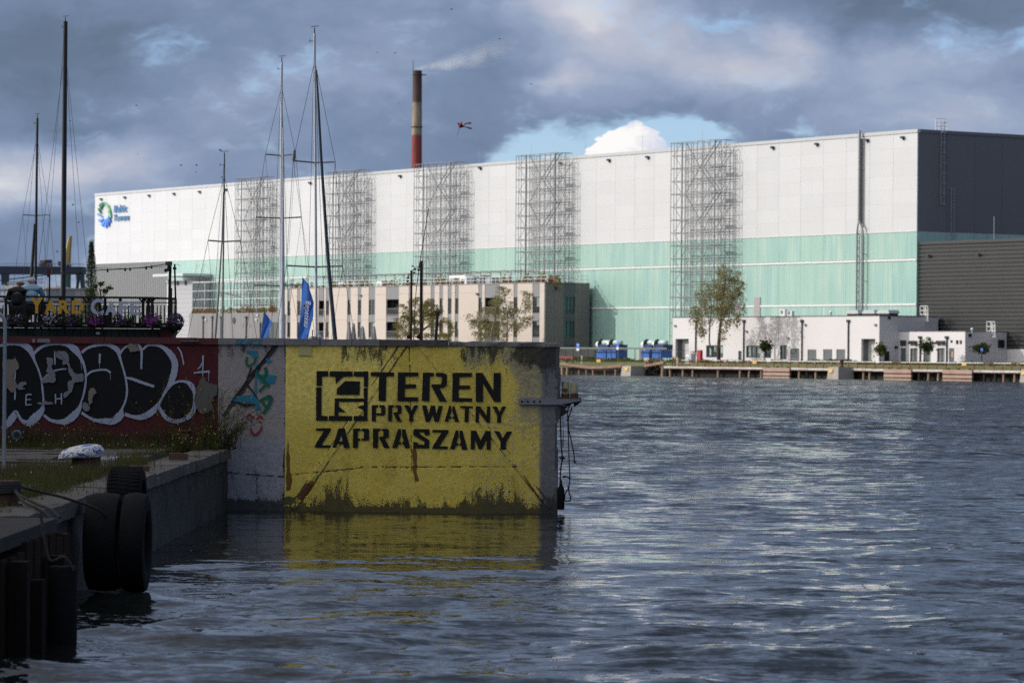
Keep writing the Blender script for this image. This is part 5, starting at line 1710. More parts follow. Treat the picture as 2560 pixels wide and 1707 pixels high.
feather('large blue feather flag with white lettering between the silver masts',
        [(755, 756, 693), (755.5, 765, 703), (754.5, 773, 712), (754, 774, 724), (753.5, 779, 738), (753, 784.5, 756), (752, 783.5, 772), (751, 783.5, 790), (749, 779, 808), (747, 774.5, 826), (744, 770.5, 846), (743, 769, 856)],
        [(768, 856), (772, 800)], big_print)
feather('small blue feather flag in front of the grey panel wall',
        [(660.5, 661.5, 780), (659, 671, 793), (657.5, 681, 806), (656, 677, 815), (654.5, 673, 826), (652.5, 671, 838), (651, 670, 850), (650.5, 669, 858)], [(651, 858), (654, 830), (660, 782)])

# ---- folded parasols
cloth = M('grey_parasol_cloth', (0.36, 0.34, 0.33), 0.85, 0.12, 3)
UY = 190.0
solo('pontoon', None, None, MB().box(-12, -4, 186, 196, -.3, 1.75), conc, (0, 0, 0), kind='structure')
for i, (xc, yt, wd, lab) in enumerate(((873, 809, 13, 'folded grey parasol, leftmost of the four behind the wall'), (885, 810, 12, 'folded grey parasol overlapping the leftmost one'), (907, 817.5, 15, 'folded grey parasol standing alone in the middle, widest skirt'), (936, 817, 12, 'folded grey parasol, rightmost of the four behind the wall'))):
    t_ = Thing('folded_parasol', lab, 'parasol', (at(xc, 850, UY)[0], UY, 1.75), group='folded parasols behind the wall')
    top = at(xc - 1, yt, UY)
    zb_ = at(xc, 875, UY)[2]
    mb = MB()
    n = 16
    for u, wu in ((0, .42), (.03, .48), (.28, .72), (.56, 1.0), (.8, 1.05), (1, .9)):
        for k in range(n):
            a = 2 * math.pi * k / n
            r_ = wd / 2 / FPX * UY * wu * (1.0 + .16 * math.cos(a * 8))
            mb.v.append((top[0] + u * .03 + r_ * math.cos(a), UY + r_ * math.sin(a), top[2] + (zb_ - top[2]) * u))
    for j in range(5):
        for k in range(n):
            k2 = (k + 1) % n
            mb.f.append((j * n + k, (j + 1) * n + k, (j + 1) * n + k2, j * n + k2))
    mb.f.append(tuple(range(n)))
    t_.part('canopy', mb, cloth)
    t_.part('pole', MB().bar((top[0], UY, 1.75), (top[0], UY, top[2]), .03, 8), steel_dark)
    t_.part('cap', MB().lathe((top[0], UY, top[2]), [(.05, 0), (.04, .05), (.001, .07)], 8), cloth)
# tackle lying on the yacht deck behind the wall
t_ = Thing('deck_gear', 'dark heap of winch gear beside the tallest silver mast', 'deck gear', at(785, 850, 96))
mb = MB()
for px, s in ((776, .06), (781, .09), (787, .08), (798, .07), (802, .05)):
    mb.lathe(at(px, 848, 96), [(s, -.1), (s, .0), (s * .7, s * .9), (.001, s)], 8)
mb.bar(at(781, 846, 96), at(781.5, 824, 96), .02)
t_.part('winches', mb, steel_dark, smooth=50)
mbs = MB().tube([at(795, 830, 96), at(803, 845, 96), at(812, 852, 96)], .035, 6)
t_.part('sail_cover', mbs, M('furled_sailcloth', None))
# young tree in a tub behind the terrace
tt = Thing('terrace_tree', 'sparse young tree standing behind the terrace railing', 'tree', (cx(252), CY + 1.3, DK))
r = random.Random(3)
mbt, mbl = MB(), MB()
yb = CY + 1.3
mbt.tube([at(256, 805, yb), at(250, 770, yb), at(252, 735, yb), at(248, 720, yb)], [.03, .025, .018, .008], 6)
for tip, mid in (((228, 726), (240, 745)), ((253, 710), (252, 730)), ((273, 720), (262, 738)), ((238, 716), (246, 735)), ((262, 728), (257, 742)), ((246, 760), (240, 768)), ((252, 775), (246, 780))):
    mbt.tube([at(251, 752, yb), at(*mid, yb), at(*tip, yb)], [.012, .01, .005], 5)
    for _ in range(60):
        c = Vector(at(tip[0] + r.gauss(0, 3.2), tip[1] + r.gauss(0, 2.6), yb + r.gauss(0, .1)))
        d = Vector((r.gauss(0, 1), r.gauss(0, 1), r.gauss(0, 1))).normalized(); e = d.orthogonal()
        s = r.uniform(.02, .04)
        mbl.add([c - d * s, c + e * s * .5, c + d * s, c - e * s * .5], [(0, 1, 2, 3)])
tt.part('trunk', mbt, dwood); tt.part('crown', mbl, leaf_mat('young_tree_leaves', [(0, (0.05, 0.07, 0.02)), (1, (0.12, 0.14, 0.05))], 3))
tt.part('tub', MB().box(cx(243), cx(262), yb - .2, yb + .2, DK, DK + .25), dwood)
# ================================================================== THE FAR SHORE (coordinates along / inland from the far quay)
TH = 25.0
HZ = FZ(2294, 323, TH)
GB = FZ(2290, 577, TH)
S1 = FZ(2287.6, 649, TH)
S2 = FZ(2287.6, 760.6, TH)
HX1 = FX(2292, TH, 577)
HX0 = FX(237, TH, 560)
G0 = 2.2
white_clad = M('white_cladding', (0.60, 0.60, 0.605), 0.45, 0.035, 0.12, rnd=0.05, streak=.5)
joint_m = M('cladding_joint', (0.52, 0.52, 0.52), 0.7, 0.1)
dark_clad = M('shaded_hall_cladding', (0.150, 0.150, 0.156), 0.5, 0.06, 0.1, rnd=0.06)
grey_rib = M('grey_ribbed_cladding', (0.20, 0.205, 0.21), 0.6, 0.06, 0.2)

poly_m = bpy.data.materials.new('green_polycarbonate')
poly_m.use_nodes = True
t = NT(poly_m.node_tree)
oc = t.n('ShaderNodeTexCoord', 3)
ri = t.n('ShaderNodeObjectInfo', 5)
loc = t.vmath('ADD', oc, t.n('ShaderNodeCombineXYZ', 0, None, X=t.math('MULTIPLY', ri, 80.0), Z=t.math('MULTIPLY', ri, 31.0)))
ribs = t.noise(t.vmath('MULTIPLY', loc, (2.6, 1, 0.05)), 1.0, 3.0, 0.6)
cols = t.noise(t.vmath('MULTIPLY', loc, (0.5, 1, 0.10)), 1.0, 2.0, 0.5)
f = t.math('ADD', t.math('MULTIPLY', ribs, 0.75), t.math('MULTIPLY', cols, 0.6))
c = t.ramp(t.n('ShaderNodeMapRange', 0, None, Value=f, From_Min=0.45, From_Max=0.9), [(0.0, (0.235, 0.41, 0.385)), (0.4, (0.30, 0.475, 0.43)), (0.75, (0.37, 0.525, 0.455)), (1.0, (0.52, 0.61, 0.52))])
c = t.mix(t.math('MULTIPLY', t.step(ri, 0.55, 0.9), 0.35), c, (0.34, 0.52, 0.42))
wv = t.n('ShaderNodeTexWave', 1, dict(wave_type='BANDS', bands_direction='X'), Vector=oc, Scale=0.55, Distortion=0.0)
bmp = t.n('ShaderNodeBump', 0, None, Strength=0.25, Distance=0.05, Height=wv)
t.n('ShaderNodeOutputMaterial', None, None, Surface=t.n('ShaderNodeBsdfPrincipled', 0, None, Base_Color=c, Roughness=0.32, Specular_IOR_Level=0.4, Normal=bmp))

hall = Thing('production_hall', 'huge white production hall with a green translucent lower band on the far shore', 'industrial hall', ((HX0 + HX1) / 2, TH, G0), 'f')
HB = hall.base
hall.part('core', MB().box(HX0 + .1, HX1 - .12, TH + .22, TH + 120, G0, HZ - .5), joint_m)
nb = 49
bay = (HX1 - HX0) / nb
pz0, pz1 = GB + .04, HZ - .55
rows = 7
rh = (pz1 - pz0) / rows
me_w = MB().box(.018, bay - .018, 0, .2, .003, rh - .003).mesh('white_panel')
for i in range(nb):
    for r_ in range(rows):
        hall.inst('white_panel', me_w, (HX0 + i * bay, TH, pz0 + r_ * rh), white_clad)
hall.part('parapet_cap', MB().box(HX0 - .08, HX1 + .08, TH - .10, TH + .5, HZ - .5, HZ), M('pale_metal_cap', (0.5, 0.51, 0.52), 0.4, 0.05))
hall.part('flashing', MB().box(HX0, HX1, TH - .04, TH + .2, GB - .10, GB + .03), white_paint)
# the green band in three rows; the left bays are grey ribbed cladding instead
GXL = FX(417, TH, 700)
lo = [(S1 + .2, GB - .12), (S2 + .17, S1 - .2), (G0, S2 - .17)]
for z0, z1 in lo:
    me_p = MB().box(.02, bay - .02, 0, .16, 0, z1 - z0).mesh('green_panel')
    for i in range(nb):
        if HX0 + (i + .5) * bay > GXL:
            hall.inst('green_panel', me_p, (HX0 + i * bay, TH + .05, z0), poly_m)
for s in (S1, S2):
    hall.part('white_rail', MB().box(GXL, HX1, TH - .06, TH + .2, s - .14, s + .14), white_paint)
rb = MB()
x = HX0
gxe = HX0 + math.ceil((GXL - HX0) / bay - .5) * bay
k = 0
while x < gxe - .01:
    rb.box(x, x + .42, TH - .0, TH + .06, G0, GB - .11)
    x += .84
    k += 1
hall.part('grey_ribs', rb, grey_rib, kind='stuff')
hall.part('grey_lower_panel', MB().box(HX0 + .02, gxe, TH + .06, TH + .18, G0, GB - .11), grey_rib)
# right side: upper cladding coloured dark to stand for its own shade
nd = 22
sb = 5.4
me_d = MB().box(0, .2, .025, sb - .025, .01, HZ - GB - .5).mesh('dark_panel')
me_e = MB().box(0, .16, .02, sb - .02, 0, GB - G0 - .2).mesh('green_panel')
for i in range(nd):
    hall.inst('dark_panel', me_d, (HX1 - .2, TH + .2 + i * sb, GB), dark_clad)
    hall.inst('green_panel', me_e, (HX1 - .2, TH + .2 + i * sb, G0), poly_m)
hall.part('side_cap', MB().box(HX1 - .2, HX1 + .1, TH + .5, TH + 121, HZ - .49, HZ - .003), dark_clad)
fl_m = MB().box(-.28, .28, -.45, 0, -.16, .16).box(-.06, .06, -.2, .0, -.4, -.16).mesh('floodlight')
lampd = M('dark_lamp_housing', (0.04, 0.04, 0.045), 0.5, 0.2)
for px, py in ((254.6, 498), (313.7, 493.5), (374.4, 489), (436.8, 484.5), (500.5, 479.5), (566, 474), (777, 457.5), (1002, 440.3), (1202, 420), (1403, 408), (1524, 400.5), (1621, 393), (1933.6, 369), (2044, 360.5), (2169.7, 350.5), (2259, 344)):
    X_, Z_ = F(px, py, TH)
    hall.inst('floodlight', fl_m, (X_, TH - .02, Z_), lampd)
rods = MB()
for i in range(0, nb, 3):
    rods.bar((HX0 + i * bay, TH + 1.5, HZ - .2), (HX0 + i * bay, TH + 1.5, HZ + 2.6), .025)
hall.part('lightning_rods', rods, steel, kind='stuff')
# grey door panels low on the green band
for a, b, y0, y1 in ((1886, 1901, 743, 788), (1840, 1850, 757, 788)):
    X0, z1 = F(a, y0, TH); X1, _ = F(b, y0, TH)
    hall.part('grey_door', MB().box(X0, X1, TH - .08, TH + .1, FZ(a, y1, TH) - 3, z1), M('warm_grey_door', (0.36, 0.33, 0.32), 0.6, 0.05))
# cage ladder on the dark side and its guard on the roof
ld = MB()
lx = HX1 + .28
ly = TH + 4.6
z = HZ + 1.2
for yy in (ly - .3, ly + .3):
    ld.bar((lx, yy, GB + 4), (lx, yy, HZ + 1.2), .045)
while z > GB + 4:
    ld.bar((lx, ly - .3, z), (lx, ly + .3, z), .03)
    if int(z * 2) % 3 == 0:
        ld.tube([(lx, ly - .38, z), (lx + .55, ly - .34, z), (lx + .72, ly, z), (lx + .55, ly + .34, z), (lx, ly + .38, z)], .03, 4)
    z -= .5
hall.part('cage_ladder', ld, steel)
gd = MB()
for yy in (ly - 1.1, ly - .4, ly + .4, ly + 1.1):
    gd.bar((HX1 - .1, yy, HZ - .2), (HX1 - .1, yy, HZ + 1.7), .05)
for zz in (.6, 1.1, 1.7):
    gd.bar((HX1 - .1, ly - 1.1, HZ + zz), (HX1 - .1, ly + 1.1, HZ + zz), .05)
hall.part('ladder_guard', gd, white_paint)
for dy in (2.0,):
    l2 = MB()
    for yy in (ly + dy - .3, ly + dy + .3):
        l2.bar((lx, yy, G0 + 17), (lx, yy, GB + 6.5), .045)
    zz = G0 + 17
    while zz < GB + 6.5:
        l2.bar((lx, ly + dy - .3, zz), (lx, ly + dy + .3, zz), .03); zz += .5
    hall.part('cage_ladder', l2, steel)

# ---- company sign on the hall: swirl and letters, standing off the wall
sg = Thing('company_sign', 'green and blue swirl emblem with the words Baltic Towers high on the hall', 'sign', (FX(290, TH, 540), TH, FZ(290, 570, TH)), 'f')
sgp = lambda x, y: F(230 + x * 0.06376, 480 + y * 0.06378, TH)
BLD = [((285, 640), (330, 770), (415, 850), (380, 760), (310, 690), 'g0'), ((290, 690), (300, 640), (345, 660), (420, 830), (395, 850), 'g0'), ((330, 540), (345, 510), (420, 600), (415, 700), (390, 690), 'g1'),
       ((345, 500), (395, 430), (480, 480), (440, 600), (400, 600), 'g1'), ((430, 440), (480, 400), (560, 420), (540, 500), (460, 520), 'g1'), ((520, 420), (590, 430), (640, 480), (590, 510), (500, 500), 'g2'),
       ((580, 470), (650, 480), (710, 550), (680, 590), (600, 530), 'g3'), ((640, 540), (700, 560), (745, 650), (720, 680), (650, 600), 'g3'), ((670, 620), (745, 650), (770, 760), (720, 760), (680, 680), 'g3'),
       ((690, 740), (760, 740), (790, 830), (760, 860), (695, 820), 'g2'), ((700, 830), (780, 840), (800, 1000), (770, 1010), (705, 900), 'g3'),
       ((255, 840), (300, 840), (460, 975), (440, 1000), (280, 920), 'b1'), ((300, 1080), (420, 1060), (520, 1060), (380, 1190), (340, 1180), 'b1'), ((410, 1270), (560, 1080), (610, 1090), (480, 1360), (410, 1310), 'b2'),
       ((530, 1370), (620, 1060), (660, 1040), (610, 1390), (570, 1400), 'b2'), ((660, 1330), (650, 1040), (700, 970), (720, 1290), (690, 1360), 'b3'), ((700, 960), (720, 880), (780, 1130), (760, 1200), (730, 1180), 'b3')]
CM = dict(g0=M('sign_dark_green', (0.06, 0.22, 0.12)), g1=M('sign_deep_green', (0.05, 0.20, 0.10)), g2=M('sign_green', (0.12, 0.36, 0.19)), g3=M('sign_light_green', (0.25, 0.52, 0.28)),
          b1=M('sign_sky_blue', (0.13, 0.31, 0.78)), b2=M('sign_blue', (0.10, 0.28, 0.85)), b3=M('sign_deep_blue', (0.07, 0.19, 0.62)))
for bl_ in BLD:
    mb = MB().prism([(*[sgp(*p_)[0]], TH - .42, sgp(*p_)[1]) for p_ in bl_[:5]], (0, .25, 0))
    sg.part('blade', mb, CM[bl_[5]])
tb_ = M('sign_petrol_letters', (0.05, 0.20, 0.40), 0.5, 0.1)
for word, (a, b, yt0, yt1, yb) in (('Baltic', (885, 1390, 530, 530, 810)), ('Towers', (870, 1480, 890, 890, 1150))):
    xa, xb = sgp(a, yb)[0], sgp(b, yb)[0]
    za, zb_ = sgp(a, yb)[1], sgp(a, yt0)[1]
    me = text_mesh(word, 1.0, 0.045, 0, 0.18)
    xs = [v.co.x for v in me.vertices]
    bpy.data.meshes.remove(me)
    for i, ch in enumerate(word):
        pre = text_mesh(word[:i] + '|', 1.0, 0.0, 0, 0)      # pen position of the letter
        full = text_mesh(word + '|', 1.0, 0.0, 0, 0)
        p0 = max(v.co.x for v in pre.vertices); p1 = max(v.co.x for v in full.vertices)
        nxt = text_mesh(word[:i + 1] + '|', 1.0, 0.0, 0, 0); p2 = max(v.co.x for v in nxt.vertices)
        s0 = max(v.co.x for v in text_mesh('|').vertices)
        for q_ in (pre, full, nxt): bpy.data.meshes.remove(q_)
        u0, u1 = (p0 - s0) / (p1 - s0), (p2 - s0) / (p1 - s0)
        mm = text_mesh(ch, 1.0, 0.05)
        h_ = max(v.co.y for v in mm.vertices); bpy.data.meshes.remove(mm)
        H = zb_ - za
        hh = H * min(1.0, h_ / .74)
        X0 = xa + (xb - xa) * (u0 + .006); X1 = xa + (xb - xa) * (u1 - .006)
        sg.part('letter', text_mb(ch, (X0 + .03, X1 - .03, za, za + hh), lambda x, z_: (x + (z_ - za) * .16, TH - .30, z_), 0.032, 0.0, (0, .12, 0)), tb_)

# ---- scaffold stair towers against the hall
sc_m = M('scaffold_steel', (0.22, 0.23, 0.24), 0.5, 0.15, 1.0, metal=0.3)
pad = M('platform_grating', (0.13, 0.135, 0.14), 0.6, 0.15)


def scaffold(name, label, px0, px1, py_top):
    X0, X1 = FX(px0, TH - 2.7, 500), FX(px1, TH, 500)
    ztop = FZ(px1 - 12, py_top, TH - 2.7)
    t_ = Thing('scaffold_tower', label, 'scaffold tower', ((X0 + X1) / 2, TH - 2, G0), 'f', 'scaffold towers along the hall front')
    yf, yb_ = TH - 2.7, TH - .5
    W_ = X1 - X0
    cols_ = [0, .06, .115, .22, .30, .40, .52, .645, .765, .86, .94, 1.0]
    lev = 2.05
    nl = int((ztop - G0) / lev)
    levels = [ztop - i * lev for i in range(nl + 1)]
    for i, u in enumerate(cols_):
        heavy = u in (.22, .86)
        r_ = .13 if heavy else .055
        x = X0 + u * W_
        t_.part('post', MB().bar((x, yf, G0), (x, yf, ztop if u < .95 else ztop - 2.2), r_), sc_m)
        t_.part('post', MB().bar((x, yb_, G0), (x, yb_, ztop - (0 if .1 < u < .9 else 1.3)), .05), sc_m)
    for i, z_ in enumerate(levels):
        strong = i % 2 == 0 and i > 1
        t_.part('ledger', MB().bar((X0, yf, z_), (X1 - (0 if i else .06 * W_), yf, z_), .10 if strong else .055), sc_m)
        t_.part('ledger', MB().bar((X0, yb_, z_ - .15), (X1, yb_, z_ - .15), .05), sc_m)
        tr = MB()
        for u in cols_[::2] + [1.0]:
            tr.bar((X0 + u * W_, yf, z_ - .08), (X0 + u * W_, yb_, z_ - .08), .04)
        t_.part('transoms', tr, sc_m, kind='stuff')
        if strong:
            t_.part('platform', MB().box(X0 + .72 * W_, X0 + .93 * W_, yf + .3, yf + 1.3, z_ - .26, z_ - .18), pad)
            t_.part('ledger', MB().bar((X0 + .22 * W_, yf - .06, z_ - .38), (X1 - .06 * W_, yf - .06, z_ - .38), .06), sc_m)
        z2 = z_ - lev
        if z2 > G0:
            s = i % 2
            br_ = MB()
            br_.bar((X0 + .06 * W_, yf, z_ if s else z2), (X0 + .22 * W_, yf, z2 if s else z_), .04)
            br_.bar((X0 + .94 * W_, yf, z_), (X1, yf, z2), .04)
            br_.bar((X0 + .765 * W_, yb_, z2), (X0 + .86 * W_, yb_, z_), .04)
            t_.part('braces', br_, sc_m, kind='stuff')
        if i % 2 == 0 and z_ - 2 * lev > G0 + 1 and i < 6:
            a, b = (.22, .52) if i % 4 == 0 else (.52, .22)
            zz = z_ - 2 * lev
            t_.part('stair', MB().bar((X0 + .52 * W_, yf + .5, z_ if i % 4 else zz), (X0 + .86 * W_, yf + .5, zz if i % 4 else z_), .085).bar((X0 + .56 * W_, yf + .9, z_ if i % 4 else zz), (X0 + .90 * W_, yf + .9, zz if i % 4 else z_), .07), sc_m)
            t_.part('stair', MB().bar((X0 + .24 * W_, yf + .5, zz if i % 4 else z_), (X0 + .52 * W_, yf + .5, z_ if i % 4 else zz), .07), sc_m)
        elif i >= 6 and i % 2 == 0 and z2 > G0:
            br_ = MB()
            n_ = 6
            for j in range(n_):
                xa = X0 + (.22 + .64 * j / n_) * W_; xb = X0 + (.22 + .64 * (j + 1) / n_) * W_
                br_.bar((xa, yf, z_ - .1 if j % 2 else z2), (xb, yf, z2 if j % 2 else z_ - .1), .045)
            t_.part('truss_brace', br_, sc_m)
    return t_


for lab, a, b, y_ in (('scaffold tower nearest the company sign, partly behind the yacht masts', 588, 691, 439), ('scaffold tower just right of the tallest silver mast', 815, 928, 422), ('scaffold tower in front of the tall chimney', 1035, 1172, 402),
                      ('scaffold tower rising above the right end of the beige office', 1290, 1436, 379), ('scaffold tower behind the tall birch, nearest and largest', 1677, 1839, 346)):
    scaffold('scaffold_tower', lab, a, b, y_)

# ---- lattice vent mast in front of the hall
vm = Thing('vent_mast', 'slim grey vent pipe on a lattice leg standing against the right part of the hall', 'vent mast', (FX(2147, TH - .55), TH - .55, G0), 'f')
VX, VZ = F(2149, 327, TH - .55)
zf = FZ(2147, 560, TH - .55)
vm.part('pipe', MB().bar((VX, TH - .55, zf), (VX, TH - .55, VZ), .22, 8), M('grey_vent_pipe', (0.34, 0.35, 0.36), .5, .1, metal=.3), smooth=50)
vm.part('pipe', MB().bar((VX + .30, TH - .35, zf), (VX + .30, TH - .35, VZ - 1.2), .16, 8), M('vent_pipe_shade', (0.07, 0.075, 0.08), .5, .1), smooth=50)  # dark tube stands in for the shade beside the single pipe
xl_, xr_ = FX(2140.5, TH - .55), FX(2155.5, TH - .55)
for xx in (xl_, xr_):
    vm.part('leg', MB().tube([(xx, TH - .55, G0), (xx, TH - .55, zf - 1.2), (VX + (xx - VX) * .2, TH - .55, zf + .5)], .13, 6), sc_m)
z = G0
i = 0
while z < zf - 1.6:
    vm.part('lacing', MB().bar((xl_ + (0 if i % 2 else .55), TH - .55, z), (xl_ + (.55 if i % 2 else 0), TH - .55, z + 1.1), .05), sc_m)
    z += 1.1
    i += 1
vm.part('leg', MB().bar((xl_ + .55, TH - .55, G0), (xl_ + .55, TH - .55, zf - 1.5), .08, 6), sc_m)
for z in (S1 - 3, S1 + 1, S1 + 5):
    vm.part('wall_tie', MB().bar((xr_, TH - .55, z), (xr_, TH + .1, z), .06), sc_m)

# ---- dark corrugated hall to the right
CX0 = HX1 + .12
TC = TH + .35
CZ1 = FZ(2430, 600, TC)
PLZ = FZ(2545, 873, TC)
ch = Thing('corrugated_hall', 'dark grey corrugated hall attached to the right of the white hall', 'industrial hall', (CX0 + 30, TC, G0), 'f')
cor = M('dark_corrugated_steel', (0.045, 0.045, 0.046), 0.42, 0.12, 0.3, metal=0.0)
ch.part('core', MB().box(CX0 + .05, CX0 + 85, TC + .35, TC + 70, G0, CZ1 - .1), cor)
pitch = .585
z = PLZ
mesh_r = None
me_r = MB().prism([(0, 0.0, .06), (0, -.0, .32), (0, .17, .42), (0, .17, .585), (0, .3, .585), (0, .3, 0), (0, .17, 0)], (85, 0, 0)).mesh('corrugation')
while z < CZ1 - pitch:
    ch.inst('corrugation', me_r, (CX0, TC, z), cor)
    z += pitch
ch.part('roof_edge', MB().box(CX0 - .05, CX0 + 85, TC - .06, TC + .5, z, CZ1), cor)
annex_white = M('cream_render', (0.66, 0.63, 0.625), 0.7, 0.035, 0.2)
ch.part('plinth', MB().box(CX0, CX0 + 85, TC + .02, TC + .34, G0 - .3, PLZ), annex_white)
ch.part('lightning_rod', MB().bar((FX(2483, TC + 2), TC + 2, CZ1 - .1), (FX(2483, TC + 2), TC + 2, FZ(2483, 541, TC + 2)), .04), steel)
for px, py in ((2323, 639.5), (2448, 636.5)):
    X_, Z_ = F(px, py, TC)
    ch.part('wall_lamp', MB().box(X_ - .35, X_ + .25, TC - .45, TC + .02, Z_ - .12, Z_ + .12), lampd)


# ---- facades with real openings
def facade(mb, x0, x1, z0, z1, ops, t0, thick):
    xs = sorted({x0, x1, *[o[0] for o in ops], *[o[1] for o in ops]})
    for a, b in zip(xs, xs[1:]):
        m_ = (a + b) / 2
        zs_ = sorted([(o[2], o[3]) for o in ops if o[0] < m_ < o[1]])
        z = z0
        for c, d in zs_ + [(z1, z1)]:
            if c > z: mb.box(a, b, t0, t0 + thick, z, c)
            z = max(z, d)


def op(px0, px1, py0, py1, t_, zfloor=None):
    X0, zt = F(px0, py0, t_); X1, _ = F(px1, py0, t_)
    zb_ = FZ((px0 + px1) / 2, py1, t_) if py1 else zfloor
    return (X0, X1, zb_, zt)


TA = 14.0
wg = glass_mat('blue_grey_window_glass', (0.035, 0.05, 0.055))
fr_m = M('dark_window_frame', (0.05, 0.055, 0.06), .5, .1)
lou = M('grey_louvre', (0.17, 0.18, 0.19), .5, .08)
gate_m = M('cream_gate_panel', (0.62, 0.60, 0.56), .6, .03)
AX0, AX1 = FX(1682, TA, 790), FX(2198.5, TA, 788)
AZ = FZ(2190, 788, TA)
an = Thing('annex_building', 'long low cream annex with dark windows and two tall gates below the hall', 'building', ((AX0 + AX1) / 2, TA, G0), 'f')
ops = dict(gate1=op(1688.8, 1722, 847, None, TA, G0 - .2), w1=op(1765.4, 1807.9, 863, 893.5, TA), d1=op(1845.7, 1854, 877, None, TA, G0 - .1), w2=op(1865.3, 1899.7, 863.5, 894, TA), w3=op(1911, 1928, 863.5, 894.5, TA),
           w4=op(1950, 1967.3, 863, 898, TA), l0=op(1975.5, 1998.4, 871, None, TA, G0 - .1), l1=op(2019, 2041, 873.5, 900.5, TA), l2=op(2058, 2080.7, 873, 901, TA), l3=op(2091, 2113, 873, 901, TA), gate2=op(2153.5, 2188, 847, None, TA, G0 - .2))
mb = MB()
facade(mb, AX0, AX1, G0 - .2, AZ - .12, list(ops.values()), TA, .35)
an.part('front_wall', mb, annex_white)
an.part('side_wall', MB().box(AX1 - .35, AX1, TA + .35, TH - .02, G0 - .2, AZ - .12), annex_white)
an.part('left_wall', MB().box(AX0, AX0 + .35, TA + .35, TH - .02, G0 - .2, AZ - .12), annex_white)
an.part('roof', MB().box(AX0 + .35, AX1 - .35, TA + .35, TH - .05, AZ - .5, AZ - .25), steel_dark)
an.part('interior_wall', MB().box(AX0 + .35, AX1 - .35, TA + 2.2, TA + 2.4, G0 - .2, AZ - .5), M('dark_interior', (0.02, 0.02, 0.02)))
cap_ = M('dark_parapet_cap', (0.10, 0.10, 0.105), .5, .1)
an.part('parapet', MB().box(AX0 - .05, AX1 + .05, TA - .05, TA + .35, AZ - .12, AZ), cap_)
an.part('parapet', MB().box(AX1 - .35, AX1 + .05, TA + .35, TH - .02, AZ - .12, AZ), cap_)


def window(t_, o, tt, n=2, depth=.16, gm=None):
    w_ = t_.part('window', MB().box(o[0], o[1], tt + depth + .06, tt + depth + .1, o[2], o[3]), gm or wg)
    f_ = MB()
    for a, b, c, d in ((o[0], o[1], o[2], o[2] + .12), (o[0], o[1], o[3] - .12, o[3])):
        f_.box(a, b, tt + depth, tt + depth + .055, c, d)
    for k in range(n + 1):
        x = o[0] + (o[1] - o[0] - .11) * k / n
        f_.box(x, x + .11, tt + depth + .002, tt + depth + .05, o[2] + .12, o[3] - .12)
    t_.part('frame', f_, fr_m, parent=w_)
    return w_


curtain = M('pale_green_blind', (0.33, 0.42, 0.37), .8, .08)
for k, n in (('w1', 4), ('w2', 3), ('w3', 2), ('w4', 2)):
    w_ = window(an, ops[k], TA, n)
    o = ops[k]
    if k in ('w1', 'w2'):
        for u in (.15, .42, .8):
            an.part('blind', MB().box(o[0] + (o[1] - o[0]) * u, o[0] + (o[1] - o[0]) * (u + .12), TA + .205, TA + .215, o[2] + .3 + .4 * (u > .3), o[3] - .13), curtain, parent=w_)
for k in ('l0', 'l1', 'l2', 'l3'):
    o = ops[k]
    lv = an.part('louvre', MB().box(o[0], o[1], TA + .12, TA + .2, o[2], o[3]), lou)
    s_ = MB()
    z = o[2] + .05
    while z < o[3] - .1:
        s_.box(o[0], o[1], TA + .07, TA + .118, z, z + .07); z += .14
    an.part('louvre_slats', s_, lou, parent=lv)
o = ops['d1']
an.part('door', MB().box(o[0], o[1], TA + .2, TA + .26, o[2], o[3]), M('dark_grey_door', (0.07, 0.075, 0.08), .5, .1))
for k in ('gate1', 'gate2'):
    o = ops[k]
    g_ = an.part('gate', MB().box(o[0], o[1], TA + 1.25, TA + 1.35, o[2], o[3]), gate_m)
    an.part('gate_joint', MB().box(o[0], o[1], TA + 1.235, TA + 1.249, o[2] + 1.9, o[2] + 1.94).box(o[0], o[1], TA + 1.235, TA + 1.249, o[2] + 3.5, o[2] + 3.54), lou, parent=g_)
    an.part('gate_reveal', MB().box(o[0] - .06, o[0] - .002, TA + .352, TA + 1.25, o[2], o[3]).box(o[1] + .002, o[1] + .06, TA + .352, TA + 1.25, o[2], o[3]).box(o[0] - .06, o[1] + .06, TA + .352, TA + 1.25, o[3] + .002, o[3] + .1), lou)
dpm = M('dark_downpipe', (0.035, 0.036, 0.038), .5, .1)


def downpipe(t_, px, ytop, tt, zb_):
    X_, Z_ = F(px, ytop, tt)
    d_ = t_.part('downpipe', MB().bar((X_, tt - .14, zb_), (X_, tt - .14, Z_ - .1), .10, 6), dpm)
    t_.part('hopper', MB().prism([(X_ - .2, tt - .3, Z_ - .28), (X_ + .2, tt - .3, Z_ - .28), (X_ + .28, tt - .3, Z_ + .1), (X_ - .36, tt - .3, Z_ + .1)], (0, .3, 0)), dpm, parent=d_)


for px in (1741, 1861, 2006.5, 2122.5):
    downpipe(an, px, 801, TA, G0)
for px, py in ((1689, 814.5), (1842, 813.5), (1867.5, 828.5), (1971.5, 845.5), (2014.5, 812), (2190, 812)):
    X_, Z_ = F(px, py, TA)
    an.part('wall_lamp', MB().box(X_ - .2, X_ + .2, TA - .22, TA - .002, Z_ - .14, Z_ + .14), lou)
an.part('render_joint', MB().box(FX(1946, TA) - .03, FX(1946, TA) + .03, TA - .012, TA - .002, G0, AZ - .13), lou)
# on the side wall


def side_t(px, X_):
    """inland distance on the side plane x = X_ seen at photo column px"""
    d = Vector(ray(px, 850)); o = Vector((0, 0, EYE)) - P0
    k = (X_ - o.dot(EX)) / d.dot(EX)
    return (o + d * k).dot(EYV)


blk_m = M('black_vent_and_shadow', (0.012, 0.012, 0.014), .6, .1)


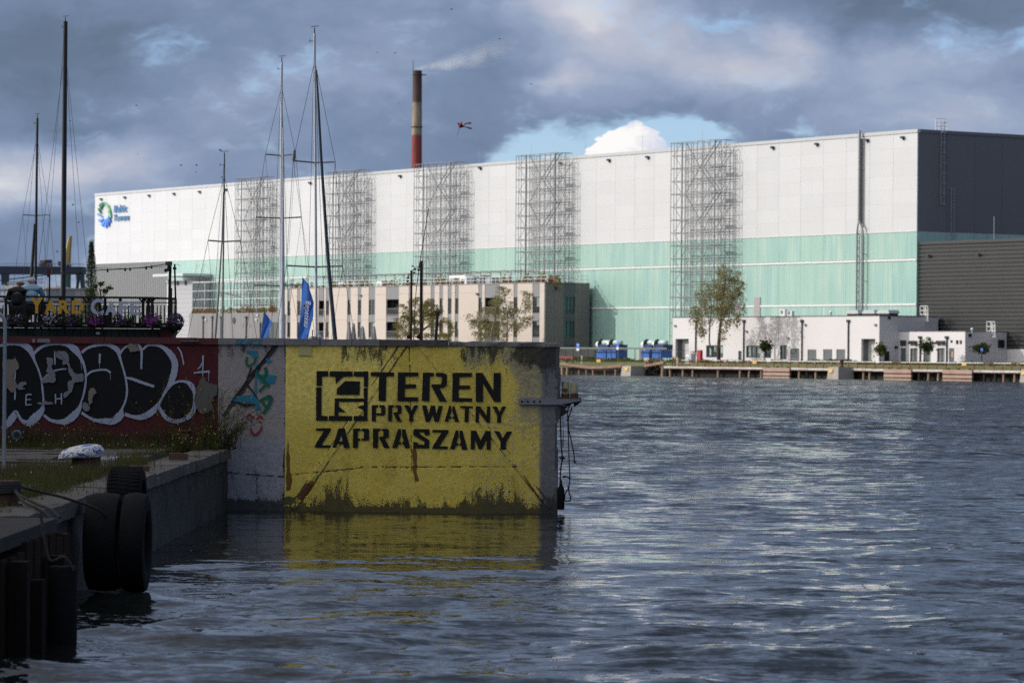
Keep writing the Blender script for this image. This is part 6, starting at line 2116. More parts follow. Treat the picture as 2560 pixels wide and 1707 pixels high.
def side_box(t_, nm, X_, px0, px1, py0, py1, m_, proud=.12):
    a, b = side_t(px0, X_), side_t(px1, X_)
    z1 = FZ((px0 + px1) / 2, py0, (a + b) / 2); z0 = FZ((px0 + px1) / 2, py1, (a + b) / 2)
    return t_.part(nm, MB().box(X_ + .002, X_ + proud, a, b, z0, z1), m_)


side_box(an, 'vent', AX1, 2219, 2225, 791.5, 797.5, blk_m)
side_box(an, 'door', AX1, 2211, 2223, 878, 906, blk_m, .06)
side_box(an, 'vent', AX1, 2236.5, 2243.5, 865, 871.5, blk_m)
# roof things
for px0, px1 in ((2126, 2155), (2167, 2196), (2203, 2232)):
    a, zt = F(px0, 777, TA + 4); b, _ = F(px1, 777, TA + 4)
    sk = Thing('roof_skylight', {2126: 'roof skylight box at the foot of the vent mast', 2167: 'roof skylight box in the middle of the three on the annex', 2203: 'roof skylight box at the right end of the annex roof'}[px0], 'skylight', ((a + b) / 2, TA + 4, AZ - .25), 'f', 'skylight boxes on the annex roof')
    sk.part('curb', MB().box(a, b, TA + 3.4, TA + 5, AZ - .25, AZ + .3), blk_m)
    sk.part('lid', MB().prism([(a - .1, TA + 3.2, AZ + .303), (b + .1, TA + 3.2, AZ + .303), (b + .1, TA + 3.2, AZ + .42), (b - .1, TA + 3.2, zt + .1), (a + .25, TA + 3.2, zt + .1), (a - .1, TA + 3.2, AZ + .42)], (0, 2.0, 0)), M('pale_skylight_lid', (0.5, 0.52, 0.53), .4, .06))
for px0, px1, y0, lab in ((1954, 1966, 773, 'larger white air conditioner on the annex roof'), (1972, 1983.5, 777.5, 'smaller white air conditioner on the annex roof')):
    a, zt = F(px0, y0, TA + 3); b, _ = F(px1, y0, TA + 3)
    ac = Thing('air_conditioner', lab, 'air conditioner', ((a + b) / 2, TA + 3, AZ - .25), 'f')
    ac.part('casing', MB().box(a, b, TA + 2.7, TA + 3.2, AZ - .25, zt), white_paint)
    ac.part('fan_grille', MB().lathe((a + (b - a) * .38, TA + 2.68, (zt + AZ) / 2 + .1), [(.3, 0), (.26, .012), (.001, .018)], 14, 'y'), lou)
X_, Z_ = F(2077, 777, TA + 2)
co = Thing('roof_cowl', 'small white roof vent cowl on the annex roof', 'vent', (X_, TA + 2, AZ - .25), 'f')
co.part('pipe', MB().bar((X_ + .08, TA + 2, AZ - .25), (X_ + .08, TA + 2, Z_ - .3), .06, 8), lou)
co.part('cowl', MB().lathe((X_, TA + 2, Z_ - .42), [(.05, 0), (.22, .12), (.22, .3), (.1, .42)], 12), white_paint, smooth=50)


def roof_guard(label, px0, px1, y0, y1, tt):
    a, z1 = F(px0, y0, tt); b, _ = F(px1, y0, tt); z0 = FZ(px0, y1, tt)
    t_ = Thing('roof_ladder', label, 'ladder', (a, tt, z0), 'f', 'white roof access ladders')
    m_ = a + (b - a) * .55
    for x in (a, m_ - .1, m_ + .18, b):
        t_.part('stanchion', MB().bar((x, tt, z0), (x, tt, z1), .055), white_paint)
    for z in (z0 + .05, (z0 + z1) / 2, z1):
        t_.part('rail', MB().bar((a, tt, z), (b, tt, z), .055), white_paint)
    la = MB()
    for x in (m_ + .3, m_ + .75):
        la.bar((x, tt - .05, z0 - 1.1), (x, tt - .05, z1 - .2), .05)
    z = z0 - 1
    while z < z1 - .3:
        la.bar((m_ + .3, tt - .05, z), (m_ + .75, tt - .05, z), .03); z += .3
    for z in (z0 - .8, z0, z0 + .8):
        la.tube([(m_ + .3, tt - .05, z), (m_ + .9, tt - .6, z), (m_ + 1.5, tt - .5, z), (m_ + .75, tt - .05, z)], .035, 4)
    la.bar((b + .45, tt - .3, z0 - 1), (b + .45, tt - .3, z1 - .4), .04)
    t_.part('ladder', la, white_paint)


roof_guard('white ladder guard on the dark side of the long annex roof', 2301, 2319.5, 765, 787, side_t(2310, AX1) + .2)
TB = 17.6
BX0, BX1 = AX1 + .01, FX(2413, TB, 830)
BZ = FZ(2400, 827, TB)
lb = Thing('low_annex', 'small cream annex with four doors at the right, lower than the long one', 'building', ((BX0 + BX1) / 2, TB, G0), 'f')
bo_ = dict(d0=op(2251.6, 2265, 870, None, TB, G0 - .1), w0=op(2249, 2266, 850.5, 865.5, TB), d1=op(2275.5, 2294, 870.5, None, TB, G0 - .1), d2=op(2308.7, 2327, 870.5, None, TB, G0 - .1), d3=op(2343, 2362, 870, None, TB, G0 - .1),
           d4=op(2372.7, 2385.6, 870.5, None, TB, G0 - .1), w1=op(2376, 2382, 850.5, 857, TB), w2=op(2389.7, 2396.5, 850.5, 860.5, TB), w3=op(2399, 2405, 850.5, 860.5, TB))
mb = MB()
facade(mb, BX0, BX1, G0 - .2, BZ - .1, list(bo_.values()), TB, .3)
lb.part('front_wall', mb, annex_white)
lb.part('side_wall', MB().box(BX1 - .3, BX1, TB + .3, TH + .3, G0 - .2, BZ - .1), annex_white)
lb.part('roof', MB().box(BX0, BX1 - .3, TB + .3, TH + .3, BZ - .45, BZ - .25), steel_dark)
lb.part('parapet', MB().box(BX0, BX1 + .04, TB - .04, TB + .3, BZ - .1, BZ), cap_)
lb.part('parapet', MB().box(BX1 - .3, BX1 + .04, TB + .3, TH + .3, BZ - .1, BZ), cap_)
for k in ('w0', 'w1', 'w2', 'w3'): window(lb, bo_[k], TB, 1 if k != 'w0' else 2)
gdm = glass_mat('pale_door_glass', (0.16, 0.17, 0.17), .15)
for k in ('d1', 'd2', 'd3'):
    d_ = window(lb, bo_[k], TB, 2, gm=gdm); d_.name = 'glass_door'
for k in ('d0', 'd4'):
    o = bo_[k]
    lb.part('door', MB().box(o[0], o[1], TB + .12, TB + .18, o[2], o[3]), M('slate_blue_door', (0.10, 0.12, 0.14), .5, .1))
o = bo_['d4']
mx = (o[0] + o[1]) / 2
lb.part('door_notice', MB().box(mx - .14, mx + .14, TB + .1, TB + .118, G0 + 1.0, G0 + 1.75), M('notice_orange', (0.6, 0.35, 0.2), .6, .1))
for px in (2302, 2368.5): downpipe(lb, px, 842, TB, G0)
for px0, px1 in ((2273.5, 2282.5), (2283.5, 2292.5), (2340.5, 2351), (2352.5, 2363)):
    a, zt = F(px0, 851.5, TB); b, _ = F(px1, 851.5, TB)
    lb.part('shadow_prism', MB().prism([(a, TB - .002, zt), (b, TB - .002, zt), (b + .05, TB - .4, zt - .3), (a + .05, TB - .4, zt - .3)], (0, 0, -.22)), blk_m)  # black prisms standing in for shadows cast on the wall
side_box(lb, 'vent', BX1, 2421, 2427.5, 834, 842, blk_m)
side_box(lb, 'vent', BX1, 2495, 2509, 849.5, 869.5, blk_m, .2)
roof_guard('white ladder guard on the dark side of the small annex roof', 2467, 2487, 804, 828, side_t(2475, BX1) + .2)
lb.part('roof_lamp', MB().lathe((FX(2430, TB + 1), TB + 1, BZ - .25), [(.06, 0), (.06, .3), (.2, .4), (.2, .6), (.05, .7)], 10), white_paint)
# ================================================================== BEIGE OFFICE
TO = 15.2
beige_p = M('beige_panel', (0.58, 0.50, 0.44), 0.7, 0.03, 0.3, rnd=0.04)
grey_p = M('grey_panel', (0.24, 0.235, 0.245), 0.7, 0.05, 0.3)
ow = glass_mat('dark_office_glass', (0.02, 0.03, 0.033))
OX0, OX1 = FX(713, TO, 720), FX(1361, TO, 705)
OZ = FZ(1355, 705.5, TO)
of = Thing('office_building', 'beige office building with dark tall windows in grey strips and a planted roof', 'office building', ((OX0 + OX1) / 2, TO, G0), 'f')
R1T, R1B = FZ(1340, 742, TO), FZ(1340, 782.5, TO)
R2T, R2B = FZ(1340, 802, TO), FZ(1340, 843, TO)
R3T, R3B = R2T - (R1T - R2T), R2B - (R1T - R2T)
strips = [(718.4, 726.3), (742.9, 752), (796, 810), (814.8, 823), (868.4, 876.8), (894.7, 903.3), (922, 937.6), (965.6, 997.3), (1022, 1028), (1052, 1058), (1077, 1086.6), (1098.7, 1107.7), (1119.7, 1129), (1137.5, 1146.5),
          (1196, 1205.5), (1211.8, 1249.4), (1284, 1293.8), (1331.3, 1349.3)]
balc = {(796, 810), (965.6, 997.3), (1211.8, 1249.4)}
xx = OX0
lvl = [(R1T, R1B), (R2T, R2B), (R3T, R3B)]
for a, b in strips:
    X0, X1 = FX(a, TO, 740), FX(b, TO, 740)
    # the beige pier up to this strip, in three panel lifts
    zc = [G0 - .2, R3T + .45, R2T + .3, R1T - 1.4 + .0, OZ - .15]
    zc = [G0 - .2, R2B - .9, R1B - .9, R1T + .9, OZ - .15]
    for z0, z1 in zip(zc, zc[1:]):
        of.part('beige_panel', MB().box(xx + .015, X0 - .015, TO, TO + .25, z0 + .012, z1 - .012), beige_p)
    # grey strip with its windows
    dp = 1.3 if (a, b) in balc else .0
    zg = [G0 - .2]
    for (zt, zb_) in lvl[::-1]: zg += [zb_, zt]
    zg += [OZ - .15]
    for z0, z1 in zip(zg[::2], zg[1::2]):
        of.part('grey_panel', MB().box(X0, X1, TO + .06, TO + .25, z0, z1), grey_p)
    for i, (zt, zb_) in enumerate(lvl):
        w_ = of.part('window', MB().box(X0 + .02, X1 - .02, TO + .2 + dp, TO + .24 + dp, zb_, zt), ow)
        f_ = MB()
        nm = 2 if b - a < 16 else 4
        for k in range(nm + 1):
            x = X0 + .02 + (X1 - X0 - .14) * k / nm
            f_.box(x, x + .1, TO + .13 + dp, TO + .198 + dp, zb_, zt)
        f_.box(X0 + .02, X1 - .02, TO + .14 + dp, TO + .197 + dp, zt - .1, zt).box(X0 + .02, X1 - .02, TO + .14 + dp, TO + .197 + dp, zb_, zb_ + .1)
        of.part('frame', f_, fr_m, parent=w_)
        if (int(a) * 7 + i * 3) % 5 < 3 and not dp:
            h_ = (zt - zb_) * (.25 + .12 * ((int(a) + i) % 4))
            of.part('blind', MB().box(X0 + (X1 - X0) * .48, X1 - .14, TO + .185, TO + .196, zt - h_, zt - .1), curtain, parent=w_)
        if dp:
            r_ = MB()
            r_.box(X0 + .03, X1 - .03, TO + .0, TO + .05, zb_ + 1.0, zb_ + 1.1)
            x = X0 + .05
            while x < X1 - .05:
                r_.box(x, x + .05, TO + .01, TO + .04, zb_ - .02, zb_ + 1.0); x += .22
            of.part('balcony_rail', r_, steel_dark, parent=w_)
            of.part('balcony_slab', MB().box(X0 - .02, X1 + .02, TO - .1, TO + 1.3, zb_ - .12, zb_ - .025), grey_p, parent=w_)
    xx = X1
for z0, z1 in zip(zc, zc[1:]):
    of.part('beige_panel', MB().box(xx + .015, OX1, TO, TO + .25, z0 + .012, z1 - .012), beige_p)
of.part('core', MB().box(OX0, OX1 - .3, TO + 1.6, TH - .7, G0 - .2, OZ - .4), grey_p)
of.part('roof', MB().box(OX0, OX1 - .3, TO + .26, TO + 1.58, OZ - .45, OZ - .3), steel_dark)
of.part('parapet_cap', MB().box(OX0, OX1 + .04, TO - .03, TO + .3, OZ - .15, OZ), M('parapet_grey', (0.30, 0.28, 0.27), .6, .1))
# right side: beige and grey panels in darker copies, shade put into the colour
sidep = M('shaded_beige_panel', (0.20, 0.185, 0.17), 0.7, 0.06, 0.3)
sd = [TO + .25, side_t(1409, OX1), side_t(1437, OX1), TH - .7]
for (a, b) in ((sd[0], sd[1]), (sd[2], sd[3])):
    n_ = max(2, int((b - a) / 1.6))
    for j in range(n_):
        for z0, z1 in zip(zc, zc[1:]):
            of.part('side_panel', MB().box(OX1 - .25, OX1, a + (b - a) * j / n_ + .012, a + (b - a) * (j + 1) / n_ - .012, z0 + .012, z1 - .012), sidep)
dk_p = M('shaded_grey_panel', (0.115, 0.12, 0.13), .6, .08)
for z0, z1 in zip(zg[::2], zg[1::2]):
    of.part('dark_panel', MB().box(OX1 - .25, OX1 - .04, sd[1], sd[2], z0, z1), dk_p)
tealg = glass_mat('teal_glass', (0.03, 0.10, 0.105), .1)
for zt, zb_ in lvl:
    w_ = of.part('window', MB().box(OX1 - .3, OX1 - .26, sd[1] + .02, sd[2] - .02, zb_, zt), tealg)
    f_ = MB()
    for k in range(4):
        y_ = sd[1] + .02 + (sd[2] - sd[1] - .14) * k / 3
        f_.box(OX1 - .258, OX1 - .19, y_, y_ + .1, zb_, zt)
    of.part('frame', f_, fr_m, parent=w_)
of.part('parapet_cap', MB().box(OX1 - .3, OX1 + .04, TO + .3, TH - .7, OZ - .15, OZ), cap_)
side_box(of, 'wall_lamp', OX1, 1386.5, 1392, 717, 723.5, lampd, .3)
for px, py in ((1315.5, 733), (1194, 735), (903, 739)):
    X_, Z_ = F(px, py, TO)
    of.part('wall_lamp', MB().box(X_ - .3, X_ + .3, TO - .25, TO - .002, Z_ - .13, Z_ + .13), lampd)
# roof terrace railing, plants, machines
rt = Thing('roof_railing', 'thin white railing round the planted roof of the beige office', 'railing', ((OX0 + OX1) / 2, TO + 1, OZ - .3), 'f')
rz = FZ(1478, 682, TO + 9) + .0
n_ = 44
for k in range(n_ + 1):
    x = OX0 + (OX1 - OX0 - .2) * k / n_
    rt.part('post', MB().bar((x, TO + .8, OZ - .3), (x, TO + .8, OZ + 1.15), .045), white_paint)
for z in (.6, 1.15):
    rt.part('rail', MB().bar((OX0, TO + .8, OZ + z), (OX1 - .2, TO + .8, OZ + z), .045), white_paint)
    rt.part('rail', MB().bar((OX1 - .2, TO + .8, OZ + z), (OX1 - .2, TH - .9, OZ + z), .045), white_paint)
for k in range(1, 7):
    y_ = TO + .8 + (TH - 1.9 - TO) * k / 6
    rt.part('post', MB().bar((OX1 - .2, y_, OZ - .3), (OX1 - .2, y_, OZ + 1.15), .045), white_paint)
pg = Thing('steel_pergola', 'slim grey steel pergola frames along the office roof', 'pergola', ((OX0 + OX1) / 2, TO + 4, OZ - .3), 'f')
for k in range(24):
    x = OX0 + 1 + (OX1 - OX0 - 14) * k / 23
    pg.part('post', MB().bar((x, TO + 4, OZ - .4), (x, TO + 4, OZ + 2.2), .07), steel_dark)
    pg.part('rafter', MB().bar((x, TO + 4, OZ + 2.2), (x, TO + 8, OZ + 2.2), .05), steel_dark)
pg.part('beam', MB().bar((OX0 + 1, TO + 4, OZ + 2.25), (OX1 - 13, TO + 4, OZ + 2.25), .08), steel_dark)
autumn = leaf_mat('autumn_roof_plants', [(0.0, (0.16, 0.05, 0.02)), (0.3, (0.30, 0.11, 0.05)), (0.55, (0.24, 0.17, 0.05)), (1.0, (0.15, 0.18, 0.06))], .22, .3)
rg = random.Random(31)


def shrub_cloud(mb, cx_, cy_, cz_, rx, ry, rz_, n, s0, s1, r):
    for _ in range(n):
        d = Vector((r.gauss(0, 1), r.gauss(0, 1), r.gauss(0, 1))).normalized() * (r.random() ** .4)
        c = Vector((cx_ + d.x * rx, cy_ + d.y * ry, cz_ + abs(d.z) * rz_))
        e = Vector((r.gauss(0, 1), r.gauss(0, 1), r.gauss(0, 1))).normalized(); g_ = e.orthogonal().normalized()
        s = r.uniform(s0, s1)
        mb.add([c - e * s, c + g_ * s * .55, c + e * s, c - g_ * s * .55], [(0, 1, 2, 3)])


mb = MB()
for px in list(range(720, 800, 7)) + list(range(820, 880, 6)) + list(range(885, 935, 4)) + list(range(965, 1060, 5)) + list(range(1085, 1170, 8)) + list(range(1250, 1400, 6)):
    if rg.random() < .78:
        shrub_cloud(mb, FX(px, TO + 2, 690), TO + 2 + rg.uniform(-.8, .8), OZ - .3, rg.uniform(.5, 1.0), .6, rg.uniform(.7, 2.2), 70, .10, .24, rg)
solo('roof_plants', None, None, mb, autumn, (FX(1050, TO + 2), TO + 2, OZ), 'f', kind='stuff')
for lab, a, b, y0 in (('white curved air handling unit on the office roof behind the sails', 850, 877, 706), ('small white roof cabinet among red shrubs on the office', 945, 961, 703.5), ('large white air handling unit on the office roof', 1128, 1171, 689)):
    X0, zt = F(a, y0, TO + 3); X1, _ = F(b, y0, TO + 3)
    t_ = Thing('roof_unit', lab, 'roof unit', ((X0 + X1) / 2, TO + 3, OZ - .3), 'f', 'machines on the office roof')
    t_.part('casing', MB().prism([(X0, TO + 2.6, OZ - .3), (X1, TO + 2.6, OZ - .3), (X1, TO + 2.6, zt - .5), (X1 - .5, TO + 2.6, zt), (X0, TO + 2.6, zt)], (0, 1.6, 0)), white_paint)
    t_.part('grille', MB().box(X0 + .3, X0 + (X1 - X0) * .6, TO + 2.57, TO + 2.598, OZ + .1, zt - .4), steel)
X0, zt = F(1174, 688, TO + 5); X1, _ = F(1235, 688, TO + 5)
t_ = Thing('roof_unit', 'grey cluster of roof ducts beside the large white unit', 'roof unit', ((X0 + X1) / 2, TO + 5, OZ - .3), 'f', 'machines on the office roof')
for k, (u0, u1, h_) in enumerate(((0, .22, .9), (.3, .5, .7), (.55, .65, .95), (.72, 1, .75))):
    t_.part('duct', MB().box(X0 + (X1 - X0) * u0, X0 + (X1 - X0) * u1, TO + 4.6, TO + 6, OZ - .3, OZ - .3 + (zt - OZ + .3) * h_), steel if k % 2 else steel_dark)

# ---- the lower grey block left of the office, its glazed lattice terrace, and the stair tower
TG = 14.4
GX0_, GX1_ = FX(473, TG, 800), OX0 - .02
GZ = FZ(480, 783.5, TG)
gb = Thing('grey_block', 'low grey panelled block left of the beige office', 'building', ((GX0_ + GX1_) / 2, TG, G0), 'f')
gpm = M('grey_wall_panel', (0.22, 0.215, 0.22), .7, .05, .3, rnd=.12)
x = GX0_
k = 0
wq = op(652, 700, 806, None, TG, G0 + .8)
while x < GX1_ - .2:
    x1 = min(x + (2.0, 1.55, 2.6, 1.2)[k % 4], GX1_)
    if x1 < wq[0] or x > wq[1]:
        gb.part('wall_panel', MB().box(x + .02, x1 - .02, TG, TG + .2, G0 - .2, GZ), gpm)
    else:
        gb.part('wall_panel', MB().box(x + .02, x1 - .02, TG, TG + .2, wq[3], GZ), gpm)
        w_ = gb.part('window', MB().box(x, x1, TG + .15, TG + .2, wq[2], wq[3] - .01), ow)
        gb.part('frame', MB().box(x, x + .08, TG + .08, TG + .148, wq[2], wq[3] - .01), fr_m, parent=w_)
    x = x1
    k += 1
gb.part('core', MB().box(GX0_, GX1_, TG + .21, TH - .7, G0 - .2, GZ - .3), grey_p)
for px in (509, 532, 554, 617): downpipe(gb, px, 792, TG, G0)
X_, Z_ = F(585.5, 801, TG)
gb.part('round_vent', MB().lathe((X_, TG - .12, Z_), [(.55, 0), (.62, .06), (.62, .118)], 18, 'y'), dpm, smooth=40)
for px in (607, 625.5):
    X_, Z_ = F(px, 813, TG)
    gb.part('access_hatch', MB().box(X_ - .4, X_ + .4, TG - .03, TG - .002, Z_ - .4, Z_ + .4), lou)
for px, py in ((516, 799), (643, 799), (645, 788)):
    X_, Z_ = F(px, py, TG)
    gb.part('wall_lamp', MB().box(X_ - .3, X_ + .2, TG - .25, TG - .002, Z_ - .12, Z_ + .12), white_paint)
lt = Thing('lattice_screen', 'tall pale steel lattice screen on the roof of the grey block', 'screen', ((GX0_ + GX1_) / 2, TG + 1.5, GZ), 'f')
LX0, LX1 = FX(482, TG + 2, 700), GX1_
LZ = FZ(485, 706, TG + 2)
for k in range(31):
    x = LX0 + (LX1 - LX0) * k / 30
    lt.part('post', MB().bar((x, TG + 2, GZ - .4), (x, TG + 2, LZ), .15 if k % 4 == 0 else .06), sc_m if k % 4 else steel)
for z in (LZ, LZ - (LZ - GZ) * .28, LZ - (LZ - GZ) * .55, GZ + 1.1):
    lt.part('rail', MB().bar((LX0, TG + 2, z), (LX1, TG + 2, z), .09 if z == LZ else .06), white_paint)
for x0_, x1_, z0, z1 in ((.2, .5, .70, .45), (.5, .82, .72, .48), (.30, .45, .66, .52)):
    lt.part('stair_string', MB().bar((LX0 + (LX1 - LX0) * x0_, TG + 3, GZ + (LZ - GZ) * z0), (LX0 + (LX1 - LX0) * x1_, TG + 3, GZ + (LZ - GZ) * z1), .13), sc_m)
mb = MB()
for px in range(484, 692, 5):
    if rg.random() < .85:
        shrub_cloud(mb, FX(px, TG + 1, 770), TG + 1 + rg.uniform(-.3, .5), GZ - .3, rg.uniform(.5, 1.1), .5, rg.uniform(.9, 2.0) * (1.3 if px > 660 else 1), 60, .10, .24, rg)
solo('roof_plants', None, None, mb, autumn, (FX(580, TG + 1), TG + 1, GZ), 'f', kind='stuff')

TS = 21.0
SX0, SX1 = FX(420, TS, 760), FX(482, TS, 760)
SZT = FZ(450, 693, TS)
st = Thing('stair_tower', 'pale grey clad stair tower with a thin flat canopy, left of the grey block', 'tower', ((SX0 + SX1) / 2, TS, G0), 'f')
sclad = M('pale_grey_cladding', (0.42, 0.42, 0.44), .6, .03, .2)
z = G0 - .2
me_s = MB().box(SX0, SX1, TS, TS + .15, 0, .87)
while z < SZT - .9:
    st.part('clad_board', MB().box(SX0, SX1, TS, TS + .15, z + .012, z + .888), sclad)
    z += .9
st.part('core', MB().box(SX0 + .1, SX1 - .1, TS + .152, TH - .1, G0, z), sclad)
st.part('corner_trim', MB().box(SX0 - .35, SX0 - .01, TS - .03, TS + .2, G0, z + .4), white_paint)
cxa, cxb = FX(383, TS - 2.5, 688), FX(486, TS, 688)
cz_ = FZ(420, 688, TS - 3)
st.part('canopy', MB().box(cxa, cxb, TS - 2.6, TH - .2, cz_ - .2, cz_ + .3), M('canopy_metal', (0.55, 0.56, 0.57), .5, .05))
for px in (465, 484):
    st.part('canopy_stay', MB().bar((FX(px, TS, 680), TS + 2, cz_), (FX(px - 14, TS, 680), TH - .3, cz_ + 2.4), .05), sc_m)
for px in (443, 463):
    X_ = FX(px, TS - .2, 700)
    st.part('wall_lamp', MB().box(X_ - .2, X_ + .2, TS - .3, TS - .002, SZT - 1.6, SZT - .7), lampd)

# ================================================================== FAR QUAY: FENCE, JETTY, DOLPHINS
fe = Thing('quay_fence', 'rusty post and rail fence with a white top rail along the far quay', 'fence', (FX(2100, .9), .9, 1.15), 'f')
fx0, fx1 = FX(1686, .9, 915), FX(2640, .9, 925)
rustp = M('rusty_fence_post', (0.20, 0.085, 0.05), .85, .4, 1.5)
FZ0, FZ1 = 1.15, FZ(2100, 903.5, .9)
x = fx0
rg = random.Random(17)
posts = []
while x < fx1:
    posts.append(x)
    x += rg.uniform(1.7, 2.0)
for i, x in enumerate(posts):
    fe.part('post', MB().bar((x, .9, FZ0 - .2), (x + rg.uniform(-.05, .05), .9, FZ1 + .12), .075), rustp)
for a, b in zip(posts, posts[1:]):
    fe.part('top_rail', MB().bar((a + .03, .86, FZ1 - .02), (b - .03, .86, FZ1 - .02), .06), white_paint if rg.random() < .8 else rustp)
fe.part('mid_rail', MB().bar((fx0, .86, (FZ0 + FZ1) / 2 + .1), (fx1, .86, (FZ0 + FZ1) / 2 + .1), .03), rustp)
fe.part('low_rail', MB().box(fx0, fx1, .8, 1.0, FZ0 - .05, FZ0 + .12), rustp)

jt = Thing('old_jetty', 'decayed jetty edge with pale pipe, timber piles and reddish fender planks', 'jetty', (FX(2100, 0), 0, 0), 'f')
pipe_m = M('chalky_white_pipe', (0.52, 0.51, 0.50), .7, .3, .35, tint=(0.28, 0.16, 0.12))
pz_ = FZ(2000, 923, 0)
dark_u = M('dark_quay_recess', (0.025, 0.024, 0.02), .95, .5, .8)
jx0, jx1 = FX(1662, 0, 920), FX(2640, 0, 920)
jt.part('recess_wall', MB().box(FX(1395, 0, 920) - 30, jx1, 1.0, 1.2, -1.5, 1.1), dark_u)
jt.part('deck', MB().box(jx0, jx1, .05, 1.3, 1.06, 1.16), rustp)
x = jx0
while x < jx1:
    x1 = min(x + rg.uniform(3, 6), jx1)
    jt.part('pipe', MB().bar((x + .03, -.05, pz_ + rg.uniform(-.03, .03)), (x1 - .03, -.05, pz_ + rg.uniform(-.03, .03)), .20, 8), pipe_m, smooth=50)
    x = x1
pile_m = M('weathered_timber_pile', (0.30, 0.21, 0.15), .9, .4, 1.2)
for px in (1666, 1676, 1708, 1733, 1796, 1851, 1874, 1904, 1999, 2019, 2040, 2160, 2175, 2299, 2322.5, 2347, 2462, 2489, 2510, 2538):
    x = FX(px, .3, 935)
    jt.part('pile', MB().tube([(x + rg.uniform(-.15, .15), .3, -1.5), (x, .3, pz_ - .2)], [.24, .20], 8), pile_m if rg.random() < .75 else dark_u, smooth=50)
plank_m = M('red_fender_plank', (0.24, 0.135, 0.105), .85, .45, .5, tint=(0.42, 0.33, 0.27))
for a, b in ((1908, 1974), (2210, 2278), (2357, 2430)):
    X0, X1 = FX(a, -.4, 930), FX(b, -.4, 930)
    for z0, z1 in ((.95, 1.5), (.38, .80), (-.1, .24)):
        jt.part('fender_plank', MB().box(X0, X1, -.45, -.15, z0, z1), plank_m)
    for u in (.15, .5, .88):
        jt.part('plank_bracket', MB().box(X0 + (X1 - X0) * u - .12, X0 + (X1 - X0) * u + .12, -.35, .0, 1.5, 1.66), dark_u)
# wrecked part on the left: sagging rusty beam on leaning piles
sag = [(1380, 908), (1400, 910), (1440, 916), (1480, 920), (1520, 919), (1556, 916)]
P_ = [F(px, py, .0) for px, py in sag]
for (x0_, z0), (x1_, z1) in zip(P_, P_[1:]):
    jt.part('sagging_beam', MB().tube([(x0_, -.05, z0), (x1_ - .05, -.05, z1)], .24, 6), M('rust_streaked_beam', (0.27, 0.155, 0.115), .85, .45, .6, tint=(0.12, 0.09, 0.07)))
P_ = [F(px, py, .0) for px, py in ((1612, 916), (1662, 907))]
jt.part('sagging_beam', MB().tube([(P_[0][0], -.05, P_[0][1]), (P_[1][0], -.05, P_[1][1])], .26, 6), M('rust_streaked_beam', None))
for px, y0, r_ in ((1406, 918, .28), (1419, 918, .26), (1448, 925, .16), (1466, 925, .16), (1483, 922, .2), (1512, 922, .12), (1540, 922, .2), (1658, 915, .34)):
    X_, Z_ = F(px, y0, .2)
    jt.part('pile', MB().tube([(X_ + rg.uniform(-.3, .3), .2, -1.5), (X_, .2, Z_)], [r_, r_ * .85], 8), pile_m, smooth=50)
mb = MB()
for _ in range(70):
    px = rg.uniform(1615, 1660)
    X_, Z_ = F(px, rg.uniform(914, 936), .4)
    d = Vector((rg.gauss(0, 1), rg.gauss(0, .5), rg.gauss(0, .6))).normalized() * rg.uniform(.3, 1.2)
    mb.bar(Vector((X_, .5, Z_)) - d, Vector((X_, .5, Z_)) + d, rg.uniform(.05, .14))
solo('debris', None, None, mb, dark_u, (FX(1640, .4, 925), .4, 0), 'f', kind='stuff')


def dolphin(label, pxl, pxm, pxr, py_top, plate):
    X0, X1 = FX(pxl, -2.6, 935), FX(pxm, -2.6, 935)
    zt = FZ((pxl + pxm) / 2, py_top, -2.6)
    yb_ = side_t(pxr, X1)
    t_ = Thing('mooring_dolphin', label, 'mooring block', ((X0 + X1) / 2, -1.5, 0), 'f', 'concrete mooring blocks along the far quay')
    s = .28
    mb = MB()
    lo_ = [(X0 - s, -2.6 - s, -1.5), (X1 + s, -2.6 - s, -1.5), (X1 + s, yb_, -1.5), (X0 - s, yb_, -1.5)]
    hi_ = [(X0, -2.6, zt), (X1, -2.6, zt), (X1, yb_, zt), (X0, yb_, zt)]
    mb.add(lo_ + hi_, [(4, 5, 6, 7), (0, 1, 5, 4), (1, 2, 6, 5), (2, 3, 7, 6), (3, 0, 4, 7)])
    t_.part('block', mb, M('pale_mooring_concrete', (0.36, 0.33, 0.29), .9, .22, .6, .4, 4))
    if plate:
        a, zt2 = F(plate[0], plate[2], -2.7); b, _ = F(plate[1], plate[2], -2.7); zb2 = FZ(plate[0], plate[3], -2.7)
        t_.part('yellow_plate', MB().prism([(a, -2.82, zb2), (b, -2.82, zb2), (b, -2.72, zt2), (a, -2.72, zt2)], (0, .05, 0)), M('faded_yellow_plate', (0.62, 0.40, 0.10), .6, .08))
    return t_


d1 = dolphin('concrete mooring block in the wrecked left part of the far quay', 1555, 1577, 1613, 914.5, (1562, 1570.5, 918, 926))
dolphin('concrete mooring block below the long annex with a bollard on top', 2071, 2096, 2134, 917, (2072.5, 2082, 922, 931))
dolphin('concrete mooring block cut by the right edge of the frame', 2553, 2578, 2614, 923, (2554, 2562, 928, 936))
X_, Z_ = F(2104, 917, -1.5)
t_ = Thing('bollard', 'small rusty bollard on the middle mooring block', 'bollard', (X_, -1.5, Z_), 'f')
t_.part('post', MB().lathe((X_, -1.5, Z_ - .05), [(.35, 0), (.28, .1), (.22, .7), (.4, .95), (.3, 1.1), (.001, 1.15)], 12), rust, smooth=50)


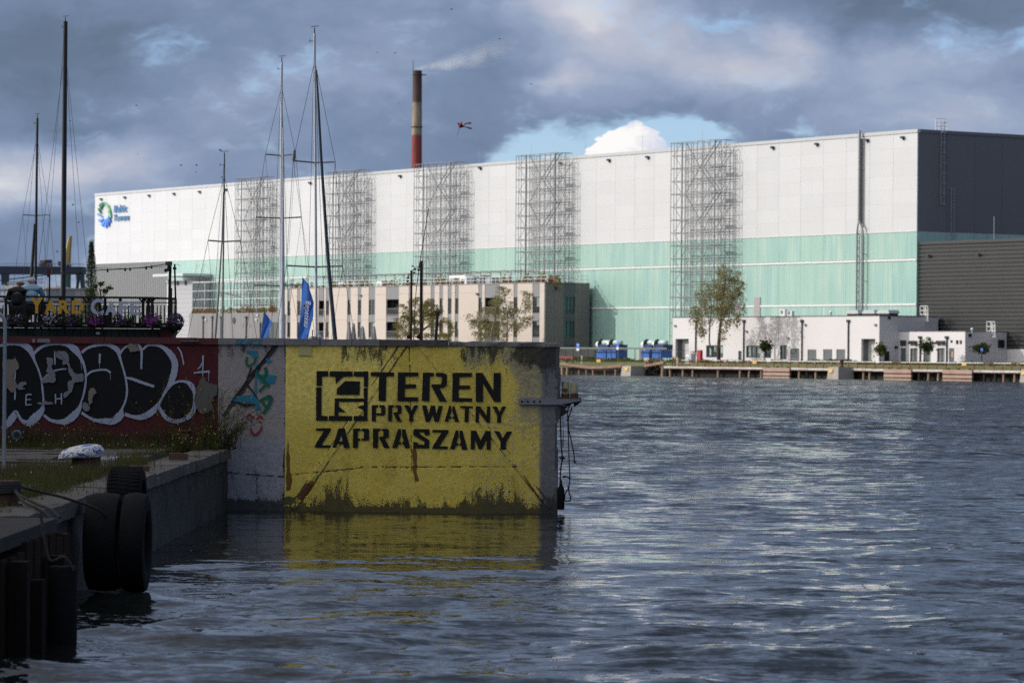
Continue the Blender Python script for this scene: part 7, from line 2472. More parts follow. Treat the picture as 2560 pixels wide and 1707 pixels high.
def small_sign(label, px0, px1, y0, y1, tt, ybase, m_, name='notice_sign'):
    a, zt = F(px0, y0, tt); b, _ = F(px1, y0, tt); zb_ = FZ(px0, y1, tt); zg_ = FZ(px0, ybase, tt)
    t_ = Thing(name, label, 'sign', ((a + b) / 2, tt, zg_), 'f')
    t_.part('post', MB().bar(((a + b) / 2, tt + .06, zg_ - .3), ((a + b) / 2, tt + .06, zt), .05), steel_dark)
    t_.part('plate', MB().box(a, b, tt - .04, tt, zb_, zt), m_)
    return t_


ysm = M('faded_yellow_plate', None)
small_sign('small yellow sign on a post in the wrecked left part of the far quay', 1492, 1501.5, 898, 905, 1.0, 912, ysm)
small_sign('small yellow sign in the fence below the long annex', 1881.5, 1891.5, 901.5, 909, .7, 918, ysm)
small_sign('small yellow sign in the fence in front of the small annex', 2405, 2416, 907.5, 914, .7, 925, ysm)
bsm = M('blue_sign', (0.06, 0.20, 0.62), .5, .06)
for lab, (a, b, y0, y1, yb_) in (('blue and white banner sign at the end of the yellow wall', (1442, 1448.5, 858, 876.5, 898)), ('blue and white banner sign beside the blue machines', (1542, 1547.5, 852, 874, 896))):
    t_ = small_sign(lab, a, b, y0, y1, 4.0, yb_, bsm, 'banner_sign')
    X0, zt = F(a, y0, 4.0); X1, _ = F(b, y0, 4.0); zb_ = FZ(a, y1, 4.0)
    t_.part('white_field', MB().box(X0 + .0, X1, 3.93, 3.957, zb_, zb_ + (zt - zb_) * .3).box(X0 + .05, X1 - .05, 3.93, 3.957, zb_ + (zt - zb_) * .75, zb_ + (zt - zb_) * .8), white_paint)

# ---- the blue machines on the left of the annex, behind a dark screen
TM_ = 9.0
blue_m = M('bright_blue_cabinet', (0.055, 0.17, 0.52), .5, .08, .5)
navy_m = M('navy_housing', (0.012, 0.04, 0.13), .5, .1, .5)
scr = Thing('platform_rail', 'long dark platform rail in front of the blue machines', 'railing', (FX(1530, TM_ - 1, 885), TM_ - 1, G0), 'f')
a, zt = F(1392, 870, TM_ - 1); b, zt2 = F(1668, 873, TM_ - 1)
scr.part('rail', MB().box(a - 25, b, TM_ - 1.1, TM_ - .95, zt - .12, zt + .14), steel_dark)
n_ = 26
for k in range(n_ + 1):
    x = a - 25 + (b - a + 25) * k / n_
    scr.part('post', MB().bar((x, TM_ - 1, G0 - .5), (x, TM_ - 1, zt), .05), black)
scr.part('dark_screen', MB().box(a - 25, FX(1486, TM_ + 1.5, 880), TM_ + 1.5, TM_ + 1.6, G0 - .2, zt - .15), M('dark_screen', (0.05, 0.055, 0.05), .8, .3, .4))
for k, (p0, p1) in enumerate(((1489.5, 1513.5), (1517, 1539), (1603, 1622.6), (1630, 1651.6))):
    lab = ['blue machine with a white bell duct, leftmost of the four', 'blue machine second from the left, beside the banner sign', 'blue machine third from the left, before the pale door', 'blue machine with a white bell duct, rightmost of the four next to the annex'][k]
    X0, X1 = FX(p0, TM_, 885), FX(p1, TM_, 885)
    z0, z1 = FZ(p0, 894.5, TM_), FZ(p0, 875.5, TM_)
    t_ = Thing('blue_machine', lab, 'machine', ((X0 + X1) / 2, TM_, z0), 'f', 'blue machines beside the annex')
    cab_ = t_.part('cabinet', MB().box(X0, X1, TM_, TM_ + 2.2, z0, z1), blue_m)
    mb = MB()
    for j in range(5):
        x = X0 + (X1 - X0) * (j + .2) / 5
        mb.box(x, x + .05, TM_ - .03, TM_ - .002, z0 + .1, z1 - .1)
    t_.part('cabinet_ribs', mb, navy_m, parent=cab_)
    t_.part('leg_frame', MB().box(X0, X0 + .15, TM_ + .1, TM_ + .3, z0 - .8, z0).box(X1 - .15, X1, TM_ + .1, TM_ + .3, z0 - .8, z0), steel_dark)
    zh0, zh1 = FZ(p0, 870, TM_), FZ(p0, 861, TM_)
    t_.part('housing', MB().box(X0 + .6, X1 + .4, TM_ + .2, TM_ + 2.0, z1 + .02, zh1), navy_m)
    t_.part('clear_tank', MB().lathe((X0 + .7, TM_ + 1.0, zh1 + .28), [(.3, 0), (.42, .05), (.42, (X1 - X0) * .75), (.3, (X1 - X0) * .8)], 14, 'x'), M('pale_tank', (0.42, 0.55, 0.50), .25, .05), smooth=50)
    t_.part('black_flare', MB().lathe((X0 - .15, TM_ + 1.0, zh1 + .1), [(.25, 0), (.7, .15), (.75, .3), (.35, .75)], 16, 'x'), black, smooth=50)
    t_.part('bell_duct', MB().lathe((X0 - .95, TM_ + 1.0, zh1 - .0), [(.22, -.1), (.42, .0), (.55, .35), (.62, .85)], 16, 'x'), white_paint, smooth=50)
    t_.part('duct_stand', MB().bar((X0 - .1, TM_ + .9, z1 - .2), (X0 - .6, TM_ + .9, zh1 - .4), .09).bar((X0 + .5, TM_ + .9, z1 - .2), (X0 - .1, TM_ + .9, zh1 - .4), .09), steel)
X0, X1 = FX(1577, TM_ + 1.2, 880), FX(1607, TM_ + 1.2, 880)
t_ = Thing('pale_container', 'pale cream container between the two pairs of blue machines', 'container', ((X0 + X1) / 2, TM_ + 1, G0), 'f')
t_.part('body', MB().box(X0, X1, TM_ + 2.5, TM_ + 5, G0, FZ(1590, 876, TM_ + 1.2)), M('pale_cream', (0.50, 0.48, 0.40), .7, .1))
t_.part('door', MB().box(X0 + .5, X0 + 1.4, TM_ + 2.44, TM_ + 2.498, G0, G0 + 1.9), lou)
a, b = FX(1396, 5, 890), FX(1433, 5, 890)
t_ = Thing('red_barrier', 'low dark red barrier at the end of the yellow wall on the far quay', 'barrier', ((a + b) / 2, 5, 2.0), 'f')
t_.part('bar', MB().box(a - 6, b, 4.9, 5.1, FZ(1420, 895, 5), FZ(1420, 891, 5)), M('barrier_red', (0.32, 0.03, 0.035), .6, .15))
for x in (a, (a + b) / 2, b - .3): t_.part('foot', MB().box(x, x + .2, 4.85, 5.15, 1.8, FZ(1420, 895, 5)), steel_dark)
X_, Z_ = F(1444, 886, 4.6)
t_ = Thing('hydrant_post', 'small white and red post on the far bank', 'post', (X_, 4.6, 1.8), 'f')
t_.part('post', MB().bar((FX(1455, 4.6), 4.6, 1.7), (FX(1455, 4.6), 4.6, FZ(1455, 886, 4.6)), .12, 8), white_paint)
t_.part('red_top', MB().bar((FX(1455, 4.6), 4.6, FZ(1455, 888, 4.6)), (FX(1455, 4.6), 4.6, FZ(1455, 885, 4.6)), .14, 8), M('barrier_red', None))

# ---- silver capsule kiosk
X0, X1 = FX(1713.5, 6.5, 895), FX(1742, 6.5, 895)
zt = FZ(1730, 880.5, 6.5); zg_ = 1.95
ki = Thing('capsule_kiosk', 'silver round topped capsule kiosk with a red end beside the birch', 'kiosk', ((X0 + X1) / 2, 6.5, zg_), 'f')
cxm, rr = (X0 + X1) / 2, (X1 - X0) / 2
arc = [(cxm + rr * math.cos(a), 6.5, zg_ + .9 + (zt - zg_ - .9) * math.sin(a)) for a in np.linspace(0, math.pi, 12)]
ki.part('shell', MB().prism([(X1, 6.5, zg_ - .2)] + arc + [(X0, 6.5, zg_ - .2)], (0, .8, 0)), M('silver_shell', (0.50, 0.51, 0.54), .35, .08, 1, metal=.3), smooth=40)
ki.part('red_end', MB().box(X1 + .02, FX(1750, 6.5, 895), 6.55, 7.0, zg_ - .2, zg_ + 2.0), M('kiosk_red', (0.42, 0.03, 0.04), .5, .08))
ki.part('glass_door', MB().box(cxm + .1, X1 - .35, 6.42, 6.498, zg_ - .1, zg_ + 1.5), wg)
ki.part('white_notice', MB().box(X0 + .25, X0 + 1.1, 6.44, 6.498, zg_ + .95, zg_ + 1.3), white_paint)
ki.part('red_lamp', MB().box(cxm - .9, cxm - .2, 7, 7.3, zt - .05, zt + .14), M('kiosk_red', None))
a, zt = F(1683, 892, 3.5); b, _ = F(1692, 892, 3.5)
t_ = Thing('orange_trestle', 'orange and black trestle with a pale bottle standing left of the kiosk', 'trestle', (a, 3.5, 1.5), 'f')
t_.part('top', MB().box(a, b, 3.4, 3.6, zt - .1, zt + .08), M('trestle_orange', (0.55, 0.30, 0.07), .6, .1))
for x in (a, b):
    t_.part('leg', MB().bar((x, 3.3, 1.4), (x, 3.5, zt), .06), black)
t_.part('pale_post', MB().lathe((FX(1694.5, 3.5), 3.5, 1.5), [(.18, 0), (.18, 1.1), (.08, 1.35), (.001, 1.4)], 10), M('pale_cream', None), smooth=50)
X0, zt = F(1616, 897, 4); X1, _ = F(1625, 897, 4)
t_ = Thing('brick_stack', 'small stack of orange bricks on the left far bank', 'brick stack', ((X0 + X1) / 2, 4, 1.6), 'f')
for k in range(4):
    for j in range(3):
        w3 = (X1 - X0) / 3
        t_.part('brick', MB().box(X0 + j * w3 + .01, X0 + (j + 1) * w3 - .01, 3.8, 4.3, 1.6 + k * .2 + .005, 1.6 + (k + 1) * .2 - .005), M('orange_brick', (0.42, 0.20, 0.12), .85, .15, 3))
mb = MB()
for _ in range(420):
    px = rg.uniform(1395, 2560)
    X_ = FX(px, 3, 905)
    s = 1.0 + (px > 1680) * .2
    shrub_cloud(mb, X_, rg.uniform(1.7, 8.5), 1.2 + .9 * min(1, 1), rg.uniform(.3, .9), .4, rg.uniform(.15, .55) * s, 16, .06, .16, rg)
for a_, b_ in ((2020, 2120), (1700, 1735), (1400, 1480), (1520, 1560)):
    for _ in range(20):
        shrub_cloud(mb, FX(rg.uniform(a_, b_), 9, 905), rg.uniform(9, 11), 2.1, .9, .5, .7, 40, .08, .18, rg)
solo('bank_vegetation', None, None, mb, leaf_mat('bank_weeds', [(0, (0.05, 0.065, 0.02)), (.5, (0.10, 0.115, 0.035)), (1, (0.20, 0.15, 0.07))], .35), (FX(2000, 4), 4, 1.6), 'f', kind='stuff')

# ================================================================== TREES
birch_l = leaf_mat('birch_leaves', [(0.0, (0.13, 0.135, 0.065)), (0.45, (0.24, 0.225, 0.11)), (0.8, (0.33, 0.28, 0.145)), (1.0, (0.42, 0.34, 0.18))], .45, .35)
willow_l = leaf_mat('willow_leaves', [(0.0, (0.13, 0.135, 0.05)), (0.5, (0.23, 0.215, 0.08)), (1.0, (0.33, 0.28, 0.11))], .5, .35)
dark_l = leaf_mat('dark_leaves', [(0.0, (0.02, 0.03, 0.012)), (0.6, (0.045, 0.06, 0.022)), (1.0, (0.075, 0.09, 0.035))], .8, .25)
bark_b = M('birch_bark', (0.42, 0.40, 0.37), .85, .3, 2.5, tint=(0.07, 0.065, 0.06))
bark_d = M('dark_bark', (0.05, 0.042, 0.036), .9, .3, 2)


def tree(name, label, cat, tt, trunks, clusters, lm, bm_, dens=1.0, leaf=(.2, .38), droop=.0, seed=1, zg_=2.0, group=None):
    """trunks: lists of photo points (px, py, radius); clusters: (px, py, rx_px, ry_px, n)"""
    r = random.Random(seed)
    mt, ml = MB(), MB()
    ppm = FPX / (P0 + EYV * tt).length if False else None
    first = trunks[0][0]
    bx, bz = F(first[0], first[1], tt)
    pts_all = []
    for tr in trunks:
        q_ = []
        for i, p_ in enumerate(tr):
            x, z = F(p_[0], p_[1], tt)
            if i == 0 and tr is trunks[0]: z = zg_ - .1
            q_.append((x, tt + (.3 * math.sin(i * 1.3 + seed) if i else 0), z))
        c = [tuple(v) for v in flat_curve(q_, 4, closed=False)]
        rs = list(np.interp(np.linspace(0, 1, len(c)), np.linspace(0, 1, len(tr)), [p_[2] for p_ in tr]))
        mt.tube(c, rs, 7)
        pts_all += [Vector(v) for v in c[len(c) // 4:]]
    for (px, py, rx, ry, n) in clusters:
        x, z = F(px, py, tt)
        s = abs(F(px + 10, py, tt)[0] - x) / 10
        sz = abs(F(px, py + 10, tt)[1] - z) / 10
        Rx, Rz = rx * s, ry * sz
        c0 = Vector((x, tt + r.uniform(-.4, .4) * Rx, z))
        near = min(pts_all, key=lambda v: (v - c0).length + max(0, v.z - c0.z) * .8)
        mid = near.lerp(c0, .55) + Vector((0, 0, .25 * Rz * (1 if not droop else 1.2)))
        mt.tube([near, mid, c0 + Vector((0, 0, Rz * .3))], [.06, .04, .018], 5)
        nsub = max(3, int(n / 26))
        for _ in range(nsub):
            d = Vector((r.gauss(0, 1), r.gauss(0, 1), r.gauss(0, 1))).normalized() * (r.random() ** .5) * 1.2
            sc_ = Vector((c0.x + d.x * Rx, c0.y + d.y * Rx * .9, c0.z + d.z * Rz))
            if r.random() < .6: mt.tube([c0 + Vector((0, 0, Rz * .2)), sc_], [.02, .008], 4)
            for _ in range(int(26 * dens)):
                if droop:
                    o = Vector((r.gauss(0, .34), r.gauss(0, .34), .25 - abs(r.gauss(0, droop))))
                else:
                    o = Vector((r.gauss(0, .3), r.gauss(0, .3), r.gauss(0, .26)))
                c = sc_ + o
                e = Vector((r.gauss(0, 1), r.gauss(0, 1), r.gauss(0, 1) - (1.2 if droop else 0))).normalized(); g_ = e.orthogonal().normalized()
                g_ = (g_ * math.cos(k_ := r.uniform(0, 6.28)) + e.cross(g_) * math.sin(k_))
                l_ = r.uniform(*leaf)
                ml.add([c - e * l_, c + g_ * l_ * .5, c + e * l_, c - g_ * l_ * .5], [(0, 1, 2, 3)])
    t_ = Thing(name, label, cat, (bx, tt, zg_), 'f', group)
    t_.part('trunk', mt, bm_, smooth=60)
    t_.part('crown', ml, lm)
    return t_


cl = [(1822, 676, 16, 16, 200), (1815, 700, 22, 18, 260), (1842, 705, 14, 22, 170), (1800, 722, 24, 18, 280), (1838, 735, 18, 22, 260), (1768, 715, 14, 12, 140), (1775, 738, 24, 16, 250), (1758, 762, 18, 16, 150), (1800, 752, 24, 20, 300),
      (1830, 770, 20, 22, 270), (1848, 745, 9, 26, 110), (1790, 782, 26, 20, 280), (1755, 792, 15, 20, 100), (1768, 812, 18, 24, 120), (1738, 800, 10, 16, 40), (1815, 795, 18, 18, 170), (1842, 784, 8, 20, 60), (1750, 836, 8, 20, 40), (1812, 830, 8, 16, 40), (1740, 780, 8, 10, 30)]
tree('birch_tree', 'tall thin crowned birch with a forked trunk standing before the long annex', 'tree', 7.0,
     [[(1797, 907, .32), (1798, 860, .27), (1799, 800, .2), (1806, 740, .13), (1817, 680, .05)], [(1794, 888, .14), (1776, 864, .12), (1771, 820, .1), (1776, 770, .06)], [(1798, 840, .1), (1808, 800, .07), (1828, 750, .04)], [(1740, 900, .09), (1741, 850, .08), (1742, 800, .06)]], cl, birch_l, bark_d, 2.5, (.09, .19), .75, 11)
cl = [(1055, 752, 14, 12, 130), (1035, 765, 16, 12, 150), (1078, 765, 16, 16, 190), (1062, 780, 22, 14, 240), (1020, 785, 16, 12, 150), (1040, 795, 20, 12, 200), (1005, 805, 14, 10, 110), (1095, 790, 14, 18, 150), (1100, 815, 14, 18, 170), (1070, 805, 16, 14, 130),
      (992, 825, 12, 10, 90), (1018, 820, 14, 12, 110), (1108, 838, 14, 12, 130), (1085, 835, 16, 12, 130), (1040, 825, 12, 12, 80), (1000, 838, 10, 8, 70), (1090, 770, 10, 10, 60)]
tree('willow_tree', 'broad yellow green willow in front of the beige office behind the camera poles', 'tree', 5.0,
     [[(1052, 880, .4), (1050, 845, .34), (1052, 815, .25), (1060, 775, .1)], [(1050, 840, .2), (1032, 810, .14), (1022, 785, .06)], [(1051, 830, .2), (1078, 805, .14), (1090, 775, .06)], [(1051, 845, .16), (1020, 835, .1), (998, 815, .05)]], cl, willow_l, bark_d, 3.4, (.10, .20), .5, 12)
cl = [(1262, 722, 12, 14, 110), (1258, 745, 16, 16, 170), (1238, 752, 14, 14, 150), (1272, 765, 14, 18, 170), (1228, 775, 18, 16, 220), (1250, 785, 18, 18, 200), (1310, 735, 10, 16, 80), (1312, 760, 12, 18, 110), (1305, 785, 14, 20, 130), (1218, 800, 18, 18, 220),
      (1240, 812, 18, 16, 200), (1275, 800, 14, 20, 150), (1296, 815, 14, 18, 120), (1310, 805, 10, 18, 60), (1225, 830, 18, 14, 200), (1270, 830, 14, 14, 120), (1187, 795, 10, 12, 70), (1190, 820, 10, 14, 80), (1178, 800, 6, 8, 40), (1195, 838, 10, 10, 80), (1205, 780, 10, 12, 70)]
tree('birch_tree', 'wide drooping group of birches before the right end of the beige office', 'tree', 6.0,
     [[(1262, 880, .22), (1264, 830, .18), (1266, 780, .12), (1262, 720, .04)], [(1232, 880, .2), (1224, 840, .16), (1238, 790, .1), (1245, 745, .04)], [(1264, 835, .12), (1290, 790, .08), (1310, 740, .03)], [(1195, 880, .12), (1195, 830, .09), (1186, 795, .04)]], cl, birch_l, bark_b, 3.0, (.09, .19), .7, 13)
for lab, px, cy_, rx, ry, yb_, tt, d_ in (('small round crowned tree on a thin stem by the middle annex window', 1914, 868, 14, 13, 905, 9.0, 150), ('young dense tree on a stake between two doors of the small annex', 2317, 868, 12.5, 15, 905, 13.0, 190),
                                          ('small round topped tree on a stem before the dark side of the small annex', 2455, 872, 16, 9, 905, 13.0, 190), ('narrow green climbing tree at the right corner of the long annex', 2202, 878, 6.5, 19, 907, 12.5, 150)):
    tree('young_tree', lab, 'tree', tt, [[(px, yb_, .08), (px + .5, (yb_ + cy_) / 2, .07), (px, cy_, .04)]],
         [(px + dx * rx * .55, cy_ + dy * ry * .55, rx * .55, ry * .55, d_ * .35) for dx, dy in ((-1, .1), (1, .1), (0, -1), (.3, .5), (-.4, -.5), (.6, -.5))], dark_l if px != 2202 else leaf_mat('climber_leaves', [(0, (0.05, 0.07, 0.025)), (1, (0.12, 0.15, 0.05))], .8), bark_d, 1.3, (.13, .26), 0.0, int(px), 2.0, 'young trees before the annex buildings')
blr = Thing('tree_guard_lamp', 'small blue box lamp in the round topped tree before the small annex', 'lamp', (FX(2457, 12.8, 875), 12.8, FZ(2457, 878, 12.8)), 'f')
blr.part('box', MB().box(FX(2454.5, 12.4, 875), FX(2460.5, 12.4, 875), 12.2, 12.6, FZ(2457, 880, 12.4), FZ(2457, 870, 12.4)), navy_m)
blr.part('panel', MB().box(FX(2455, 12.4, 875), FX(2460, 12.4, 875), 12.17, 12.197, FZ(2457, 876, 12.4), FZ(2457, 871, 12.4)), bsm)
# the dark poplar beside the hall's left end
r = random.Random(5)
mt, ml = MB(), MB()
PY = 676.0
base = Vector(at(226, 760, PY)); base.z = 2.2
top = Vector(at(229, 606, PY))
mt.tube([base, base.lerp(top, .5), top], [.3, .2, .05], 7)
for _ in range(5200):
    u = r.random() ** .8
    w_ = (.35 + 1.35 * min(1, (1 - u) * 1.6) ** .8 * (1 - .25 * (u < .1)))
    a, q_ = r.uniform(0, 6.283), r.random() ** .5
    lump = 1 + .35 * mnoise.noise((a * 1.2, u * 9, 2))
    c = base.lerp(top, u) + Vector((math.cos(a) * w_ * q_ * lump, math.sin(a) * w_ * q_ * lump, r.gauss(0, .3)))
    e = Vector((r.gauss(0, .6), r.gauss(0, .6), r.gauss(.6, .6))).normalized(); g_ = e.orthogonal().normalized()
    s = r.uniform(.10, .22)
    ml.add([c - e * s, c + g_ * s * .5, c + e * s, c - g_ * s * .5], [(0, 1, 2, 3)])
t_ = Thing('poplar_tree', 'dark columnar poplar against the left end of the white hall', 'tree', base)
t_.part('trunk', mt, bark_d); t_.part('crown', ml, dark_l)
# ================================================================== CHIMNEY, SMOKE, CRANES AND ROOFS FAR AWAY
D1 = 1150.0
m = bpy.data.materials.new('banded_chimney_paint'); m.use_nodes = True
t = NT(m.node_tree)
pos = t.n('ShaderNodeNewGeometry', 0)
zv = t.n('ShaderNodeSeparateXYZ', 2, None, Vector=pos)
za, zb_ = at(1043, 257, D1)[2], at(1043, 338, D1)[2]
k1 = t.step(zv, za - .4, za + .4); k2 = t.step(zv, zb_ - .4, zb_ + .4)
n_ = t.noise(t.vmath('MULTIPLY', pos, (1, 1, .25)), .8, 5.0, .65)
c = t.mix(k2, (0.24, 0.045, 0.04), (0.30, 0.25, 0.18))
c = t.mix(k1, c, (0.10, 0.05, 0.042))
c = t.mix(t.math('MULTIPLY', t.step(n_, .45, .7), .55), c, (0.05, 0.04, 0.035))
zc_ = at(1043, 178, D1)[2]
c = t.mix(t.math('MULTIPLY', t.step(zv, zc_ - 9, zc_), .75), c, (0.03, 0.025, 0.025))
t.n('ShaderNodeOutputMaterial', None, None, Surface=t.n('ShaderNodeBsdfPrincipled', 0, None, Base_Color=c, Roughness=.85))
ctop, cbot = Vector(at(1043.5, 177, D1)), Vector(at(1041.5, 420, D1))
dz = (ctop - cbot) / (ctop.z - cbot.z)
foot = cbot + dz * (2.0 - cbot.z)
chm = Thing('factory_chimney', 'tall red and cream banded factory chimney behind the hall', 'chimney', foot)
rt_, rb_ = 11.4 / FPX * D1, 13.4 / FPX * D1
chm.part('shaft', MB().tube([foot, cbot, cbot.lerp(ctop, .5), ctop], [rb_ * 1.5, rb_, (rt_ + rb_) / 2, rt_], 24), m, smooth=50)
for py, ww in ((188, 1.16), (319, 1.14)):
    c0 = cbot.lerp(ctop, (420 - py) / 243.0)
    rr = (rt_ + (rb_ - rt_) * (py - 177) / 243) * ww
    chm.part('platform', MB().lathe(c0, [(rr * .8, -.2), (rr, 0), (rr, .3), (rr * .8, .3)], 20), rust, smooth=40)
chm.part('lightning_rod', MB().bar(ctop + Vector((-rt_ * .95, 0, 0)), ctop + Vector((-rt_ * .95, 0, 3.4)), .12), rust)
chm.part('bracket_arm', MB().box(ctop.x + rt_, ctop.x + rt_ + 1.5, ctop.y - .2, ctop.y + .2, ctop.z - 1.6, ctop.z - 1.3), rust)
# smoke
sm_ = bpy.data.materials.new('thin_white_smoke'); sm_.use_nodes = True
t = NT(sm_.node_tree)
oc = t.n('ShaderNodeTexCoord', 3)
ox = t.n('ShaderNodeSeparateXYZ', None, None, Vector=oc)
u = t.math('DIVIDE', ox.outputs[0], 34.0)
mid = t.math('MULTIPLY', u, 9.0)
wid = t.math('ADD', 1.2, t.math('MULTIPLY', u, 5.5))
nz = t.noise(oc, .16, 5.0, .6, .6)
dy = t.math('DIVIDE', t.math('ABSOLUTE', t.math('SUBTRACT', t.math('ADD', ox.outputs[2], t.math('MULTIPLY', t.math('SUBTRACT', nz, .5), 7.0)), mid)), wid)
core = t.math('SUBTRACT', 1.0, dy, clamp=True)
dn = t.math('MULTIPLY', t.math('MULTIPLY', core, t.math('SUBTRACT', 1.05, u, clamp=True)), t.step(nz, .33, .62))
pv = t.n('ShaderNodeVolumePrincipled', 0, None, Color=(0.95, 0.97, 1.0), Density=t.math('MULTIPLY', dn, .17), Anisotropy=.2)
t.n('ShaderNodeOutputMaterial', None, None, Volume=pv)
o = solo('smoke', None, None, MB().box(ctop.x - 1.5, ctop.x + 34, ctop.y - 3, ctop.y + 3, ctop.z + .2, ctop.z + 17), sm_, (ctop.x, ctop.y, ctop.z), kind='stuff')

# gantry crane at the far left
D2 = 930.0
cr_m = M('navy_crane_steel', (0.018, 0.028, 0.052), .6, .15, .05)
A = lambda px, py, d=0.0: at(px, py, D2 + d)
gc = Thing('gantry_crane', 'big dark navy gantry crane spanning the far left behind the yachts', 'crane', (A(100, 800)[0], D2, 2.2))
gc.part('girder', MB().prism([A(-40, 665), A(209, 667), A(209, 685.5), A(-40, 685)], (0, 6, 0)), cr_m)
gc.part('leg', MB().prism([A(2, 684), A(18, 684), A(17, 735), A(5, 735)], (0, 4, 0)), cr_m)
gc.part('leg', MB().prism([A(189, 684), A(195, 684), A(196, 700), A(193, 722), A(189, 722), A(191, 703)], (0, 3, 0)), cr_m)
gc.part('leg', MB().prism([A(201, 684), A(208, 684), A(210, 722), A(203, 722), A(199, 700), A(196, 700)], (0, 3, 0)), cr_m)
lg = MB()
for px in (5, 16, 190, 209):
    p_ = A(px, 722); lg.bar(p_, (p_[0], p_[1], 2.2), .8)
gc.part('lower_leg', lg, cr_m)
gc.part('trolley_house', MB().prism([A(98, 662), A(101, 651), A(126, 649), A(127, 665), A(98, 665)], (0, 4, 0)), cr_m)
gc.part('trolley_cab', MB().prism([A(102, 655), A(113, 650), A(113, 656), A(102, 659)], (0, -1, 0)), M('cab_orange', (0.38, 0.12, 0.07), .6, .1))
gc.part('trolley_house', MB().prism([A(144, 664), A(145, 653), A(174, 660), A(174, 665)], (0, 4, 0)), cr_m)
rl = MB()
for px in range(-36, 210, 7):
    rl.bar(A(px, 665), A(px, 658), .10)
rl.bar(A(-40, 658.5), A(209, 660), .10)
gc.part('handrail', rl, steel)
gc.part('boom_tie', MB().bar(A(18, 707), A(108, 697), .25).bar(A(18, 712), A(108, 707), .2), steel)
gl = MB()
for k in range(14):
    u0 = k / 14
    gl.bar(A(18 + 90 * u0, 707 - 10 * u0), A(18 + 90 * (u0 + 1 / 14), 712 - 5 * (u0 + 1 / 14)), .12)
gc.part('boom_lacing', gl, steel)
lc = Thing('harbour_crane', 'yellow and green luffing crane jib standing upright behind the black mast', 'crane', (A(171, 800, 60)[0], D2 + 60, 2.2))
lc.part('jib', MB().tube([A(167, 665, 60), A(170, 628, 60), A(176, 590, 60)], [1.1, .9, .5], 6), M('crane_yellow', (0.28, 0.21, 0.06), .6, .2, .1))
lc.part('house', MB().prism([A(165, 668, 60), A(166, 616, 60), A(175, 618, 60), A(173, 668, 60)], (0, 3, 0)), M('crane_green', (0.03, 0.09, 0.07), .6, .2, .1))
p_ = A(169, 668, 60)
lc.part('column', MB().bar(p_, (p_[0], p_[1], 2.2), 1.0, 8), M('crane_green', None))
# roofs and walls under the gantry
D3 = 760.0
Q = lambda px, py, d=0.0: at(px, py, D3 + d)


def far_block(label, px0, px1, py, d, dep, m_, wins=0, wm=None, saw=0, name='shed_building'):
    x0, x1, zt = Q(px0, py, d)[0], Q(px1, py, d)[0], Q((px0 + px1) / 2, py, d)[2]
    t_ = Thing(name, label, 'building', ((x0 + x1) / 2, D3 + d, 2.2), group='low buildings under the gantry crane')
    t_.part('wall', MB().box(x0, x1, D3 + d, D3 + d + dep, 2.2, zt), m_)
    t_.part('roof', MB().box(x0 - .2, x1 + .2, D3 + d - .2, D3 + d + dep, zt + .005, zt + .35), wm or steel_dark)
    for k in range(wins):
        a = x0 + (x1 - x0) * (k + .3) / wins
        w_ = t_.part('window', MB().box(a, a + (x1 - x0) * .4 / wins, D3 + d - .08, D3 + d - .002, zt - 3.2, zt - 1.6), ow)
        t_.part('sill', MB().box(a - .1, a + (x1 - x0) * .4 / wins + .1, D3 + d - .2, D3 + d - .081, zt - 3.4, zt - 3.22), steel, parent=w_)
    if saw:
        for k in range(saw):
            a, b = x0 + (x1 - x0) * k / saw, x0 + (x1 - x0) * (k + 1) / saw
            t_.part('roof_gable', MB().prism([(a, D3 + d, zt + .36), (b, D3 + d, zt + .36), ((a + b) / 2, D3 + d, zt + 1.25)], (0, dep, 0)), M('cream_roof', (0.66, 0.60, 0.48), .7, .08))
    return t_


lightw = M('pale_shed_wall', (0.58, 0.60, 0.64), .7, .06, .05)
bluegrey = M('blue_grey_shed', (0.145, 0.165, 0.20), .7, .06, .05)
far_block('white walled shed with cream gabled roofs at the far left', -60, 148, 727, 40, 30, lightw, 7, None, 14)
far_block('blue grey shed under the gantry crane', 115, 192, 724.5, 10, 20, bluegrey, 0)
far_block('darker grey shed in front of the hall left end', 188, 284, 725, -20, 20, M('mid_grey_shed', (0.20, 0.205, 0.215), .7, .06, .05), 0)
far_block('light grey office front with dark windows low at the far left', -80, 112, 752, -30, 25, M('light_grey_front', (0.50, 0.51, 0.53), .7, .08, .1), 6)
t_ = Thing('shipyard_sign', 'pale blue rooftop letters SK at the far left edge', 'sign', Q(10, 726, 20))
for ch_, a, b in (('S', -2, 6), ('K', 7.5, 14)):
    t_.part('letter', text_mb(ch_, (Q(a, 724, 20)[0], Q(b, 724, 20)[0], Q(5, 724.5, 20)[2], Q(5, 711, 20)[2]), lambda x, z: (x, D3 + 19.6, z), .03, 0, (0, .3, 0)), M('sign_pale_blue', (0.40, 0.52, 0.75), .5, .05))
for px in (0, 12):
    p_ = Q(px, 724, 20)
    t_.part('post', MB().bar((p_[0], p_[1], p_[2] - 1.2), (p_[0], p_[1] + .1, p_[2] + .5), .12), steel_dark)
# small square-headed post behind the terrace (px 124)
lp = Thing('lamp_post', 'thin lamp post with a square red head between the yacht masts', 'lamp post', (at(124, 805, 96)[0], 95, 1.2))
v = at(124, 680, 95)
lp.part('post', MB().bar((v[0], 95, 1.2), (v[0], 95, v[2]), .03), dwood)
lp.part('head', MB().box(v[0] - .055, v[0] + .055, 94.9, 95.1, v[2] - .08, v[2] + .07), M('dark_red_head', (0.10, 0.012, 0.012), .5, .1))

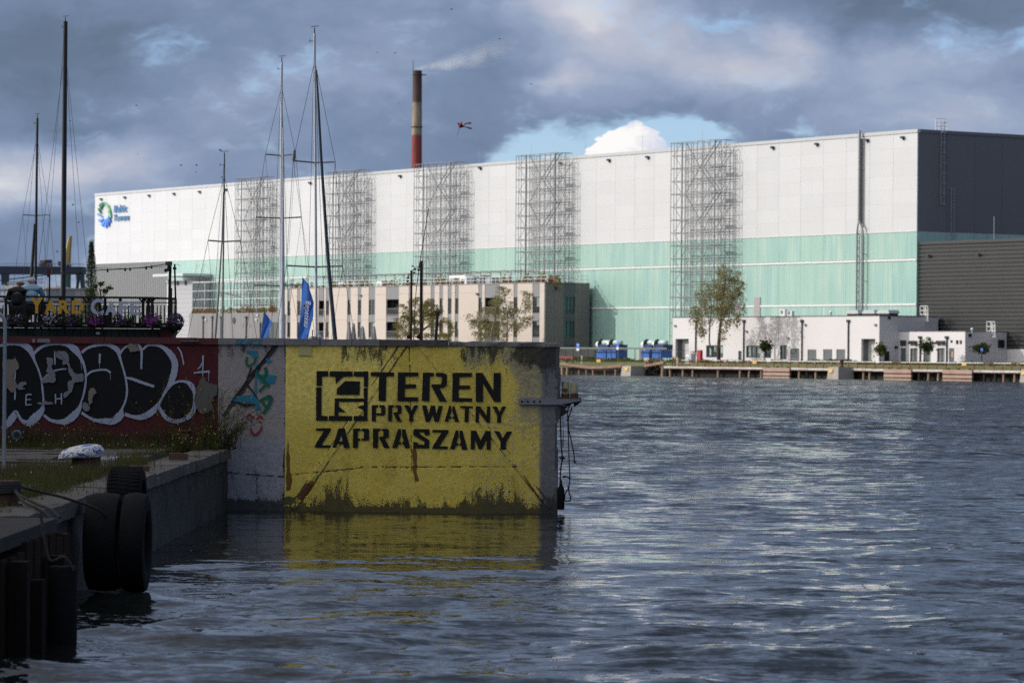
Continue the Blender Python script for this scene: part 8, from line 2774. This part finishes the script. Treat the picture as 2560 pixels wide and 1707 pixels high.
# ================================================================== KITE AND BIRDS
D4 = 230.0
K = lambda x, y: at(640 + x * .27234, y * .27232, D4)
kt = Thing('kite', 'red kite with two tails flying beside the tall chimney', 'kite', K(1880, 1150))
kred = M('red_kite_cloth', (0.20, 0.018, 0.02), .7, .25, 6)
o3 = [K(1843, 1130), K(1868, 1128), K(1892, 1112), K(1890, 1135), K(1915, 1165), K(1893, 1172), K(1866, 1180), K(1856, 1150)]
cen = Vector(K(1880, 1145)) + Vector((0, -.5, 0))
mb = MB()
mb.add(o3 + [cen], [(i, (i + 1) % 8, 8) for i in range(8)])
kt.part('sail', mb, kred)
kt.part('spar', MB().bar(K(1845, 1131), K(1912, 1166), .015), black)
for pts in ([(1912, 1160), (1918, 1140), (1940, 1134), (1958, 1131), (1974, 1129)], [(1912, 1166), (1935, 1170), (1955, 1177), (1980, 1182)]):
    kt.part('tail', MB().tube([K(*p_) for p_ in pts], [.02, .04, .05, .07, .10][:len(pts)], 5), kred)
kt.part('line', MB().tube([K(1866, 1178), K(1856, 1215), K(1846, 1250)], .012, 3), black)

birdm = M('dark_bird_plumage', (0.014, 0.014, 0.016), .8, .2)
gull = M('white_bird_plumage', (0.65, 0.66, 0.68), .8, .05)
D5 = 210.0


def bird_mb(px, py, size, pose, roll):
    c = Vector(at(px, py, D5))
    s = size / FPX * D5
    mb = MB()
    cr_, sr_ = math.cos(roll), math.sin(roll)
    R = lambda x, y, z: c + Vector((x * cr_ - z * sr_, y, x * sr_ + z * cr_)) * s
    mb.tube([R(-.34, 0, 0), R(-.15, 0, .03), R(.1, 0, .03), R(.28, 0, .05), R(.36, 0, .04)], [.03 * s, .09 * s, .11 * s, .06 * s, .02 * s], 6)
    mb.add([R(-.3, -.04, .01), R(-.3, .04, .01), R(-.52, .1, .0), R(-.52, -.1, .0)], [(0, 1, 2, 3)])
    for sd in (-1, 1):
        a, b = R(.14, sd * .06, .05), R(-.10, sd * .06, .04)
        m1, m2 = R(.12, sd * .35, .05 + pose * .30), R(-.14, sd * .35, .04 + pose * .28)
        tip = R(-.12 - .1 * pose, sd * .68, .05 + pose * .55)
        mb.add([a, b, m2, m1, tip], [(0, 1, 2, 3), (3, 2, 4)])
    return mb, c


BIRDS = [(341, 264, 9, -.1, .1, 'k'), (175, 303, 8, 0, 0, 'k'), (552, 377, 10, .9, .7, 'k'), (453, 414, 9, .5, .3, 'k'), (491, 414, 9, .5, -.3, 'k'), (183, 513, 9, .8, .5, 'k'), (197, 556, 8, .2, .2, 'k'), (143, 630, 9, .5, -.2, 'k'),
         (988, 133, 8, .1, 0, 'k'), (1129, 24, 9, .2, -.2, 'k'), (1249, 98, 8, .2, 0, 'k'), (1327, 211, 8, .2, 0, 'k'), (943.5, 133, 7, .7, .6, 'w'), (996, 258, 6, .5, .2, 'w'), (555, 444, 7, .6, .4, 'k'), (345, 385, 5, .1, 0, 'k'), (490, 430, 7, .1, 0, 'k'), (2125, 146, 4, .2, 0, 'k')]
LAB = ['dark bird alone high in the dark cloud left of centre', 'dark bird close beside the tall black mast', 'dark bird with raised wings just above the thin grey mast', 'dark bird, left one of the pair over the company sign', 'dark bird, right one of the pair over the company sign',
       'dark bird flying between the black mast and the company sign', 'dark bird lower down beside the left end of the hall', 'dark bird low between the two black masts', 'dark bird up left of the chimney smoke', 'dark bird highest in the picture, near the top edge',
       'dark bird in the smoke trail right of the chimney', 'dark bird right of the chimney above the blue gap', 'white gull left of the chimney', 'small white gull close to the chimney shaft', 'dark bird right against the thin grey mast', 'tiny faint bird left of the hall roof',
       'dark bird over the hall roof beside the thin grey mast', 'tiny dark bird in the cloud far to the right']
for (px, py, s, po, ro, k), lab in zip(BIRDS, LAB):
    mb, c = bird_mb(px, py, s * 1.05, po, ro)
    solo('gull' if k == 'w' else 'bird', lab, 'bird', mb, gull if k == 'w' else birdm, c, group='birds over the harbour')
